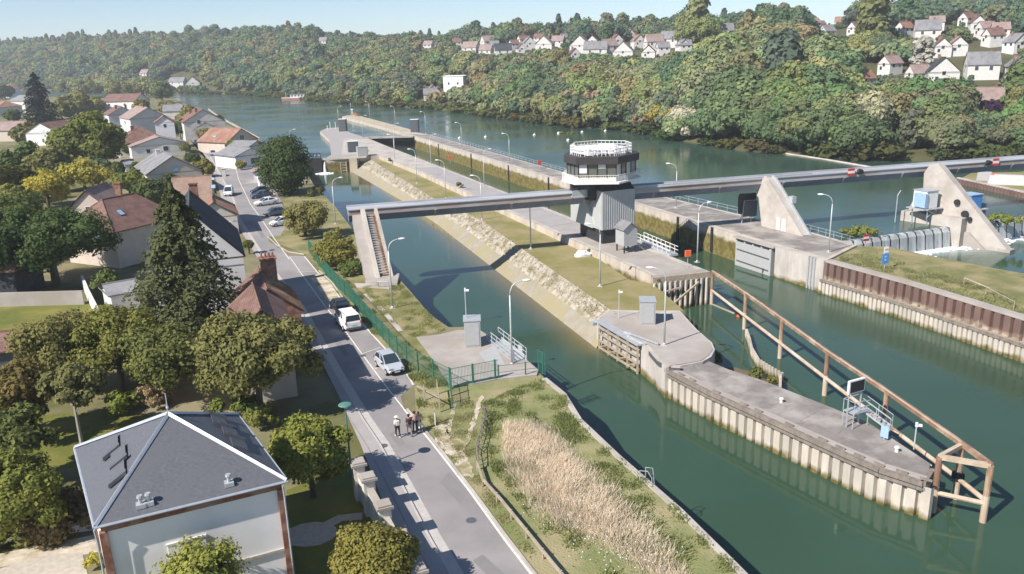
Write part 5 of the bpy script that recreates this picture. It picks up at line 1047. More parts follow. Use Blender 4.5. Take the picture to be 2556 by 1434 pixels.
# dry tall grass and meadow tufts: uncountable blades
def inpoly(x, y, P):
    c = False; j = len(P)-1
    for i in range(len(P)):
        if (P[i][1] > y) != (P[j][1] > y) and x < (P[j][0]-P[i][0])*(y-P[i][1])/(P[j][1]-P[i][1])+P[i][0]: c = not c
        j = i
    return c
def blades(name, label, polypx, n, h, col, seed, w_=.035, z=0.0, spread=.35, clump=0, mat='reed'):
    g = np.random.default_rng(seed); P = [g2(*q, z) for q in polypx]; xs = [p[0] for p in P]; ys = [p[1] for p in P]; pts = []
    cl = [(g.uniform(min(xs), max(xs)), g.uniform(min(ys), max(ys))) for _ in range(clump)] if clump else None
    while len(pts) < n:
        if cl: c = cl[g.integers(len(cl))]; x, y = c[0]+g.normal()*.35, c[1]+g.normal()*.35
        else: x, y = g.uniform(min(xs), max(xs)), g.uniform(min(ys), max(ys))
        if (inpoly(x+g.normal()*.6, y+g.normal()*.6, P) if name.startswith('dry') else inpoly(x, y, P)): pts.append((x, y))
    A_ = np.array(pts); N = len(A_); fld = .5+.5*np.sin(A_[:, 0]*1.9+np.sin(A_[:, 1]*1.3)*1.7)*np.cos(A_[:, 1]*1.1+A_[:, 0]*.6); hh = h*g.uniform(.4, 1.2, N)*(.6+.6*fld); a = g.uniform(0, 6.283, N); ln = (g.normal(size=(N, 2))*spread+np.array([.35, .1])*np.sin(A_[:, :1]*.8+A_[:, 1:]*.5))*hh[:, None]
    dx = np.stack([np.cos(a), np.sin(a)], 1)*w_*.5*g.uniform(.6, 1.6, (N, 1)); z0 = np.full(N, z)
    V = np.stack([np.c_[A_-dx, z0], np.c_[A_+dx, z0], np.c_[A_+ln+dx*.5, z0+hh], np.c_[A_+ln-dx*.5, z0+hh]], 1).reshape(-1, 3)
    me = bpy.data.meshes.new(name); me.vertices.add(4*N); me.vertices.foreach_set('co', V.astype(np.float32).ravel()); me.loops.add(4*N); me.loops.foreach_set('vertex_index', np.arange(4*N, dtype=np.int32)); me.polygons.add(N)
    me.polygons.foreach_set('loop_start', np.arange(0, 4*N, 4, dtype=np.int32)); me.polygons.foreach_set('loop_total', np.full(N, 4, np.int32)); me.update()
    at = me.color_attributes.new('tint', 'FLOAT_COLOR', 'CORNER'); c = np.ones((4*N, 4), np.float32); c[:, 0] = np.repeat(np.clip(g.normal(.1, .25, N)+.8*fld, 0, 1), 4); at.data.foreach_set('color', c.ravel())
    me.materials.append(mats[mat]); o = bpy.data.objects.new(name, me); COL.objects.link(o); o.color = (*col, 1); return tag(o, label, 'grass', kind='stuff')
dry = [(1255, 1058), (1335, 1062), (1400, 1122), (1470, 1200), (1545, 1265), (1610, 1330), (1690, 1434), (1740, 1490), (1670, 1480), (1600, 1408), (1525, 1352), (1430, 1318), (1370, 1285), (1325, 1225), (1265, 1140)]
struct('straw_patch', sheet([g2(*q) for q in dry], .035), mats['straw'])
blades('dry_tall_grass', 'tall straw-coloured dry grass in a band down the meadow', dry, 26000, .5, (.84, .72, .56), 1, .028)
blades('green_meadow_grass', 'green tufts of meadow grass around the dry band', [(1200, 1010), (1345, 945), (1410, 990), (1450, 1050), (1545, 1140), (1700, 1275), (1850, 1430), (1450, 1450), (1230, 1180)], 20000, .24, (.27, .30, .11), 2, .06, clump=260)
blades('verge_grass', 'short grass on the verge between the street and the guardrail', [(1040, 970), (1180, 1000), (1200, 1180), (1250, 1270), (1380, 1440), (1340, 1430), (1190, 1230), (1095, 1110)], 7000, .14, (.38, .36, .17), 3, .05, clump=120)
blades('bank_tufts', 'rough grass tufts on the left bank by the canal', [(905, 720), (985, 690), (1025, 735), (1110, 825), (1040, 845), (1000, 830), (930, 760)], 9000, .2, (.38, .38, .16), 4, .06, clump=110)
blades('fence_weeds', 'weeds growing along the foot of the green mesh fence', [(770, 632), (800, 640), (900, 740), (1010, 850), (1080, 905), (1120, 970), (1125, 1040), (1050, 1060), (1035, 960), (960, 870), (850, 745)], 12000, .28, (.30, .32, .13), 5, .06, clump=150)
blades('spit_tufts', 'rough grass tufts covering the spit', [(2095, 640), (2180, 628), (2250, 655), (2400, 700), (2540, 748), (2556, 790), (2400, 740), (2250, 690), (2100, 655)], 9000, .3, (.36, .36, .17), 6, .08, -.25, clump=160)
g = random.Random(17); fb = MB()
for i in range(110):
    x, y = g.choice([(1420, 1280), (1480, 1330), (1560, 1380), (1640, 1400), (1340, 1230), (1500, 1420)]); p = G(x+g.gauss(0, 45), y+g.gauss(0, 32), 0)
    if p[1] < 62: fb.ell((p[0], p[1], g.uniform(.25, .6)), (.04, .04, .03), 5, 3)
tag(fb.build('white_wildflowers', mats['white']), 'sprinkling of small white wildflower heads in the meadow', 'flowers', kind='stuff')
# ---------------------------------------------------------------- houses
def house(name, label, A, Bp, wid, ze, zr, wall, roof, hipA=0, hipB=0, chim=(), wins=(), sky=(), z0=0.0, over=.35, cat='house', group=None, trim=None, wl=None, wcol='glass', frame='white', ridge_tiles=None):
    """A,Bp ridge ends in plan (gable faces or hip starts); wid width; ze eaves, zr ridge"""
    A = np.array(A[:2], float); Bp = np.array(Bp[:2], float); u = (Bp-A)/np.hypot(*(Bp-A)); v = np.array([-u[1], u[0]]); c = (A+Bp)/2; Lr = float(np.hypot(*(Bp-A)))/2; w2 = wid/2
    la = Lr+hipA; lb = Lr+hipB; P = lambda a, b_, z: (*(c+u*a+v*b_), z); t = thing(name, label, cat, (c[0], c[1], z0), group)
    fA, fB = -la+(over if hipA == 0 else over), lb-over; fA = -la if hipA == 0 else -la+over; fB = lb if hipB == 0 else lb-over; wi = w2-over; dz = (zr-ze)/w2*over; zw = ze+dz*.2
    b = MB(); b.prism([P(fA, -wi, 0)[:2], P(fB, -wi, 0)[:2], P(fB, wi, 0)[:2], P(fA, wi, 0)[:2]], z0-.3, zw)
    zt = ze+(zr-ze)*(1)-.06
    for hh, x, s in ((hipA, fA, 1), (hipB, fB, -1)):
        if hh == 0: b.add([P(x, -wi, zw), P(x, wi, zw), P(x, 0, zt-dz*.1), P(x+s*.25, -wi, zw), P(x+s*.25, wi, zw), P(x+s*.25, 0, zt-dz*.1)], [(0, 1, 2), (5, 4, 3), (0, 2, 5, 3), (1, 4, 5, 2)])
    b.build('wall', mats[wall], t)
    oa = -la-(.3 if hipA == 0 else 0); ob = lb+(.3 if hipB == 0 else 0); ra = -Lr-(.3 if hipA == 0 else 0); rb_ = Lr+(.3 if hipB == 0 else 0); b = MB(); th = .16
    top = [P(oa, -w2, ze), P(ob, -w2, ze), P(ob, w2, ze), P(oa, w2, ze), P(ra, 0, zr), P(rb_, 0, zr)]; bot = [(x, y, z-th) for x, y, z in top]
    b.add(top+bot, [(0, 1, 5, 4), (2, 3, 4, 5)]+([(1, 2, 5)] if hipB else [])+([(3, 0, 4)] if hipA else [])+[(6, 10, 11, 7), (8, 11, 10, 9), (0, 6, 7, 1), (1, 7, 8, 2), (2, 8, 9, 3), (3, 9, 6, 0)]+([(7, 11, 8)] if hipB else [])+([(9, 10, 6)] if hipA else []))
    ro_ = b.build('roof', mats[roof], t)
    b = MB(); b.tube([P(ra, 0, zr+.03), P(rb_, 0, zr+.03)], .11, 5)
    if hipA: b.tube([P(ra, 0, zr), P(oa, -w2, ze+.02)], .09, 4); b.tube([P(ra, 0, zr), P(oa, w2, ze+.02)], .09, 4)
    if hipB: b.tube([P(rb_, 0, zr), P(ob, -w2, ze+.02)], .09, 4); b.tube([P(rb_, 0, zr), P(ob, w2, ze+.02)], .09, 4)
    b.build('ridge', mats[ridge_tiles or roof], ro_)
    zro = lambda b_: zr-(zr-ze)*abs(b_)/w2
    for a, b_, hc, m_ in chim:
        zz = zro(b_); bb = MB(); bb.box((*P(a, b_, 0)[:2], zz+hc/2-.3), (.6, .9, hc+.6), math.atan2(u[1], u[0])); bb.box((*P(a, b_, 0)[:2], zz+hc+.03), (.75, 1.05, .14), math.atan2(u[1], u[0])); bb.build('chimney', mats[m_], ro_)
    for a, b_, sw, sh in sky:   # roof windows
        s = 1 if b_ > 0 else -1; k = math.hypot(w2, zr-ze); du = (zr-ze)/k; dv = w2/k; z = zro(b_); n_ = (0, s*du, dv)
        f = lambda da, db, dh: P(a+da, b_+s*db*dv+s*du*dh, z-db*du+dv*dh)
        bb = MB(); bb.hexa([f(-sw/2, -sh/2, 0), f(sw/2, -sh/2, 0), f(sw/2, sh/2, 0), f(-sw/2, sh/2, 0), f(-sw/2, -sh/2, .09), f(sw/2, -sh/2, .09), f(sw/2, sh/2, .09), f(-sw/2, sh/2, .09)]); o = bb.build('roof_window', mats['boxd'], t)
        bb = MB(); bb.quad(f(-sw*.4, -sh*.42, .095), f(sw*.4, -sh*.42, .095), f(sw*.4, sh*.42, .095), f(-sw*.4, sh*.42, .095)); bb.build('pane', mats['blue_l'], o)
    for wn_ in wins:
        side, a, z, ww, hh = wn_[:5]; mt = wn_[5] if len(wn_) > 5 else wcol
        if side in 'LR': s = 1 if side == 'L' else -1; F = lambda da, dz_, o_: P(a+da, s*(wi+o_), z+dz_)
        else: x = fA if side == 'A' else fB; s = -1 if side == 'A' else 1; F = lambda da, dz_, o_: P(x+s*o_, a+da, z+dz_)
        def bx(x0, x1, z0_, z1_, o0, o1): q = MB(); q.hexa([F(x0, z0_, o0), F(x1, z0_, o0), F(x1, z0_, o1), F(x0, z0_, o1), F(x0, z1_, o0), F(x1, z1_, o0), F(x1, z1_, o1), F(x0, z1_, o1)]); return q
        if mt in ('glass', 'boxd'): o = bx(-ww/2, ww/2, -hh/2, hh/2, -.05, .05).build('window', mats[frame], t); bx(-ww*.42, ww*.42, -hh*.44, hh*.44, .04, .065).build('pane', mats['glass'], o)
        else: bx(-ww/2, ww/2, -hh/2, hh/2, -.05, .07).build('shutter', mats[mt], t)
    return t
# foreground slate house
t = thing('slate_house', 'white house with brick trim under a grey slate pyramid roof with white metal hips', 'house', (-17.8, 38.0, 0))
ec = [np.array(p) for p in [(-24.2, 40.2), (-19.2, 32.2), (-11.4, 35.9), (-16.4, 43.9)]]; pk = np.array([-17.85, 38.2]); cc_ = sum(ec)/4
inn = [cc_+(p-cc_)*.925 for p in ec]; ew = [tuple(p) for p in inn]
b = MB(); b.prism(ew, -.3, 6.75); wall_o = b.build('wall', mats['near_wall'], t)
b = MB()
for k in range(4):
    a, c = inn[k], inn[(k+1) % 4]; b.bar((*(a+(c-a)*.0), 6.64), (*(c), 6.64), .16, .3)
b.build('brick_cornice', mats['brick'], t)
b = MB()
for p in inn: b = MB(); b.box((p[0], p[1], 3.3), (.34, .34, 6.4), .44); b.build('brick_quoin', mats['brick'], t)
b = MB(); v4 = [(*p, 7.0) for p in ec]+[(*pk, 9.75)]; b.add(v4+[(*p, 6.9) for p in ec], [(0, 1, 4), (1, 2, 4), (2, 3, 4), (3, 0, 4), (5, 8, 7, 6), (0, 5, 6, 1), (1, 6, 7, 2), (2, 7, 8, 3), (3, 8, 5, 0)]); roof_o = b.build('roof', mats['slate'], t)
b = MB()
for p in ec:
    d_ = np.array([-(p-pk)[1], (p-pk)[0]]); d_ = d_/np.hypot(*d_)*.12; e = pk+(p-pk)*.995
    b.add([(*(pk-d_), 9.76), (*(pk+d_), 9.76), (*(e+d_), 7.03), (*(e-d_), 7.03), (*pk, 9.90), (*e, 7.14)], [(0, 3, 5, 4), (4, 5, 2, 1)])
b.build('hip_flashing', mats['zinc'], roof_o)
b = MB()
for k in range(4): b.tube([(*ec[k], 6.96), (*ec[(k+1) % 4], 6.96)], .07, 6)
b.build('gutter', mats['zinc'], roof_o)
b = MB(); b.tube([(*pk, 9.7), (*pk, 10.9)], .03, 5); b.ell((*pk, 10.1), (.09, .09, .12), 6, 4); b.build('finial', mats['zinc'], roof_o)
def roofpt(x, y, dz=0):
    # height of the pyramid roof over plan point
    best = 1e9
    for k in range(4):
        a, c = np.array([*ec[k], 7.0]), np.array([*ec[(k+1) % 4], 7.0]); q = np.array([*pk, 9.75]); n_ = np.cross(c-a, q-a); z = a[2]-(n_[0]*(x-a[0])+n_[1]*(y-a[1]))/n_[2]; best = min(best, z)
    return best+dz
def onroof(px, py):
    z = 8.0
    for _ in range(60): p = G(px, py, z); z = .6*z+.4*roofpt(p[0], p[1])
    return np.array([p[0], p[1], z])
for face, L_ in ((3, [(278, 1120), (296, 1145), (293, 1185)]), (1, [(548, 1055), (575, 1082), (597, 1112)])):
    for k, q in enumerate(L_):
        c0 = onroof(*q); e1, e2 = ec[face % 4], ec[(face+1) % 4]; ax = (e2-e1)/np.hypot(*(e2-e1)); up = pk-(e1+ax*((pk-e1)@ax)); up = up/np.hypot(*up)
        R4 = lambda a, b_, h: (c0[0]+ax[0]*a+up[0]*b_, c0[1]+ax[1]*a+up[1]*b_, roofpt(c0[0]+ax[0]*a+up[0]*b_, c0[1]+ax[1]*a+up[1]*b_)+h)
        b = MB(); b.hexa([R4(-.36, -.75, .0), R4(.36, -.75, .0), R4(.36, .75, .0), R4(-.36, .75, .0), R4(-.36, -.75, .18), R4(.36, -.75, .18), R4(.36, .75, .18), R4(-.36, .75, .18)]); o = b.build('roof_window', mats['slate'], t)
        b = MB(); b.hexa([R4(-.42, .6, .1), R4(.42, .6, .1), R4(.42, .85, .1), R4(-.42, .85, .1), R4(-.42, .6, .3), R4(.42, .6, .3), R4(.42, .85, .3), R4(-.42, .85, .3)]); b.build('shutter_box', mats['boxd'], o)
for k, q in enumerate([(352, 1262), (372, 1256), (572, 1208)]):
    c0 = onroof(*q); b = MB(); b.box((c0[0], c0[1], c0[2]+.02), (.42, .42, .2), .44); b.tube([(c0[0], c0[1], c0[2]), (c0[0], c0[1], c0[2]+.42)], .08, 6); b.tube([(c0[0], c0[1], c0[2]+.42), (c0[0], c0[1], c0[2]+.52)], [.15, .13], 8); b.build('roof_vent', mats['galv'], roof_o)
a, c = inn[1], inn[2]; ou = np.array([(c-a)[1], -(c-a)[0]]); ou = ou/np.hypot(*ou); e = (c-a)/np.hypot(*(c-a)); q = a+(c-a)*.5
b = MB(); b.box((*(q+ou*.03-e*.6), 4.0), (1.7, .1, 1.9), math.atan2(e[1], e[0])); b.build('shutter', mats['near_wall'], t)
b = MB(); b.box((*(q+ou*.03-e*.6), 4.0), (.06, .16, 1.9), math.atan2(e[1], e[0])); b.box((*(q+ou*.04-e*.6), 5.0), (1.8, .14, .1), math.atan2(e[1], e[0])); b.build('shutter_frame', mats['offwhite'], t)
b = MB(); b.bar((*(a+ou*.05), 3.1), (*(c+ou*.05), 3.1), .12, .14); b.build('string_course', mats['conc_l'], t)
b = MB()
for p, o_ in ((inn[1], -.1), (inn[2], .3)): b.tube([(p[0]+o_, p[1]-.5, 6.9), (p[0]+o_, p[1]-.42, 6.3), (p[0]+o_, p[1]-.4, 0)], .05, 5)
b.build('downpipe', mats['zinc'], t)
HG = lambda q, z: G(q[0], q[1], z)[:2]
# main village houses (ridge ends sighted on the photograph at their ridge height)
house('brown_roof_house', 'beige house with a brown hipped roof and one blue shutter left of the big fir', (-57.6, 113.6), (-55.2, 118.5), 11.0, 5.2, 8.9, 'beige_r', 'tile_b', 3.2, 3.2, wins=[('A', -1.6, 3.6, 1.0, 1.5, 'blue'), ('A', 1.5, 3.6, 1.1, 1.5), ('L', 0, 3.4, 1.1, 1.4)], sky=[(-2.2, -2.7, .9, 1.2)], chim=())
house('pink_roof_wing', 'pinkish roofed gable wing with a brick chimney behind the brown hipped house', (-62.2, 118.4), (-62.8, 126.0), 9.0, 5.5, 9.6, 'beige_r', 'tile_p', chim=[(2.4, -2.2, 2.0, 'brick')], wins=[('A', 0, 6.6, 1.0, 1.2)])
house('white_gable_house', 'long house with a broad white gable and dark roof facing the road behind the fir', (-32.0, 79.8), (-37.0, 93.2), 9.6, 7.8, 13.0, 'white', 'tile_d', wins=[('A', 1.0, 9.0, .9, 1.1), ('A', 2.4, 5, 1.0, 1.3)], chim=[(6.2, -.5, 1.3, 'brick')], over=.25)
house('orange_lean_house', 'low house with a bright orange roof beside the road behind the white gable', (-47.5, 128.5), (-51.2, 138.0), 7.5, 3.2, 5.6, 'offwhite', 'tile_o')
house('skylight_house', 'house with a tan tiled roof and small roof windows beyond the white gable', HG((432, 444), 8.6), HG((524, 438), 8.6), 12.5, 4.6, 8.6, 'beige_r', 'tile_t', sky=[(3.4, -2.6, .8, 1.0), (3.4, -.9, .6, .7)], chim=[(5.2, .4, 1.2, 'offwhite')], wins=[('R', 3.5, 2.8, 1, 1.3)])
house('brick_stack_house', 'red brown house with a row of brick chimney pots and ribbed roof by the road', (-22.9, 72.6), (-26.1, 80.6), 6.4, 4.0, 6.6, 'brick', 'tile_b', wins=[('A', 0, 3.5, 1, 1.3), ('R', 1, 2.2, 1, 1.3)])
house('shaded_street_house', 'tall brown roofed house almost hidden behind the broad olive tree by the road', (-20.2, 61.8), (-23.1, 69.4), 5.0, 6.0, 8.0, 'beige_r', 'tile_b', wins=[('R', -1, 3.2, 1, 1.3), ('R', 1.5, 3.2, 1, 1.3)])
st_ = MB(); p = np.array([-24.6, 79.3]); st_.box((p[0], p[1], 6.2), (1.5, 1.1, 3.4), .37); st_.box((p[0], p[1], 7.95), (1.7, 1.3, .16), .37); th_ = [o for o in COL.objects if o.name.startswith('brick_stack_house')][0]; so_ = st_.build('chimney', mats['brick'], th_)
for k in range(4): bb = MB(); q = p+np.array([.93, .36])*(-.55+k*.36); bb.tube([(*q, 8.0), (*q, 8.5)], [.13, .1], 7); bb.build('chimney_pot', mats['tile_o'], so_)
bb = MB()
for k in range(11):
    f = .2+k*.78; q = np.array([-22.9, 72.6])+np.array([-.373, .928])*f; bb.bar((q[0]+.12, q[1]+.05, 6.66), (q[0]+3.25*.928, q[1]+3.25*.373, 4.06), .16, .1)
bb.build('roof_seams', mats['rust'], th_)
house('grey_gable_house', 'house with a pale grey roof and beige gable facing the camera in the village middle', HG((429, 390), 8.4), HG((396, 373), 8.4), 11.5, 5.0, 8.4, 'beige_r', 'tile_g', wins=[('A', -.3, 5.8, .9, 1.1, 'blue_l'), ('L', 0, 3, 1, 1.2)], chim=[(3, 1, 1, 'offwhite')])
house('wide_white_house', 'low white house with a wide shallow gable and dark window above the grey gable house', HG((396, 342), 6.0), (HG((396, 342), 6.0)[0]-6.5, HG((396, 342), 6.0)[1]+11), 17.0, 3.6, 6.0, 'white', 'tile_p', wins=[('A', -1.5, 2.4, 1.6, 1.5), ('A', 3.5, 2.0, 1.2, 1.2)])
house('hipped_brown_house', 'square house with a brown pyramid roof right of the big round tree', HG((347, 316), 8.6), (HG((347, 316), 8.6)[0]-.6, HG((347, 316), 8.6)[1]+1), 15.5, 4.0, 8.6, 'offwhite', 'tile_b', 7, 7, wins=[('R', -2, 2.4, 1.2, 1.3)], chim=[(0, 2, 1.3, 'brick')])
house('narrow_white_house', 'tall narrow white house with a small orange roof in the village middle', HG((408, 292), 10.5), (HG((408, 292), 10.5)[0]-3, HG((408, 292), 10.5)[1]+7.5), 6.6, 8.6, 10.8, 'white', 'tile_o', wins=[('A', 0, 7.6, .9, 1.2), ('A', 0, 3, .9, 1.2), ('R', 0, 7, .9, 1.2)])
house('left_gable_house', 'grey gabled house with a brown roof, left one of the pair above the pyramid roof', HG((304, 267), 9.5), (HG((304, 267), 9.5)[0]-9, HG((304, 267), 9.5)[1]+14), 12.5, 6.2, 9.6, 'grey_r', 'tile_b', chim=[(-5, 2, 1.6, 'brick'), (-5, -2, 1.6, 'brick')], wins=[('A', 1, 4, 1, 1.3)])
house('right_gable_house', 'tall grey gabled house with pinkish roof, right of the pair above the pyramid roof', HG((368, 270), 11.0), (HG((368, 270), 11.0)[0]-11, HG((368, 270), 11.0)[1]+15), 14.5, 7.2, 11.2, 'grey_r', 'tile_p', chim=[(-4, 0, 1.2, 'brick')], wins=[('L', 0, 5.5, 1.2, 1.4)])
house('long_roof_building', 'long building with a brown roof and small white gable below the round trees', HG((272, 238), 10.0), HG((352, 236), 10.0), 17.0, 6.4, 10.6, 'white', 'tile_b', wins=[('A', -2, 7, 1.2, 1.4), ('R', -6, 4.5, 1.3, 1.5), ('R', 4, 4.5, 1.3, 1.5)], chim=[(10, 1, 1.4, 'brick'), (13, 1, 1.4, 'brick')])
house('riverside_gable_house', 'pale gabled house with a brown roof closest to the river bend', HG((506, 273), 11.0), (HG((506, 273), 11.0)[0]-8, HG((506, 273), 11.0)[1]+15), 15.0, 6.6, 11.0, 'offwhite', 'tile_b', chim=[(-6, 2, 1.4, 'brick'), (2, 3, 1.4, 'brick')], wins=[('A', 2, 6.6, 1.2, 1.4), ('L', 0, 5, 1.2, 1.4), ('L', -4, 3, 1.2, 1.4)])
house('porch_gable', 'small pale gabled porch wing in front of the riverside gabled house', HG((511, 305), 6.4), (HG((511, 305), 6.4)[0]-3, HG((511, 305), 6.4)[1]+6), 9.0, 3.8, 6.4, 'offwhite', 'tile_b')
house('red_roof_house', 'house with a warm brown roof and dark arched gable window near the dark willow', HG((601, 321), 7.2), (HG((601, 321), 7.2)[0]-11.5, HG((601, 321), 7.2)[1]+7), 13.0, 3.4, 7.2, 'beige_r', 'tile_o', wins=[('A', 0, 4.4, 2.0, 1.6), ('A', 2.6, 2.4, 1.4, 1.2)], sky=[(1, 4, 1.6, .8)], chim=[(-2, -4, 1.4, 'brick')])
house('pale_flat_house', 'low pale house with a shallow grey roof right of the warm brown roof', HG((640, 352), 5.2), HG((588, 352), 5.2), 9.0, 4.0, 5.3, 'offwhite', 'tile_g', wins=[('L', 2, 2.4, 1.2, 1.2), ('R', -3, 2.4, 1.2, 1.2)])
house('white_garage_house', 'small white house with a grey roof and dark garage opening by the yard', HG((625, 372), 4.8), (HG((625, 372), 4.8)[0]-8, HG((625, 372), 4.8)[1]+7.5), 10.0, 3.2, 5.0, 'white', 'tile_g', wins=[('A', -1.0, 1.6, 3.0, 1.7)])
house('pink_wall_shed', 'small shed with a white wall beside the dark willow at the car park', HG((655, 422), 3.2), (HG((655, 422), 3.2)[0]-2, HG((655, 422), 3.2)[1]+7), 5.0, 2.6, 3.2, 'white', 'tile_p')
house('white_annex', 'plain white annex wall between the car park and the dark willow', HG((668, 442), 2.6), (HG((668, 442), 2.6)[0]-1.6, HG((668, 442), 2.6)[1]+4), 4.4, 2.3, 2.7, 'white', 'white')
house('grey_roof_row', 'low building with twin grey and brown roofs near the river bend', HG((408, 262), 7.0), HG((455, 260), 7.0), 14.0, 4.0, 7.0, 'offwhite', 'tile_g', chim=[(4, 0, 1, 'brick')])
house('grey_garage', 'low grey roofed garage at the right foot of the big round tree', HG((306, 400), 3.2), HG((330, 398), 3.2), 9.0, 2.4, 3.2, 'grey_r', 'tile_g')
house('white_gable_barn', 'house with mottled brown roof and white gable end left of the big round tree', HG((98, 308), 8.0), HG((160, 300), 8.0), 13.0, 4.6, 8.2, 'white', 'tile_b', wins=[('R', 2, 2.6, 1.2, 1.4)])
house('hipped_orange_house', 'house with an orange hipped roof at the left edge of the picture', HG((-30, 252), 8.5), HG((14, 253), 8.5), 14.0, 5.4, 8.5, 'grey_r', 'tile_o', 4, 5, wins=[('R', 0, 3.4, 1.2, 1.4), ('R', 4, 3.4, 1.2, 1.4)])
house('white_villa', 'tall white villa with an orange roof at the far left edge', HG((14, 212), 12.0), HG((30, 212), 12.0), 12.0, 8.5, 12.0, 'white', 'tile_o', 3, 3, wins=[('R', -2, 6, 1.2, 1.4), ('R', 3, 6, 1.2, 1.4)])
house('grey_villa', 'villa with a grey hipped roof half hidden by the dark conifer', HG((48, 240), 10.0), HG((74, 240), 10.0), 13.0, 7.0, 10.5, 'offwhite', 'tile_g', 4, 4, wins=[('R', 3, 4, 1.2, 1.4)])
house('mottled_roof_house', 'house with a dull brown roof at the left edge below the orange hipped house', HG((-20, 306), 7.0), HG((66, 304), 7.0), 13.0, 4.2, 7.2, 'beige_r', 'tile_p', sky=[(6, -3, 1, 1)])
house('rust_roof_barn', 'dark barn with a rust coloured roof at the left edge of the picture', HG((-50, 640), 5.0), HG((62, 636), 5.0), 7.0, 3.8, 5.0, 'tile_d', 'tile_o')
house('low_dark_shed', 'low shed with a dark brown roof at the left edge below the small lawn', HG((-50, 835), 3.4), HG((60, 822), 3.4), 6.0, 2.4, 3.4, 'boxd', 'tile_b')
house('fir_side_shed', 'small pale outbuilding in the shade left of the big fir', HG((262, 712), 3.2), HG((330, 700), 3.2), 5.0, 2.5, 3.3, 'grey_r', 'tile_g')
# garden walls
def gwall(name, label, pts, h, th, mat, cap=None, z=0):
    t = thing(name, label, 'wall', (*pts[0], z)); b = MB()
    for a, c in zip(pts, pts[1:]): b.bar((*a, z+h/2-.1), (*c, z+h/2-.1), th, h)
    b.build('masonry', mats[mat], t)
    if cap:
        b = MB()
        for a, c in zip(pts, pts[1:]): b.bar((*a, z+h), (*c, z+h), th+.14, .12)
        b.build('coping', mats[cap], t)
    return t
gwall('garden_wall', 'pale sunlit garden wall running down beside the small lawn', [g2(204, 688, 1.4), g2(218, 722, 1.4), g2(250, 785, 1.4)], 1.5, .3, 'white')
gwall('garden_wall', 'long grey garden wall in the shade behind the small lawn', [g2(-60, 735, 1.6), g2(205, 728, 1.6)], 1.8, .25, 'conc')
gwall('garden_wall', 'low pale wall along the garden path at the lower left corner', [g2(175, 1330), g2(240, 1320)], .6, .25, 'white')
gwall('river_parapet', 'pale parapet along the village river front beyond the houses', [g2(648, 345, .6), g2(545, 290, .6), g2(520, 272, .6)], .8, .4, 'conc_y')
PW = [g2(*q, 2.5) for q in [(893, 1156), (918, 1192), (957, 1262), (1000, 1340), (1040, 1420)]]
t = thing('pillared_street_wall', 'garden wall of pale render with heavy capped pillars beside the street', 'wall', (*PW[0], 0))
b = MB()
for a, c in zip(PW, PW[1:]): b.bar((*a, .9), (*c, .9), .3, 1.9)
b.build('masonry', mats['offwhite'], t)
for p in PW:
    b = MB(); b.box((*p, 1.2), (.7, .7, 2.5), .4); o = b.build('pillar', mats['offwhite'], t); b = MB(); b.box((*p, 2.5), (.98, .98, .16), .4); b.box((*p, 2.62), (.8, .8, .12), .4); b.build('pillar_cap', mats['conc'], o)
b = MB()
for a, c in zip(PW, PW[1:]): b.bar((*a, 1.9), (*c, 1.9), .42, .1)
b.build('coping', mats['conc_l'], t)
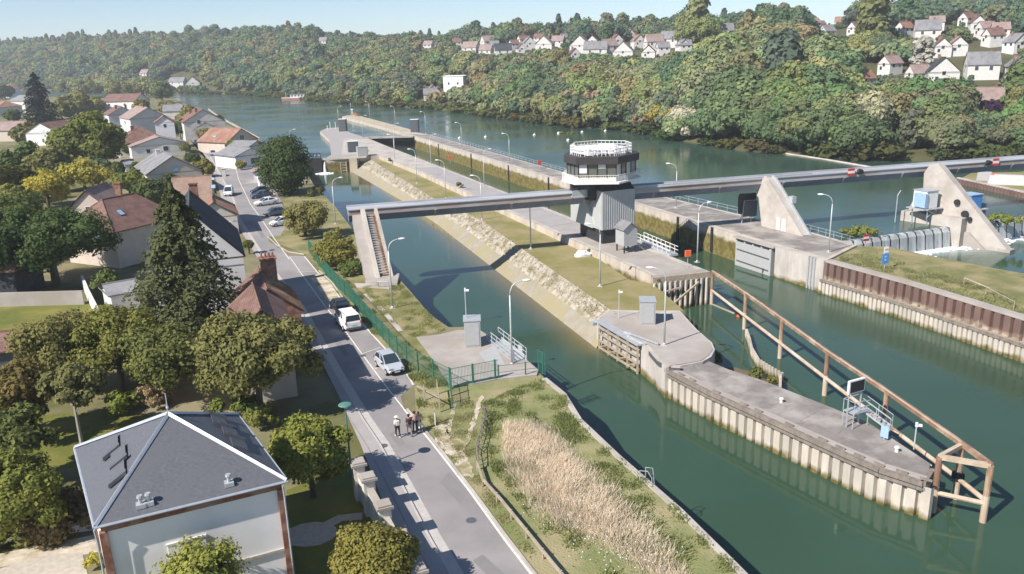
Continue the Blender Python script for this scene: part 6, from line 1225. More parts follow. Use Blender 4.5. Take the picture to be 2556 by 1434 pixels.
# ---------------------------------------------------------------- vehicles
def carmat(n, c, rough=.3): return M('paint_'+n, c, c, rough, spec=.6)
CM_ = dict(silver=carmat('silver', (.42, .45, .48)), white=carmat('car_white', (.8, .8, .79)), black=carmat('car_black', (.02, .022, .025)), blue=carmat('car_blue', (.05, .08, .13)), grey=carmat('car_grey', (.16, .19, .21)), red=carmat('car_red', (.15, .02, .03)))
def car(name, label, pos, rz, col, kind='hatch', cat='car', sc_=1.0, group='cars parked along the street'):
    """x forward. body lofted from cross-sections, cabin glass and roof, wheels with rims, lamps"""
    t = thing(name, label, cat, (0, 0, 0), group)
    if kind == 'hatch': Ln, W, prof, cab = 3.9, 1.68, [(-1.95, .45, .78), (-1.85, .30, .95), (-1.2, .25, .98), (0, .22, .96), (.85, .22, .92), (1.35, .25, .84), (1.75, .28, .70), (1.93, .38, .55)], [(-1.78, .95), (-1.35, 1.40), (-.9, 1.46), (.05, 1.46), (.95, .92)]
    elif kind == 'sedan': Ln, W, prof, cab = 4.6, 1.8, [(-2.3, .5, .85), (-2.2, .32, .98), (-1.4, .25, 1.0), (0, .22, .97), (1.0, .22, .93), (1.7, .25, .84), (2.15, .3, .68), (2.3, .4, .55)], [(-1.75, .98), (-1.1, 1.40), (-.5, 1.46), (.2, 1.44), (1.1, .93)]
    else: Ln, W, prof, cab = 4.5, 1.86, [(-2.25, .4, 1.0), (-2.2, .28, 1.15), (-1.5, .25, 1.15), (0, .22, 1.12), (1.0, .22, 1.08), (1.6, .25, .98), (2.1, .3, .8), (2.25, .42, .6)], [(-2.2, 1.12), (-2.1, 1.80), (-1.6, 1.86), (.5, 1.84), (1.35, 1.08)]
    b = MB(); n = 10; V = []
    for i, (x, zb, zt) in enumerate(prof):
        k = 1-.16*abs(x/(Ln/2))**4; w2 = W/2*k
        ring = [(-w2*.9, zb), (w2*.9, zb), (w2, zb+.12), (w2, (zb+zt)/2), (w2*.97, zt-.06), (w2*.88, zt), (-w2*.88, zt), (-w2*.97, zt-.06), (-w2, (zb+zt)/2), (-w2, zb+.12)]
        V += [(x, a, z) for a, z in ring]
    m = len(prof); b.add(V, [(i*n+k, (i+1)*n+k, (i+1)*n+(k+1) % n, i*n+(k+1) % n) for i in range(m-1) for k in range(n)]+[tuple(range(n)), tuple((m-1)*n+k for k in range(n))[::-1]])
    b.build('body', CM_[col], t, smooth=False, bevel=.0)
    # glass house
    b = MB(); w1 = W/2*.86; w2 = W/2*.72; L_ = cab
    low = [(x, z) for x, z in (L_[0], L_[-1])]; V = []
    ztop = max(z for _, z in L_); zlow = L_[0][1]
    for x, z in L_: f = (z-zlow)/(ztop-zlow+1e-6); f = max(0, f); ww = w1+(w2-w1)*f; V += [(x, -ww, z), (x, ww, z)]
    k = len(L_); V += [(L_[0][0], -w1, zlow-.05), (L_[0][0], w1, zlow-.05), (L_[-1][0], -w1, zlow-.05), (L_[-1][0], w1, zlow-.05)]
    b.add(V, [(2*i, 2*i+2, 2*i+3, 2*i+1) for i in range(k-1)]+[tuple([2*i for i in range(k)][::-1])+(2*k, 2*k+2)[::1][:0] , tuple(2*i+1 for i in range(k))]); b.build('windows', mats['glass'], t)
    b = MB(); top = [p for p in L_ if p[1] > ztop-.12]; x0, x1 = top[0][0]-.05, top[-1][0]+.05
    b.hexa([(x0, -w2-.03, ztop-.08), (x1, -w2-.03, ztop-.08), (x1, w2+.03, ztop-.08), (x0, w2+.03, ztop-.08), (x0+.1, -w2+.05, ztop+.03), (x1-.1, -w2+.05, ztop+.03), (x1-.1, w2-.05, ztop+.03), (x0+.1, w2-.05, ztop+.03)])
    for s in (-1, 1):
        for (xa, za), (xb, zb) in ((L_[0], top[0]), (L_[-1], top[-1]), (((L_[0][0]+L_[-1][0])/2+.1, zlow), ((x0+x1)/2+.1, ztop))): b.bar((xa, s*(w1+.01), za), (xb, s*(w2+.02), zb), .08, .06)
    if kind == 'van':
        for s in (-1, 1): b.hexa([(-2.15, s*w1-.02, 1.1), (-.9, s*w1-.02, 1.1), (-.9, s*w1+.02, 1.1), (-2.15, s*w1+.02, 1.1), (-2.05, s*w2*1.04-.02, 1.8), (-.9, s*w2*1.04-.02, 1.8), (-.9, s*w2*1.04+.02, 1.8), (-2.05, s*w2*1.04+.02, 1.8)])
    b.build('roof', CM_[col], t)
    for x in (-Ln*.31, Ln*.32):
        for s in (-1, 1):
            b = MB(); b.tube([(x, s*(W/2-.2), .31), (x, s*(W/2+.01), .31)], .31, 14); o = b.build('wheel', mats['black'], t); b = MB(); b.tube([(x, s*(W/2-.02), .31), (x, s*(W/2+.025), .31)], .19, 10); b.build('rim', mats['galv'], o)
    for s in (-1, 1):
        b = MB(); b.box((Ln/2-.14, s*W*.33, .66 if kind != 'van' else .78), (.16, .34, .16)); b.build('headlight', mats['zinc'], t)
        b = MB(); b.box((-Ln/2+.03, s*W*.42, .82 if kind != 'van' else 1.0), (.1, .14, .26)); b.build('tail_light', mats['red'], t)
        b = MB(); b.box((L_[-1][0]-.25, s*(W/2+.08), .98 if kind != 'van' else 1.15), (.12, .2, .13)); b.build('mirror', mats['boxd'], t)
    b = MB(); b.box((Ln/2-.01, 0, .42), (.08, W*.62, .2)); b.build('grille', mats['black'], t)
    b = MB(); b.box((-Ln/2+.02, 0, .42), (.1, W*.86, .2)); b.build('bumper', mats['boxd'] if kind == 'van' else CM_[col], t)
    b = MB(); b.box((Ln/2+.04, 0, .42), (.02, .5, .11)); b.box((-Ln/2-.02, 0, .78 if kind == 'van' else .6), (.02, .5, .11)); b.build('number_plate', mats['white'], t)
    t.location = (pos[0], pos[1], .015); t.rotation_euler = (0, 0, rz); t.scale = (sc_,)*3; return t
RD = math.atan2(59.2-46.3, -8.9+3.1)    # street direction away from the camera
car('parked_hatchback', 'silver hatchback parked facing the camera in the bay nearest the walkers', (-11.25, 68.0), RD+math.pi+.08, 'silver', 'hatch')
car('parked_van', 'white van seen from behind, parked by the green fence', (-17.35, 80.6), RD+.04, 'white', 'van', 'van')
car('parked_car', 'dark car parked just in front of the white van', (-19.3, 86.2), RD+.02, 'black', 'hatch')
pa = RD-1.35
for i, (x, y, c_, k_, lb, dz_) in enumerate([(665, 512, 'white', 'sedan', 'white saloon in the car park, side on between two dark cars', 0), (652, 494, 'blue', 'sedan', 'dark blue saloon in the car park behind the white saloon', 0), (648, 484, 'black', 'hatch', 'black hatchback, farthest car of the car park row', 0), (685, 538, 'grey', 'hatch', 'dark grey hatchback in the car park in front of the white saloon', 0), (702, 563, 'white', 'hatch', 'white hatchback half hidden by the bush, nearest of the car park row', 0)]):
    p = g2(x, y); car('parked_car', lb, p, pa+(math.pi if i in (0,) else 0)*0+math.pi, c_, k_, group='cars in the car park bays')
car('white_pickup', 'white van driving down the road towards the camera', g2(572, 488), RD+math.pi-.2, 'white', 'van', 'van')
car('parked_car', 'silver car standing at the top of the road', g2(532, 388), RD+math.pi, 'silver', 'hatch')
car('parked_car', 'white car parked beside the white garage house', g2(577, 391), pa, 'white', 'hatch')
car('parked_car', 'pale car parked at the far end of the village road', g2(492, 361), RD+math.pi, 'silver', 'sedan')
# ---------------------------------------------------------------- people
def person(label, pos, face, h, top, legs, hair=True, hat=None, stride=.22, dress=False, arm=.15, bag=None, skirt=None):
    """one skinned body; clothes and hair are children following the same skeleton"""
    t = thing('person', label, 'person', (0, 0, 0), 'people walking on the street'); s = h/1.75
    J = {'pel': (0, 0, .95), 'sp': (0, 0, 1.18), 'ch': (.01, 0, 1.38), 'nk': (.01, 0, 1.50), 'hd': (.03, 0, 1.60), 'hd2': (.03, 0, 1.70)}
    for sd, k in (('l', 1), ('r', -1)):
        f = stride*k; J['hip'+sd] = (0, .10*k, .92); J['kn'+sd] = (f*.55+.04, .10*k, .50); J['an'+sd] = (f-.03*k, .10*k, .09); J['to'+sd] = (f+.15, .11*k, .03)
        J['sh'+sd] = (.01, .19*k, 1.43); J['el'+sd] = (-f*.4-.03, .25*k, 1.15); J['wr'+sd] = (-f*.7+.08+arm*.3, .25*k, .92)
        for q, (dx, dy) in enumerate(((.07, -.02), (.085, 0), (.08, .015), (.065, .03))): J['f%d%s' % (q, sd)] = (J['wr'+sd][0]+dx*.5, J['wr'+sd][1]+dy*k, .92-.09-.01*(q % 3))
        J['th'+sd] = (J['wr'+sd][0]+.06, J['wr'+sd][1]-.03*k, .87)
    E = [('pel', 'sp'), ('sp', 'ch'), ('ch', 'nk'), ('nk', 'hd'), ('hd', 'hd2')]
    for sd in 'lr': E += [('pel', 'hip'+sd), ('hip'+sd, 'kn'+sd), ('kn'+sd, 'an'+sd), ('an'+sd, 'to'+sd), ('ch', 'sh'+sd), ('sh'+sd, 'el'+sd), ('el'+sd, 'wr'+sd), ('wr'+sd, 'th'+sd)]+[('wr'+sd, 'f%d%s' % (q, sd)) for q in range(4)]
    Rr = {'pel': (.15, .10), 'sp': (.13, .095), 'ch': (.15, .10), 'nk': (.055, .055), 'hd': (.085, .10), 'hd2': (.07, .08)}
    for sd in 'lr': Rr.update({'hip'+sd: (.09, .09), 'kn'+sd: (.06, .06), 'an'+sd: (.042, .042), 'to'+sd: (.04, .03), 'sh'+sd: (.06, .06), 'el'+sd: (.043, .043), 'wr'+sd: (.03, .03), 'th'+sd: (.009, .009)}); Rr.update({'f%d%s' % (q, sd): (.009, .009) for q in range(4)})
    def skin(keys, grow, name, mt, cutz=None):
        ks = [k for k in J if k in keys]; ix = {k: i for i, k in enumerate(ks)}; me = bpy.data.meshes.new(name)
        me.from_pydata([tuple(v*s for v in J[k]) for k in ks], [(ix[a], ix[c]) for a, c in E if a in ix and c in ix], []); o = bpy.data.objects.new(name, me); COL.objects.link(o); o.parent = t
        m = o.modifiers.new('skin', 'SKIN'); m.use_smooth_shade = True
        for i, k in enumerate(ks): sv = me.skin_vertices[0].data[i]; r = Rr[k]; sv.radius = ((r[0]+grow)*s, (r[1]+grow)*s); sv.use_root = (k == ('pel' if 'pel' in ks else ks[0]))
        q = o.modifiers.new('sub', 'SUBSURF'); q.levels = 1; q.render_levels = 1; me.materials.append(mt); return o
    skin(set(J), 0, 'body', mats['skin'])
    skin({'pel', 'sp', 'ch', 'shl', 'shr', 'ell', 'elr'}, .018, 'shirt', top)
    skin({'pel', 'hipl', 'hipr', 'knl', 'knr', 'anl', 'anr'}, .016, 'trousers', legs)
    b = MB(); b.ell((0, 0, 1.66*s), (.115*s, .105*s, .12*s), 10, 6) if not hat else b.ell((0.0, 0, 1.68*s), (.11*s, .105*s, .11*s), 10, 6)
    o = b.build('hair', mats['hair'], t, smooth=True)
    if hat: b = MB(); b.tube([(.02*s, 0, 1.72*s), (.02*s, 0, 1.735*s)], [.22*s, .2*s], 14); b.ell((.02*s, 0, 1.735*s), (.12*s, .12*s, .1*s), 10, 4, True); b.build('hat', hat, t, smooth=True)
    if skirt: b = MB(); b.tube([(0, 0, 1.05*s), (0, 0, .75*s), (0, 0, .5*s)], [.15*s, .2*s, .26*s], 12); b.build('skirt', skirt, t, smooth=True)
    b = MB()
    for sd in 'lr': x, y, z = J['to'+sd]; b.ell(((x-.06)*s, y*s, .045*s), (.14*s, .055*s, .05*s), 8, 4)
    b.build('shoes', mats['white'] if hat else mats['black'], t, smooth=True)
    if bag: b = MB(); b.box((-.15*s, 0, 1.25*s), (.16*s, .28*s, .4*s)); b.build('rucksack', bag, t, bevel=.03)
    t.location = (pos[0], pos[1], .02); t.rotation_euler = (0, 0, face); return t
cl_w = M('white_cloth', (.72, .68, .64)); cl_p = M('pink_cloth', (.55, .36, .33)); cl_d = M('dark_cloth', (.05, .04, .045)); cl_m = M('maroon_cloth', (.14, .07, .075)); cl_g = M('grey_cloth', (.3, .27, .26))
p = g2(994, 1092); person('person in a pale sun hat, white top and dark trousers, leftmost of the walkers', p, RD, 1.66, cl_w, cl_d, hat=cl_w, bag=cl_w)
p = g2(1023, 1090); person('dark haired person in maroon top and grey trousers, second from left of the walkers', p, RD+.1, 1.78, cl_m, cl_g, bag=cl_d)
p = g2(1037, 1081); person('dark haired person in pink top and dark trousers, third from left of the walkers', p, RD-.1, 1.74, cl_p, cl_d, arm=.5)
p = g2(1047, 1076); person('person in a pale pink top with a light skirt, rightmost of the walkers', p, RD-.1, 1.55, M('pale_pink_cloth', (.66, .5, .5)), cl_d, skirt=cl_w)
# ---------------------------------------------------------------- near and village trees (colours are leaf colours)
OL = (.145, .136, .046); GR = (.075, .10, .025); DG = (.035, .055, .02); YE = (.26, .225, .045); LG = (.16, .17, .04); BR = (.17, .12, .045)
conifer('fir_tree', 'big dark fir tree standing in front of the white gable, tallest near the middle left', g2(488, 890), 16.4, 7.0, (.085, .092, .035), 5, whorl=58, per=52, leaf=.33, low=.10, power=.75)
tree('broadleaf_tree', 'broad olive green tree overhanging the shaded road right of the fir', (632, 885), 5.4, 126, 1.06, col=OL, leaf=.26, nl=50, nleaf=25000, seed=2, lowest=.8)
tree('broadleaf_tree', 'large dark green feathery tree at the left edge in front of the brown hipped house', (120, 600), 6.0, 128, .86, 'round', (.060, .085, .022), .34, 38, 17000, 3, lowest=1.0)
tree('broadleaf_tree', 'dark green tree filling the left edge below the yellow bushes', (20, 560), 5.5, 95, .9, 'round', (.085, .10, .025), .42, 22, 6500, 4, lowest=.8)
tree('broadleaf_tree', 'olive green tree behind the slate house, left of the bushy olive tree', (150, 865), 4.6, 108, 1.0, col=(.15, .135, .045), leaf=.24, nl=34, nleaf=16000, seed=5, lowest=1.4)
tree('broadleaf_tree', 'bushy olive tree between the slim garden tree and the fir', (285, 858), 4.6, 112, 1.0, col=(.15, .145, .035), leaf=.24, nl=36, nleaf=17000, seed=6, lowest=.6)
tree('broadleaf_tree', 'green tree directly below the trunk of the fir', (405, 890), 4.2, 108, 1.0, col=(.12, .125, .035), leaf=.24, nl=34, nleaf=16000, seed=7, lowest=.6)
tree('slim_garden_tree', 'slim tree with a visible pale trunk on the lawn behind the slate house', (175, 960), 4.8, 70, .8, col=(.13, .125, .045), leaf=.26, nl=20, nleaf=4200, seed=8, lowest=2.6, trunk=.13, bark='bark_l')
bush('dry_shrub', 'dry brownish shrub behind the tip of the slate roof', (385, 980), 0, 40, 3.0, (.26, .19, .12), .2, 1800, 9)
bush('hedge_bush', 'bright green shrub left of the tip of the slate roof', (300, 1010), 0, 38, 1.8, (.14, .16, .03), .2, 1800, 10)
bush('hedge_bush', 'green shrub behind the right side of the slate roof', (600, 1020), 0, 60, 2.6, (.12, .14, .03), .22, 2600, 11)
bush('hedge_bush', 'small bright shrub beside the right corner of the slate roof', (650, 1045), 0, 40, 2.2, (.16, .16, .04), .2, 1600, 12)
tree('broadleaf_tree', 'bright green tree beside the street right of the slate house', (770, 1122), 3.4, 104, .95, col=(.17, .175, .035), leaf=.19, nl=40, nleaf=19000, seed=13, lowest=.8)
tree('broadleaf_tree', 'rounded green and brown tree at the bottom edge beside the garden wall', (930, 1402), 2.6, 120, .66, col=(.17, .15, .035), leaf=.15, nl=42, nleaf=18000, seed=14, lowest=.3)
tree('young_tree', 'light green young tree in front of the white wall of the slate house', (510, 1440), 4.2, 80, .85, 'tall', (.20, .20, .045), .15, 15, 4600, 15, lowest=.8)
tree('broadleaf_tree', 'green tree at the left edge level with the slate roof', (45, 1230), 3.2, 95, .9, col=(.15, .155, .035), leaf=.2, nl=32, nleaf=13000, seed=16, lowest=.3)
tree('broadleaf_tree', 'green tree in the shade at the left edge left of the slim garden tree', (20, 1100), 3.6, 80, .9, col=(.10, .11, .03), leaf=.26, nl=22, nleaf=6000, seed=17, lowest=.3)
tree('broadleaf_tree', 'dark tree with an orange tinge at the left edge above the lawn', (25, 985), 3.8, 75, .9, col=(.13, .10, .03), leaf=.28, nl=22, nleaf=5500, seed=18, lowest=.4)
bush('hedge_bush', 'low brownish hedge beside the garden path at the left', (120, 1290), 0, 95, 1.6, (.15, .11, .05), .2, 3400, 19, nl=16)
bush('hedge_bush', 'low green bush at the left edge by the path', (20, 1330), 0, 60, 1.6, (.12, .13, .03), .2, 2200, 20)
bush('yellow_shrub', 'small yellow green shrub by the corner of the slate house', (232, 1402), 0, 22, 1.2, (.32, .27, .05), .13, 500, 21)
tree('yellow_tree', 'bright yellow tree below the big round tree', (205, 432), 4.0, 48, .7, col=YE, leaf=.5, nl=18, nleaf=3200, seed=22, lowest=.4)
tree('yellow_tree', 'yellow green tree left of the bright yellow tree', (112, 468), 4.0, 52, .75, col=(.28, .23, .035), leaf=.5, nl=20, nleaf=3600, seed=23, lowest=.4)
tree('round_tree', 'big dense round tree rising above the village houses at the left', (232, 345), 9.0, 76, 1.12, col=(.125, .135, .032), leaf=.75, nl=40, nleaf=12000, seed=24, lowest=1.0)
conifer('dark_conifer', 'tall blackish conifer near the left edge among the villas', g2(108, 322), 25.0, 9.5, (.025, .032, .018), 25, whorl=34, per=30, leaf=.8, low=.05, power=.6)
tree('poplar_like_tree', 'big dark willow like tree on the bank beside the car park', (708, 412), 6.2, 56, 1.5, 'tall', (.055, .075, .02), .42, 24, 9000, 26, lowest=.8, bark='bark_l')
tree('round_bush_tree', 'bushy green and rusty tree between the car park and the canal', (758, 545), 3.0, 60, .82, col=(.17, .15, .05), leaf=.32, nl=30, nleaf=7500, seed=27, lowest=.2)
tree('round_bush_tree', 'green and yellow bush behind the green fence beside the left leg of the beam', (845, 628), 2.2, 52, .72, col=(.17, .15, .035), leaf=.28, nl=24, nleaf=5500, seed=28, lowest=.1)
bush('bank_bush', 'dark green bush squeezed against the left leg of the beam', (880, 668), 0, 34, 2.2, (.10, .12, .03), .24, 1800, 29)
bush('bank_bush', 'small bush on the left bank between the lamp and the beam leg', (835, 585), 0, 26, 1.6, (.18, .17, .05), .24, 900, 31)
bush('bank_bush', 'green bush left of the willow trunk at the bank', (790, 480), 0, 22, 1.8, (.10, .10, .03), .3, 700, 32)
rt = [(168, 214, 26, 'first from the left'), (215, 220, 30, 'second from the left'), (262, 212, 28, 'third from the left'), (292, 222, 32, 'fourth from the left'), (345, 218, 38, 'fifth from the left'), (402, 226, 27, 'rightmost, against the river')]
for i, (x, y, r, lb) in enumerate(rt):
    tree('round_plane_tree', 'pale green rounded tree in the row before the river bend, %s' % lb, (x, y), 9.0, r, .95, col=(.20, .20, .09) if i < 5 else (.13, .15, .06), leaf=1.5, nl=22, nleaf=2600, seed=40+i, lowest=1.0, group='row of round trees before the river bend')
vt = [(55, 400, 52, 5, GR, 'dark green tree at the left edge below the mottled roof'), (120, 405, 46, 5, OL, 'olive tree left of the big round tree'), (15, 450, 46, 5, (.10, .10, .02), 'green tree at the far left edge above the feathery tree'), (60, 330, 24, 4, OL, 'small tree beside the mottled roof'), (150, 275, 30, 5, OL, 'yellowish tree right of the blackish conifer'), (190, 262, 30, 6, (.18, .165, .05), 'pale tree above the big round tree'), (235, 262, 22, 5, (.20, .18, .05), 'yellow green tree left of the brown roofed pair'),
      (255, 415, 26, 2.5, (.10, .13, .07), 'bluish green bush beside the bright yellow tree'), (320, 455, 40, 3, (.13, .14, .03), 'green tree above the brown hipped roof'), (375, 470, 36, 3, (.075, .09, .025), 'dark green tree right of the brown hipped roof'), (345, 420, 16, 3, GR, 'small tree beside the pale grey roof'), (318, 372, 15, 2.5, GR, 'small dark tree under the pyramid roof'), (448, 318, 22, 4.5, (.055, .075, .03), 'dark upright tree right of the narrow white house'), (418, 268, 20, 5, (.19, .17, .07), 'pale bushy tree behind the gabled pair'), (352, 262, 18, 6, (.2, .18, .07), 'small pale tree between the gabled pair'),
      (470, 292, 26, 5, (.19, .17, .045), 'yellow green tree left of the riverside gabled house'), (545, 300, 12, 4, DG, 'small dark tree right of the riverside gabled house'), (463, 368, 12, 2.5, (.15, .15, .05), 'small tree by the wide white house'), (505, 418, 28, 2.5, (.16, .14, .04), 'brownish green bush beside the road in the village'), (480, 398, 18, 2.2, (.07, .08, .025), 'dark hedge by the village road'), (580, 363, 14, 3, (.17, .17, .05), 'small light tree in front of the warm brown roof'), (515, 335, 22, 2.2, (.17, .14, .06), 'brownish hedge before the riverside gabled house'),
      (600, 410, 10, 1.5, (.2, .18, .05), 'tiny shrub in the yard of the white garage house'), (30, 290, 14, 4, GR, 'small tree between the orange and mottled roofs'), (430, 455, 26, 3, (.075, .09, .025), 'dark tree in front of the tan roof'), (10, 232, 20, 6, DG, 'dark tree beside the white villa'), (620, 610, 12, 1.5, (.11, .12, .03), 'shrub at the corner of the white gable'), (262, 700, 32, 2.0, (.09, .11, .03), 'shrub beside the pale garden wall'), (345, 790, 40, 2.6, (.13, .135, .03), 'light green shrub at the left foot of the fir'), (475, 850, 40, 2.4, (.10, .11, .03), 'dark shrub at the right foot of the fir'), (120, 450, 30, 3, (.22, .2, .04), 'yellow green bush above the feathery tree'), (35, 500, 45, 3.5, (.13, .13, .03), 'light green tree left of the feathery tree'), (205, 380, 20, 3, GR, 'dark bush below the big round tree at its left'), (285, 430, 22, 3, (.09, .11, .03), 'green bush under the right side of the big round tree')]
for i, (x, y, r, zc, c_, lb) in enumerate(vt):
    p = G(x, y, zc); D = np.linalg.norm(p-CC); tree('village_tree', lb, (x, y), zc, r, .9, col=c_, leaf=max(.28, D*.0035), nl=14, nleaf=2600, seed=70+i, lowest=.2)
# ---------------------------------------------------------------- hillside houses
HS = []
def hz(ox, oy, s, L_):
    for a in L_: HS.append((ox+a[0]/s, oy+a[1]/s, (a[2] if len(a) > 2 else 60)/s, a[3] if len(a) > 3 else None, a[4] if len(a) > 4 else None))
hz(800, 0, 2.556, [(60, 245, 40), (140, 248, 40), (20, 282, 44), (690, 245, 44), (690, 315, 60), (800, 260, 80), (935, 245, 60), (960, 278, 60), (960, 340, 100, None, 'tile_p'), (1070, 300, 84), (1060, 360, 84), (1165, 360, 110, None, 'tile_d'), (1235, 315, 60), (1330, 318, 84, None, 'tile_g'), (1435, 325, 110, None, 'tile_p'), (1610, 245, 60), (1700, 240, 90), (1775, 245, 60), (1665, 335, 130), (1760, 365, 150, None, 'tile_g'), (1840, 340, 100), (1940, 380, 130, None, 'tile_g'), (1975, 255, 60), (2030, 305, 80, None, 'tile_o'), (2130, 320, 110, None, 'tile_p'), (2235, 300, 110, None, 'tile_g'), (2100, 380, 90), (2330, 335, 70), (2280, 218, 50), (2530, 220, 60), (1620, 385, 60)])
hz(800, 0, 2.556, [(1000, 225, 60), (1130, 245, 56), (1290, 285, 60, None, 'tile_b'), (1395, 275, 60), (1520, 300, 80, None, 'tile_p'), (1560, 275, 56), (1890, 300, 80, None, 'tile_b'), (2190, 350, 80), (2400, 250, 70), (870, 300, 60, None, 'tile_b'), (1110, 320, 60, None, 'tile_g'), (1280, 345, 60), (1740, 300, 70, None, 'tile_b')])
hz(1700, 0, 2.986, [(1100, 300, 70), (1500, 240, 60), (2080, 420, 70), (2150, 200, 70), (2350, 350, 70), (1580, 560, 90, None, 'tile_p')])
hz(1700, 0, 2.986, [(270, 262, 80), (330, 290, 150, None, 'tile_g'), (20, 395, 70), (1000, 222, 90, None, 'tile_p'), (1050, 215, 60), (1200, 205, 100, None, 'tile_o'), (1320, 272, 100), (1680, 285, 90, None, 'tile_o'), (1850, 310, 190, None, 'tile_g'), (1920, 235, 90, None, 'tile_p'), (2225, 240, 70), (2290, 290, 110, None, 'tile_p'), (2400, 300, 110, None, 'tile_p'), (2520, 400, 140, 'white', 'tile_g'), (2265, 590, 230, None, 'tile_g'), (2530, 590, 120), (1370, 680, 130, None, 'tile_o'), (1790, 640, 150, None, 'tile_p'), (1960, 640, 240, None, 'tile_d'), (2310, 860, 220, None, 'tile_p'), (1960, 430, 80)])
hz(0, 0, 2.84, [(940, 305, 24), (2220, 268, 50), (2340, 262, 40), (2420, 272, 50), (2295, 318, 60), (1030, 550, 60), (1260, 612, 110), (1370, 618, 90), (3050, 720, 100)])
HS.append((1139, 222, 56, 'white', 'white')); HS.append((1080, 246, 36, 'offwhite', 'tile_p'))
order = ['first', 'second', 'third', 'fourth', 'fifth', 'sixth', 'seventh', 'eighth', 'ninth', 'tenth', 'eleventh', 'twelfth', 'thirteenth', 'fourteenth', 'fifteenth', 'sixteenth', 'seventeenth', 'eighteenth', 'nineteenth', 'twentieth', 'twenty-first', 'twenty-second', 'twenty-third', 'twenty-fourth', 'twenty-fifth', 'twenty-sixth', 'twenty-seventh', 'twenty-eighth', 'twenty-ninth', 'thirtieth']
roofn = {'tile_p': 'pinkish', 'tile_b': 'brown', 'tile_g': 'grey', 'tile_d': 'dark', 'tile_o': 'orange', 'white': 'flat white'}
HR = []; g = random.Random(21)
HS.sort(key=lambda h: h[0])
plan = []
for i, (x, y, wpx, wm, rm) in enumerate(HS):
    h = hit(x, y+3)
    if h is None: continue
    X, Y, Z = h; D = math.dist((X, Y, Z), CC); W = max(7, min(18, wpx*D/FPX*(.98 if x < 1700 else .82))); rm = rm or g.choice(['tile_b', 'tile_p', 'tile_b', 'tile_g']); plan.append([x, y, wpx, X, Y, Z, W, rm, wm or 'hillwhite', D])
rows = {}
for q in plan:
    zone = 'wooded left hill' if q[0] < 880 else ('middle hillside' if q[0] < 1760 else 'right hillside'); rr = 'upper row' if q[1] < (118 if q[0] < 1760 else 110) else 'lower row'
    k = (zone, rr, q[7]); rows.setdefault(k, []).append(q)
lbl = {}
for (zone, rr, rm), L_ in rows.items():
    for i, q in enumerate(L_): lbl[id(q)] = ('white house with %s roof on the %s, %s%s' % (roofn[rm], zone, rr, ', %s from the left' % order[i] if len(L_) > 1 else '')).replace(' (flat)', '')
for i, q in enumerate(plan):
    x, y, wpx, X, Y, Z, W, rm, wm, D = q; a = g.choice([.1, -.35, 1.3, 1.75, .4]) if W < 14 else g.choice([.15, -.2]); hw = W*.5; u = np.array([math.cos(a), math.sin(a)])
    ln = (W*.42 if abs(math.cos(a)) < .5 else hw-.3); wd_ = min(W*.9, 10) if abs(math.cos(a)) > .5 else W; wd_ = max(6, wd_); hgt_ = 3.9 if W > 9 else 3.4
    Z0 = Z+.6+ (.6 if y < 130 else 0.3); c = np.array([X, Y+3])
    if rm == 'white': Aa, Bb, ze, zr = c-u*ln, c+u*ln, Z0+7, Z0+7.3
    else: Aa, Bb, ze, zr = c-u*ln, c+u*ln, Z0+hgt_, Z0+hgt_+wd_*.46
    ws = [('R', -ln*.45, Z0+2.8, 1.3, 1.5, 'boxd'), ('R', ln*.45, Z0+2.8, 1.3, 1.5, 'boxd'), ('A', 0, Z0+hgt_-.4, 1.3, 1.4, 'boxd'), ('A', wd_*.2, Z0+1.8, 1.2, 1.4, 'boxd')]
    if math.sin(a) > .9: ws = [(('A' if s[0] == 'A' else 'L'),)+s[1:] for s in ws]
    house('hillside_house', lbl[id(q)], Aa, Bb, wd_, ze, zr, wm, rm, z0=Z-3, wins=ws, chim=[(ln*.5, .6, 1.3, 'brick')] if D < 700 and rm != 'white' else (), over=.3, group=None)
    HR.append((x, y-wpx*.28, max(wpx*.5, 9), wpx*.42+5, D))
# ---------------------------------------------------------------- hillside trees
fv = []
for i in range(9):
    sh = ['round', 'round', 'round', 'flat', 'round', 'tall', 'round', 'cone', 'flat'][i]
    R, Hc, lo = [(5.5, 9.5, .6), (6.5, 9.5, .4), (5, 8, .6), (6, 8, .5), (5, 10, .5), (3.2, 14, .5), (7, 10, .4), (3.2, 13, .5), (6, 7.5, .3)][i]
    cd = crown_data(200+i, R, Hc, lo, 30 if sh in ('round', 'flat') else 26, 5600, .74, sh, core=.7, jit=.5)
    V0 = list(cd[4][0]); F0_ = list(cd[4][1]); tb = MB(); k = len(V0)
    n_ = 5; V0 += [(.35*math.cos(a*1.2566)*(1 if z < 1 else .6), .35*math.sin(a*1.2566)*(1 if z < 1 else .6), z) for z in (-2, 4) for a in range(5)]; F0_ += [(k+a, k+(a+1) % 5, k+5+(a+1) % 5, k+5+a) for a in range(5)]
    me = leafmesh('hill_tree', *cd[:4], mats['leaf'], (V0, F0_)); fv.append((me, R, Hc+lo, cd, (V0, F0_)))
g = np.random.default_rng(99); cand = []
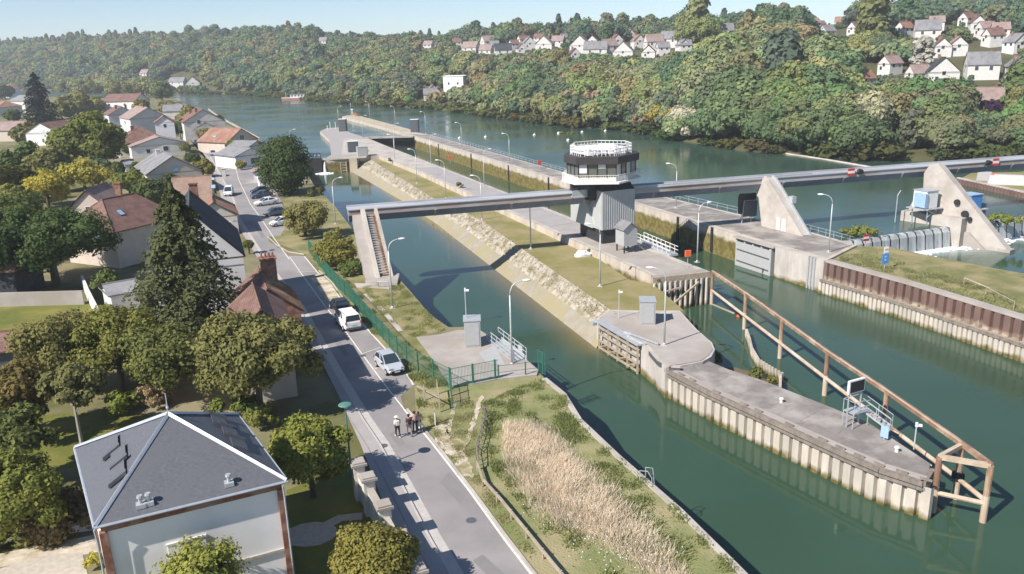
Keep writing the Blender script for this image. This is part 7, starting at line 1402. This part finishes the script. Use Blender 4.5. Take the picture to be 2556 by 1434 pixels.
# rows of trees laid out over the slope, spacing by crown size
for m in np.arange(-1.0, .95, .0045):
    yb = ybank(m); yc = float(np.interp(m, CM, CY)); Y = yb+2.0
    while Y < yb+(yc-yb)*1.15:
        step = 6.5+Y*.004; mm = m+g.uniform(-.0022, .0022); 
        if g.random() < .0045*Y/(8.6 if Y > 420 else 5.6): 
            YY = Y+g.uniform(-2, 2); X = mm*YY; cand.append((X, YY, terrain(X, YY)))
        Y += step
trees = []
for X, Y, Z in cand:
    x, y, k = proj((X, Y, Z+5))
    if x < -60 or x > 2620 or y > 430: continue
    D = k; t = (Y-ybank(X/Y))/(float(np.interp(X/Y, CM, CY))-ybank(X/Y)); sc0 = g.uniform(.72, 1.18)
    if x > 1150: sc0 *= 1.25
    elif x < 800: sc0 *= 1.4
    if x < 260 and t > .7: v_ = 7
    if t > .8: sc0 *= g.uniform(.8, 1.35)
    v = int(g.choice([0, 1, 2, 3, 4, 6, 8, 0, 1, 6, 5, 7], p=[.12, .12, .1, .1, .12, .12, .09, .06, .06, .06, .025, .025])); 
    if 1680 < x < 2120 and .05 < t < .55: sc0 *= 1.25
    if t < .035: sc0 *= .8
    v = 7 if (x < 340 and t > .72 and g.random() < .5) else v
    R, Ht = fv[v][1]*sc0, fv[v][2]*sc0; rx = R*FPX/D; yt = proj((X, Y, Z+Ht))[1]; yb_ = proj((X, Y, Z))[1]; bad = False
    for hx, hy, hw, hh, hd in HR:
        if D < hd+8 and abs(x-hx) < hw+rx*.75 and yt < hy+hh*.4 and yb_ > hy-hh:
            # shrink so that it stays below the house, or drop it
            need = (yb_-(hy+hh*.22))/(yb_-yt+1e-6)
            sc0 *= max(need, .3); yt = yb_-(yb_-yt)*max(need, .3)
            if need < .05: bad = True; break
        elif abs(D-hd) < 9 and abs(x-hx) < hw+rx*.4: bad = True; break
    if 1035 < x < 1135 and 215 < y+8 < 262: sc0 *= .45
    if not bad: trees.append((X, Y, Z, v, sc0, x, y, D, t))
# skyline and edge specials
def at_hill(px, py, v, s_, col): 
    h = hit(px, py)
    if h: x, y, k = proj(h); trees.append((h[0], h[1], h[2]-.3, v, s_, px, py, k, .5, col))
for q in [(1740, 112, 5, 2.0, (.17, .18, .07)), (1722, 112, 0, 1.9, (.16, .17, .06)), (1752, 118, 6, 1.6, (.15, .17, .06)), (985, 98, 5, 1.35, (.06, .07, .03)), (972, 98, 5, 1.2, (.06, .07, .03)), (992, 98, 5, 1.3, (.06, .07, .03)), (1850, 60, 7, 1.1, (.04, .06, .03)), (2165, 115, 5, 1.6, (.13, .14, .05)), (2180, 115, 5, 1.7, (.13, .14, .05)), (1285, 96, 6, 1.5, (.15, .17, .05)), (1620, 80, 3, 1.3, (.07, .09, .04)), (1710, 340, 6, .95, (.36, .33, .27)), (1700, 352, 8, .8, (.33, .30, .24)), (2160, 352, 6, 1.15, (.30, .28, .19)), (2190, 330, 4, 1.1, (.32, .30, .21)), (2150, 385, 8, .8, (.28, .25, .16)), (1650, 322, 6, .9, (.28, .22, .05)), (1670, 300, 1, .8, (.27, .21, .05)), (1805, 160, 4, 1.2, (.24, .23, .15)), (2300, 190, 5, 1.0, (.3, .29, .26)), (1090, 262, 8, .9, (.24, .2, .10)), (1085, 240, 4, .7, (.28, .22, .17)), (2480, 300, 3, .7, (.035, .02, .03)), (960, 215, 6, 1.1, (.19, .17, .06)), (1045, 170, 0, .8, (.3, .26, .04)), (2040, 290, 0, .9, (.2, .19, .05)), (2530, 300, 5, 1.1, (.09, .12, .04)), (2395, 330, 5, .9, (.11, .13, .05)), (2250, 300, 0, 1.0, (.12, .13, .05))]: at_hill(*q)
def tc_(c): return (c[0]*1.25, c[1]*1.32, c[2]*1.42)
def treecol(x, y, t, rr):
    if x < 900: base = [(.08, .10, .05), (.10, .115, .05), (.06, .083, .045), (.12, .125, .055), (.055, .075, .048), (.14, .135, .055)]
    elif x < 1500: base = [(.11, .12, .055), (.125, .13, .055), (.08, .10, .048), (.14, .14, .06), (.065, .088, .045), (.155, .145, .065)]
    else: base = [(.12, .128, .058), (.14, .14, .065), (.09, .108, .05), (.155, .15, .07), (.07, .093, .045), (.165, .155, .065)]
    if y < 105: base = [(.05, .075, .04), (.06, .08, .045), (.085, .10, .05), (.10, .11, .05)]
    if x > 1800 and y > 240: base = [(.08, .10, .042), (.10, .115, .048), (.07, .092, .04), (.12, .122, .05)]
    c = base[int(rr*len(base)) % len(base)]; return tuple(v*g.uniform(.85, 1.18) for v in c)
def size_(T): return fv[T[3]][1]*T[4]/T[7]
trees.sort(key=lambda T: -size_(T))
def occl(T):  # keep as individuals those that stand in front (near the bank) first
    return T[7]
NI = 300; ind = trees[:NI]; rest = trees[NI:]
print('hill trees', len(trees))
for i, T in enumerate(ind):
    X, Y, Z, v, s_, x, y, D, t = T[:9]; c = T[9] if len(T) > 9 else tc_(treecol(x, y, t, g.random()))
    o = bpy.data.objects.new('hill_tree', fv[v][0]); COL.objects.link(o); o.location = (X, Y, Z-.2); o.rotation_euler = (0, 0, g.uniform(0, 6.28)); o.scale = (s_, s_, s_*g.uniform(.92, 1.12)); o.color = (*lc(c), 1)
    lum = c[0]+c[1]; cn = 'silvery grey' if c[2] > .2 else ('golden yellow' if c[0] > .26 and c[2] < .1 else ('dark green' if lum < .24 else ('green' if lum < .34 else 'olive green')))
    if c[0] < .04 and c[1] < .03: cn = 'dark purple'
    sn = {5: 'slender upright', 7: 'pointed'}.get(v, 'bushy'); reg = 'far left' if x < 600 else ('left' if x < 1100 else ('middle' if x < 1650 else ('right' if x < 2150 else 'far right'))); pos = 'at the water edge' if t < .07 and len(T) < 10 else ('on the lower slope' if y > 220 else ('half way up the slope' if y > 130 else 'near the hilltop'))
    tag(o, '%s %s tree %s, %s of the far bank' % (sn, cn, pos, reg), 'tree', '%s %s trees %s, %s of the far bank' % (sn, cn, pos, reg))
# the rest of the wood reads as one mass
VV = []; TT = []; nv = 0; CR = []
lowv = []
for i in range(9):
    R, Ht, cd = fv[i][1], fv[i][2], fv[i][3]; gi = np.random.default_rng(i); idx = gi.permutation(len(cd[0]))[:1100]; C_, N_, S_, T_ = cd[0][idx], cd[1][idx], cd[2][idx]*1.75, cd[3][idx]
    nn_ = N_/np.linalg.norm(N_, axis=1)[:, None]; a = np.cross(nn_, gi.normal(size=nn_.shape)); a /= np.linalg.norm(a, axis=1)[:, None]; b_ = np.cross(nn_, a); s_ = S_[:, None]*.5
    Q = np.stack([C_-a*s_-b_*s_*.4, C_+a*s_*.2-b_*s_, C_+a*s_+b_*s_*.4, C_-a*s_*.2+b_*s_], 1)
    ev, ef = fv[i][4]; E_ = np.array(ev)[np.array(ef)]; lowv.append((np.concatenate([Q, E_]), np.concatenate([T_, np.full(len(E_), .4)])))
for T in rest:
    X, Y, Z, v, s_, x, y, D, t = T[:9]; c = lc(T[9] if len(T) > 9 else tc_(treecol(x, y, t, g.random()))); Q, tt = lowv[v]; a = g.uniform(0, 6.28); cs, sn = math.cos(a), math.sin(a)
    q = Q*s_; q = np.stack([q[..., 0]*cs-q[..., 1]*sn+X, q[..., 0]*sn+q[..., 1]*cs+Y, q[..., 2]+Z-.2], -1); VV.append(q.reshape(-1, 3)); f = .82+.36*tt
    CR.append(np.stack([f*c[0], f*c[1], f*c[2], np.ones(len(f))], 1))
if VV:
    V = np.concatenate(VV).astype(np.float32); Cq = np.repeat(np.concatenate(CR), 4, 0).astype(np.float32); n = len(V)//4
    me = bpy.data.meshes.new('far_wood'); me.vertices.add(4*n); me.vertices.foreach_set('co', V.ravel()); me.loops.add(4*n); me.loops.foreach_set('vertex_index', np.arange(4*n, dtype=np.int32)); me.polygons.add(n)
    me.polygons.foreach_set('loop_start', np.arange(0, 4*n, 4, dtype=np.int32)); me.polygons.foreach_set('loop_total', np.full(n, 4, np.int32)); me.update()
    at = me.color_attributes.new('leafcol', 'FLOAT_COLOR', 'CORNER'); at.data.foreach_set('color', Cq.ravel())
    m = bpy.data.materials.new('far_leaves'); m.use_nodes = True; nd = m.node_tree.nodes; ll = m.node_tree.links; nd.remove(nd['Principled BSDF']); an = nd.new('ShaderNodeAttribute'); an.attribute_name = 'leafcol'; d_ = nd.new('ShaderNodeBsdfDiffuse'); t_ = nd.new('ShaderNodeBsdfTranslucent'); mx = nd.new('ShaderNodeMixShader'); mx.inputs[0].default_value = .3
    ll.new(an.outputs['Color'], d_.inputs[0]); ll.new(an.outputs['Color'], t_.inputs[0]); ll.new(d_.outputs[0], mx.inputs[1]); ll.new(t_.outputs[0], mx.inputs[2]); ll.new(mx.outputs[0], nd['Material Output'].inputs[0]); me.materials.append(m)
    o = bpy.data.objects.new('far_wood', me); COL.objects.link(o); tag(o, 'mass of far trees clothing the hills beyond the river', 'wood', kind='stuff')
# reeds and scrub along the far bank foot
cd = crown_data(300, 3.2, 3.2, -.6, 12, 700, .7, 'flat'); bm_ = leafmesh('bank_scrub', *cd[:4], mats['leaf'], cd[4]); k = 0
for i in range(len(BM)-1):
    if BM[i] < -.45 or BM[i] > .9: continue
    a = np.array([BM[i]*BY[i], BY[i]]); c = np.array([BM[i+1]*BY[i+1], BY[i+1]]); L_ = np.hypot(*(c-a)); n_ = int(L_/ (5.5+BY[i]*.01))
    for j in range(n_):
        p = a+(c-a)*(j+g.uniform(.1, .9))/n_; s_ = g.uniform(.7, 1.6)*(1+BY[i]*.0006)*(1.35 if BM[i] > .3 else 1); x, y, _ = proj((p[0], p[1], 0)); o = bpy.data.objects.new('bank_bush', bm_); COL.objects.link(o); o.location = (p[0], p[1]+1.5, -.9); o.scale = (s_*1.2, s_, s_*.8); o.rotation_euler = (0, 0, g.uniform(0, 6))
        o.color = (*[v*g.uniform(.8, 1.2) for v in ((.12, .13, .045) if x < 1600 else (.085, .10, .035))], 1); reg = 'far left' if x < 600 else ('left' if x < 1100 else ('middle' if x < 1650 else 'right')); tag(o, 'low green bush overhanging the river at the foot of the far bank, %s part' % reg, 'bush', 'bushes along the far river bank, '+reg); k += 1
# houseboat
p = G(745, 250, ZU); t = thing('houseboat', 'red and white houseboat moored on the far bank', 'boat', (p[0], p[1], ZU)); bx_, by_ = p[0], p[1]
b = MB(); hull = [(-12, -1.6), (8, -2.2), (12, 0), (8, 2.2), (-12, 1.6)]; b.prism([(bx_+x, by_+y) for x, y in hull], ZU-.5, ZU+1.6); b.build('hull', M('faded_red_hull', (.42, .17, .14)), t)
b = MB(); b.prism([(bx_+x*1.01, by_+y*1.02) for x, y in hull], ZU+1.6, ZU+1.9); b.box((bx_+1, by_, ZU+3.0), (13, 3.4, 2.2)); b.build('cabin', mats['white'], t)
b = MB(); b.box((bx_+1, by_, ZU+4.2), (14, 4, .25)); b.build('cabin_roof', mats['tile_p'], t)
for k in range(5): b = MB(); b.box((bx_-4+k*2.4, by_-1.74, ZU+3.1), (1.3, .08, .9)); b.build('window', mats['glass'], t)
b = MB(); b.tube([(bx_-9, by_, ZU+1.8), (bx_-9, by_, ZU+6)], .12, 5); b.build('mast', mats['white'], t)
# objects on the right islet
for i, (x, y, c_, d_) in enumerate([(2462, 452, 'box', (3, 1.6, 1.5)), (2484, 455, 'orange', (1.4, 1.2, 1.4)), (2520, 462, 'grey_r', (7, 2.2, 1.6))]):
    p = G(x, y, -.2); b = MB(); b.box((p[0], p[1]+.6, -.2+d_[2]/2), d_, -.5, .93); b.box((p[0], p[1]+.6, -.2+d_[2]+.1), (d_[0]*.7, d_[1]*.8, .22), -.5)
    tag(b.build('stored_crate', mats[c_], bevel=.05), ['covered grey heap on the islet beyond the weir', 'orange crate on the islet beyond the weir', 'long grey stack on the islet beyond the weir'][i], 'crate')
# ---------------------------------------------------------------- haze
hz_ = MB(); hz_.prism([(-2400, -100), (1400, -100), (1400, 2400), (-2400, 2400)], -10, 110)
m = bpy.data.materials.new('haze'); m.use_nodes = True; nd = m.node_tree.nodes; nd.remove(nd['Principled BSDF']); v = nd.new('ShaderNodeVolumePrincipled'); v.inputs['Color'].default_value = (.93, .96, 1, 1); v.inputs['Density'].default_value = .00021; v.inputs['Anisotropy'].default_value = 0
m.node_tree.links.new(v.outputs[0], nd['Material Output'].inputs['Volume']); o = hz_.build('haze', m); o['kind'] = 'stuff'
m.cycles.homogeneous_volume = True
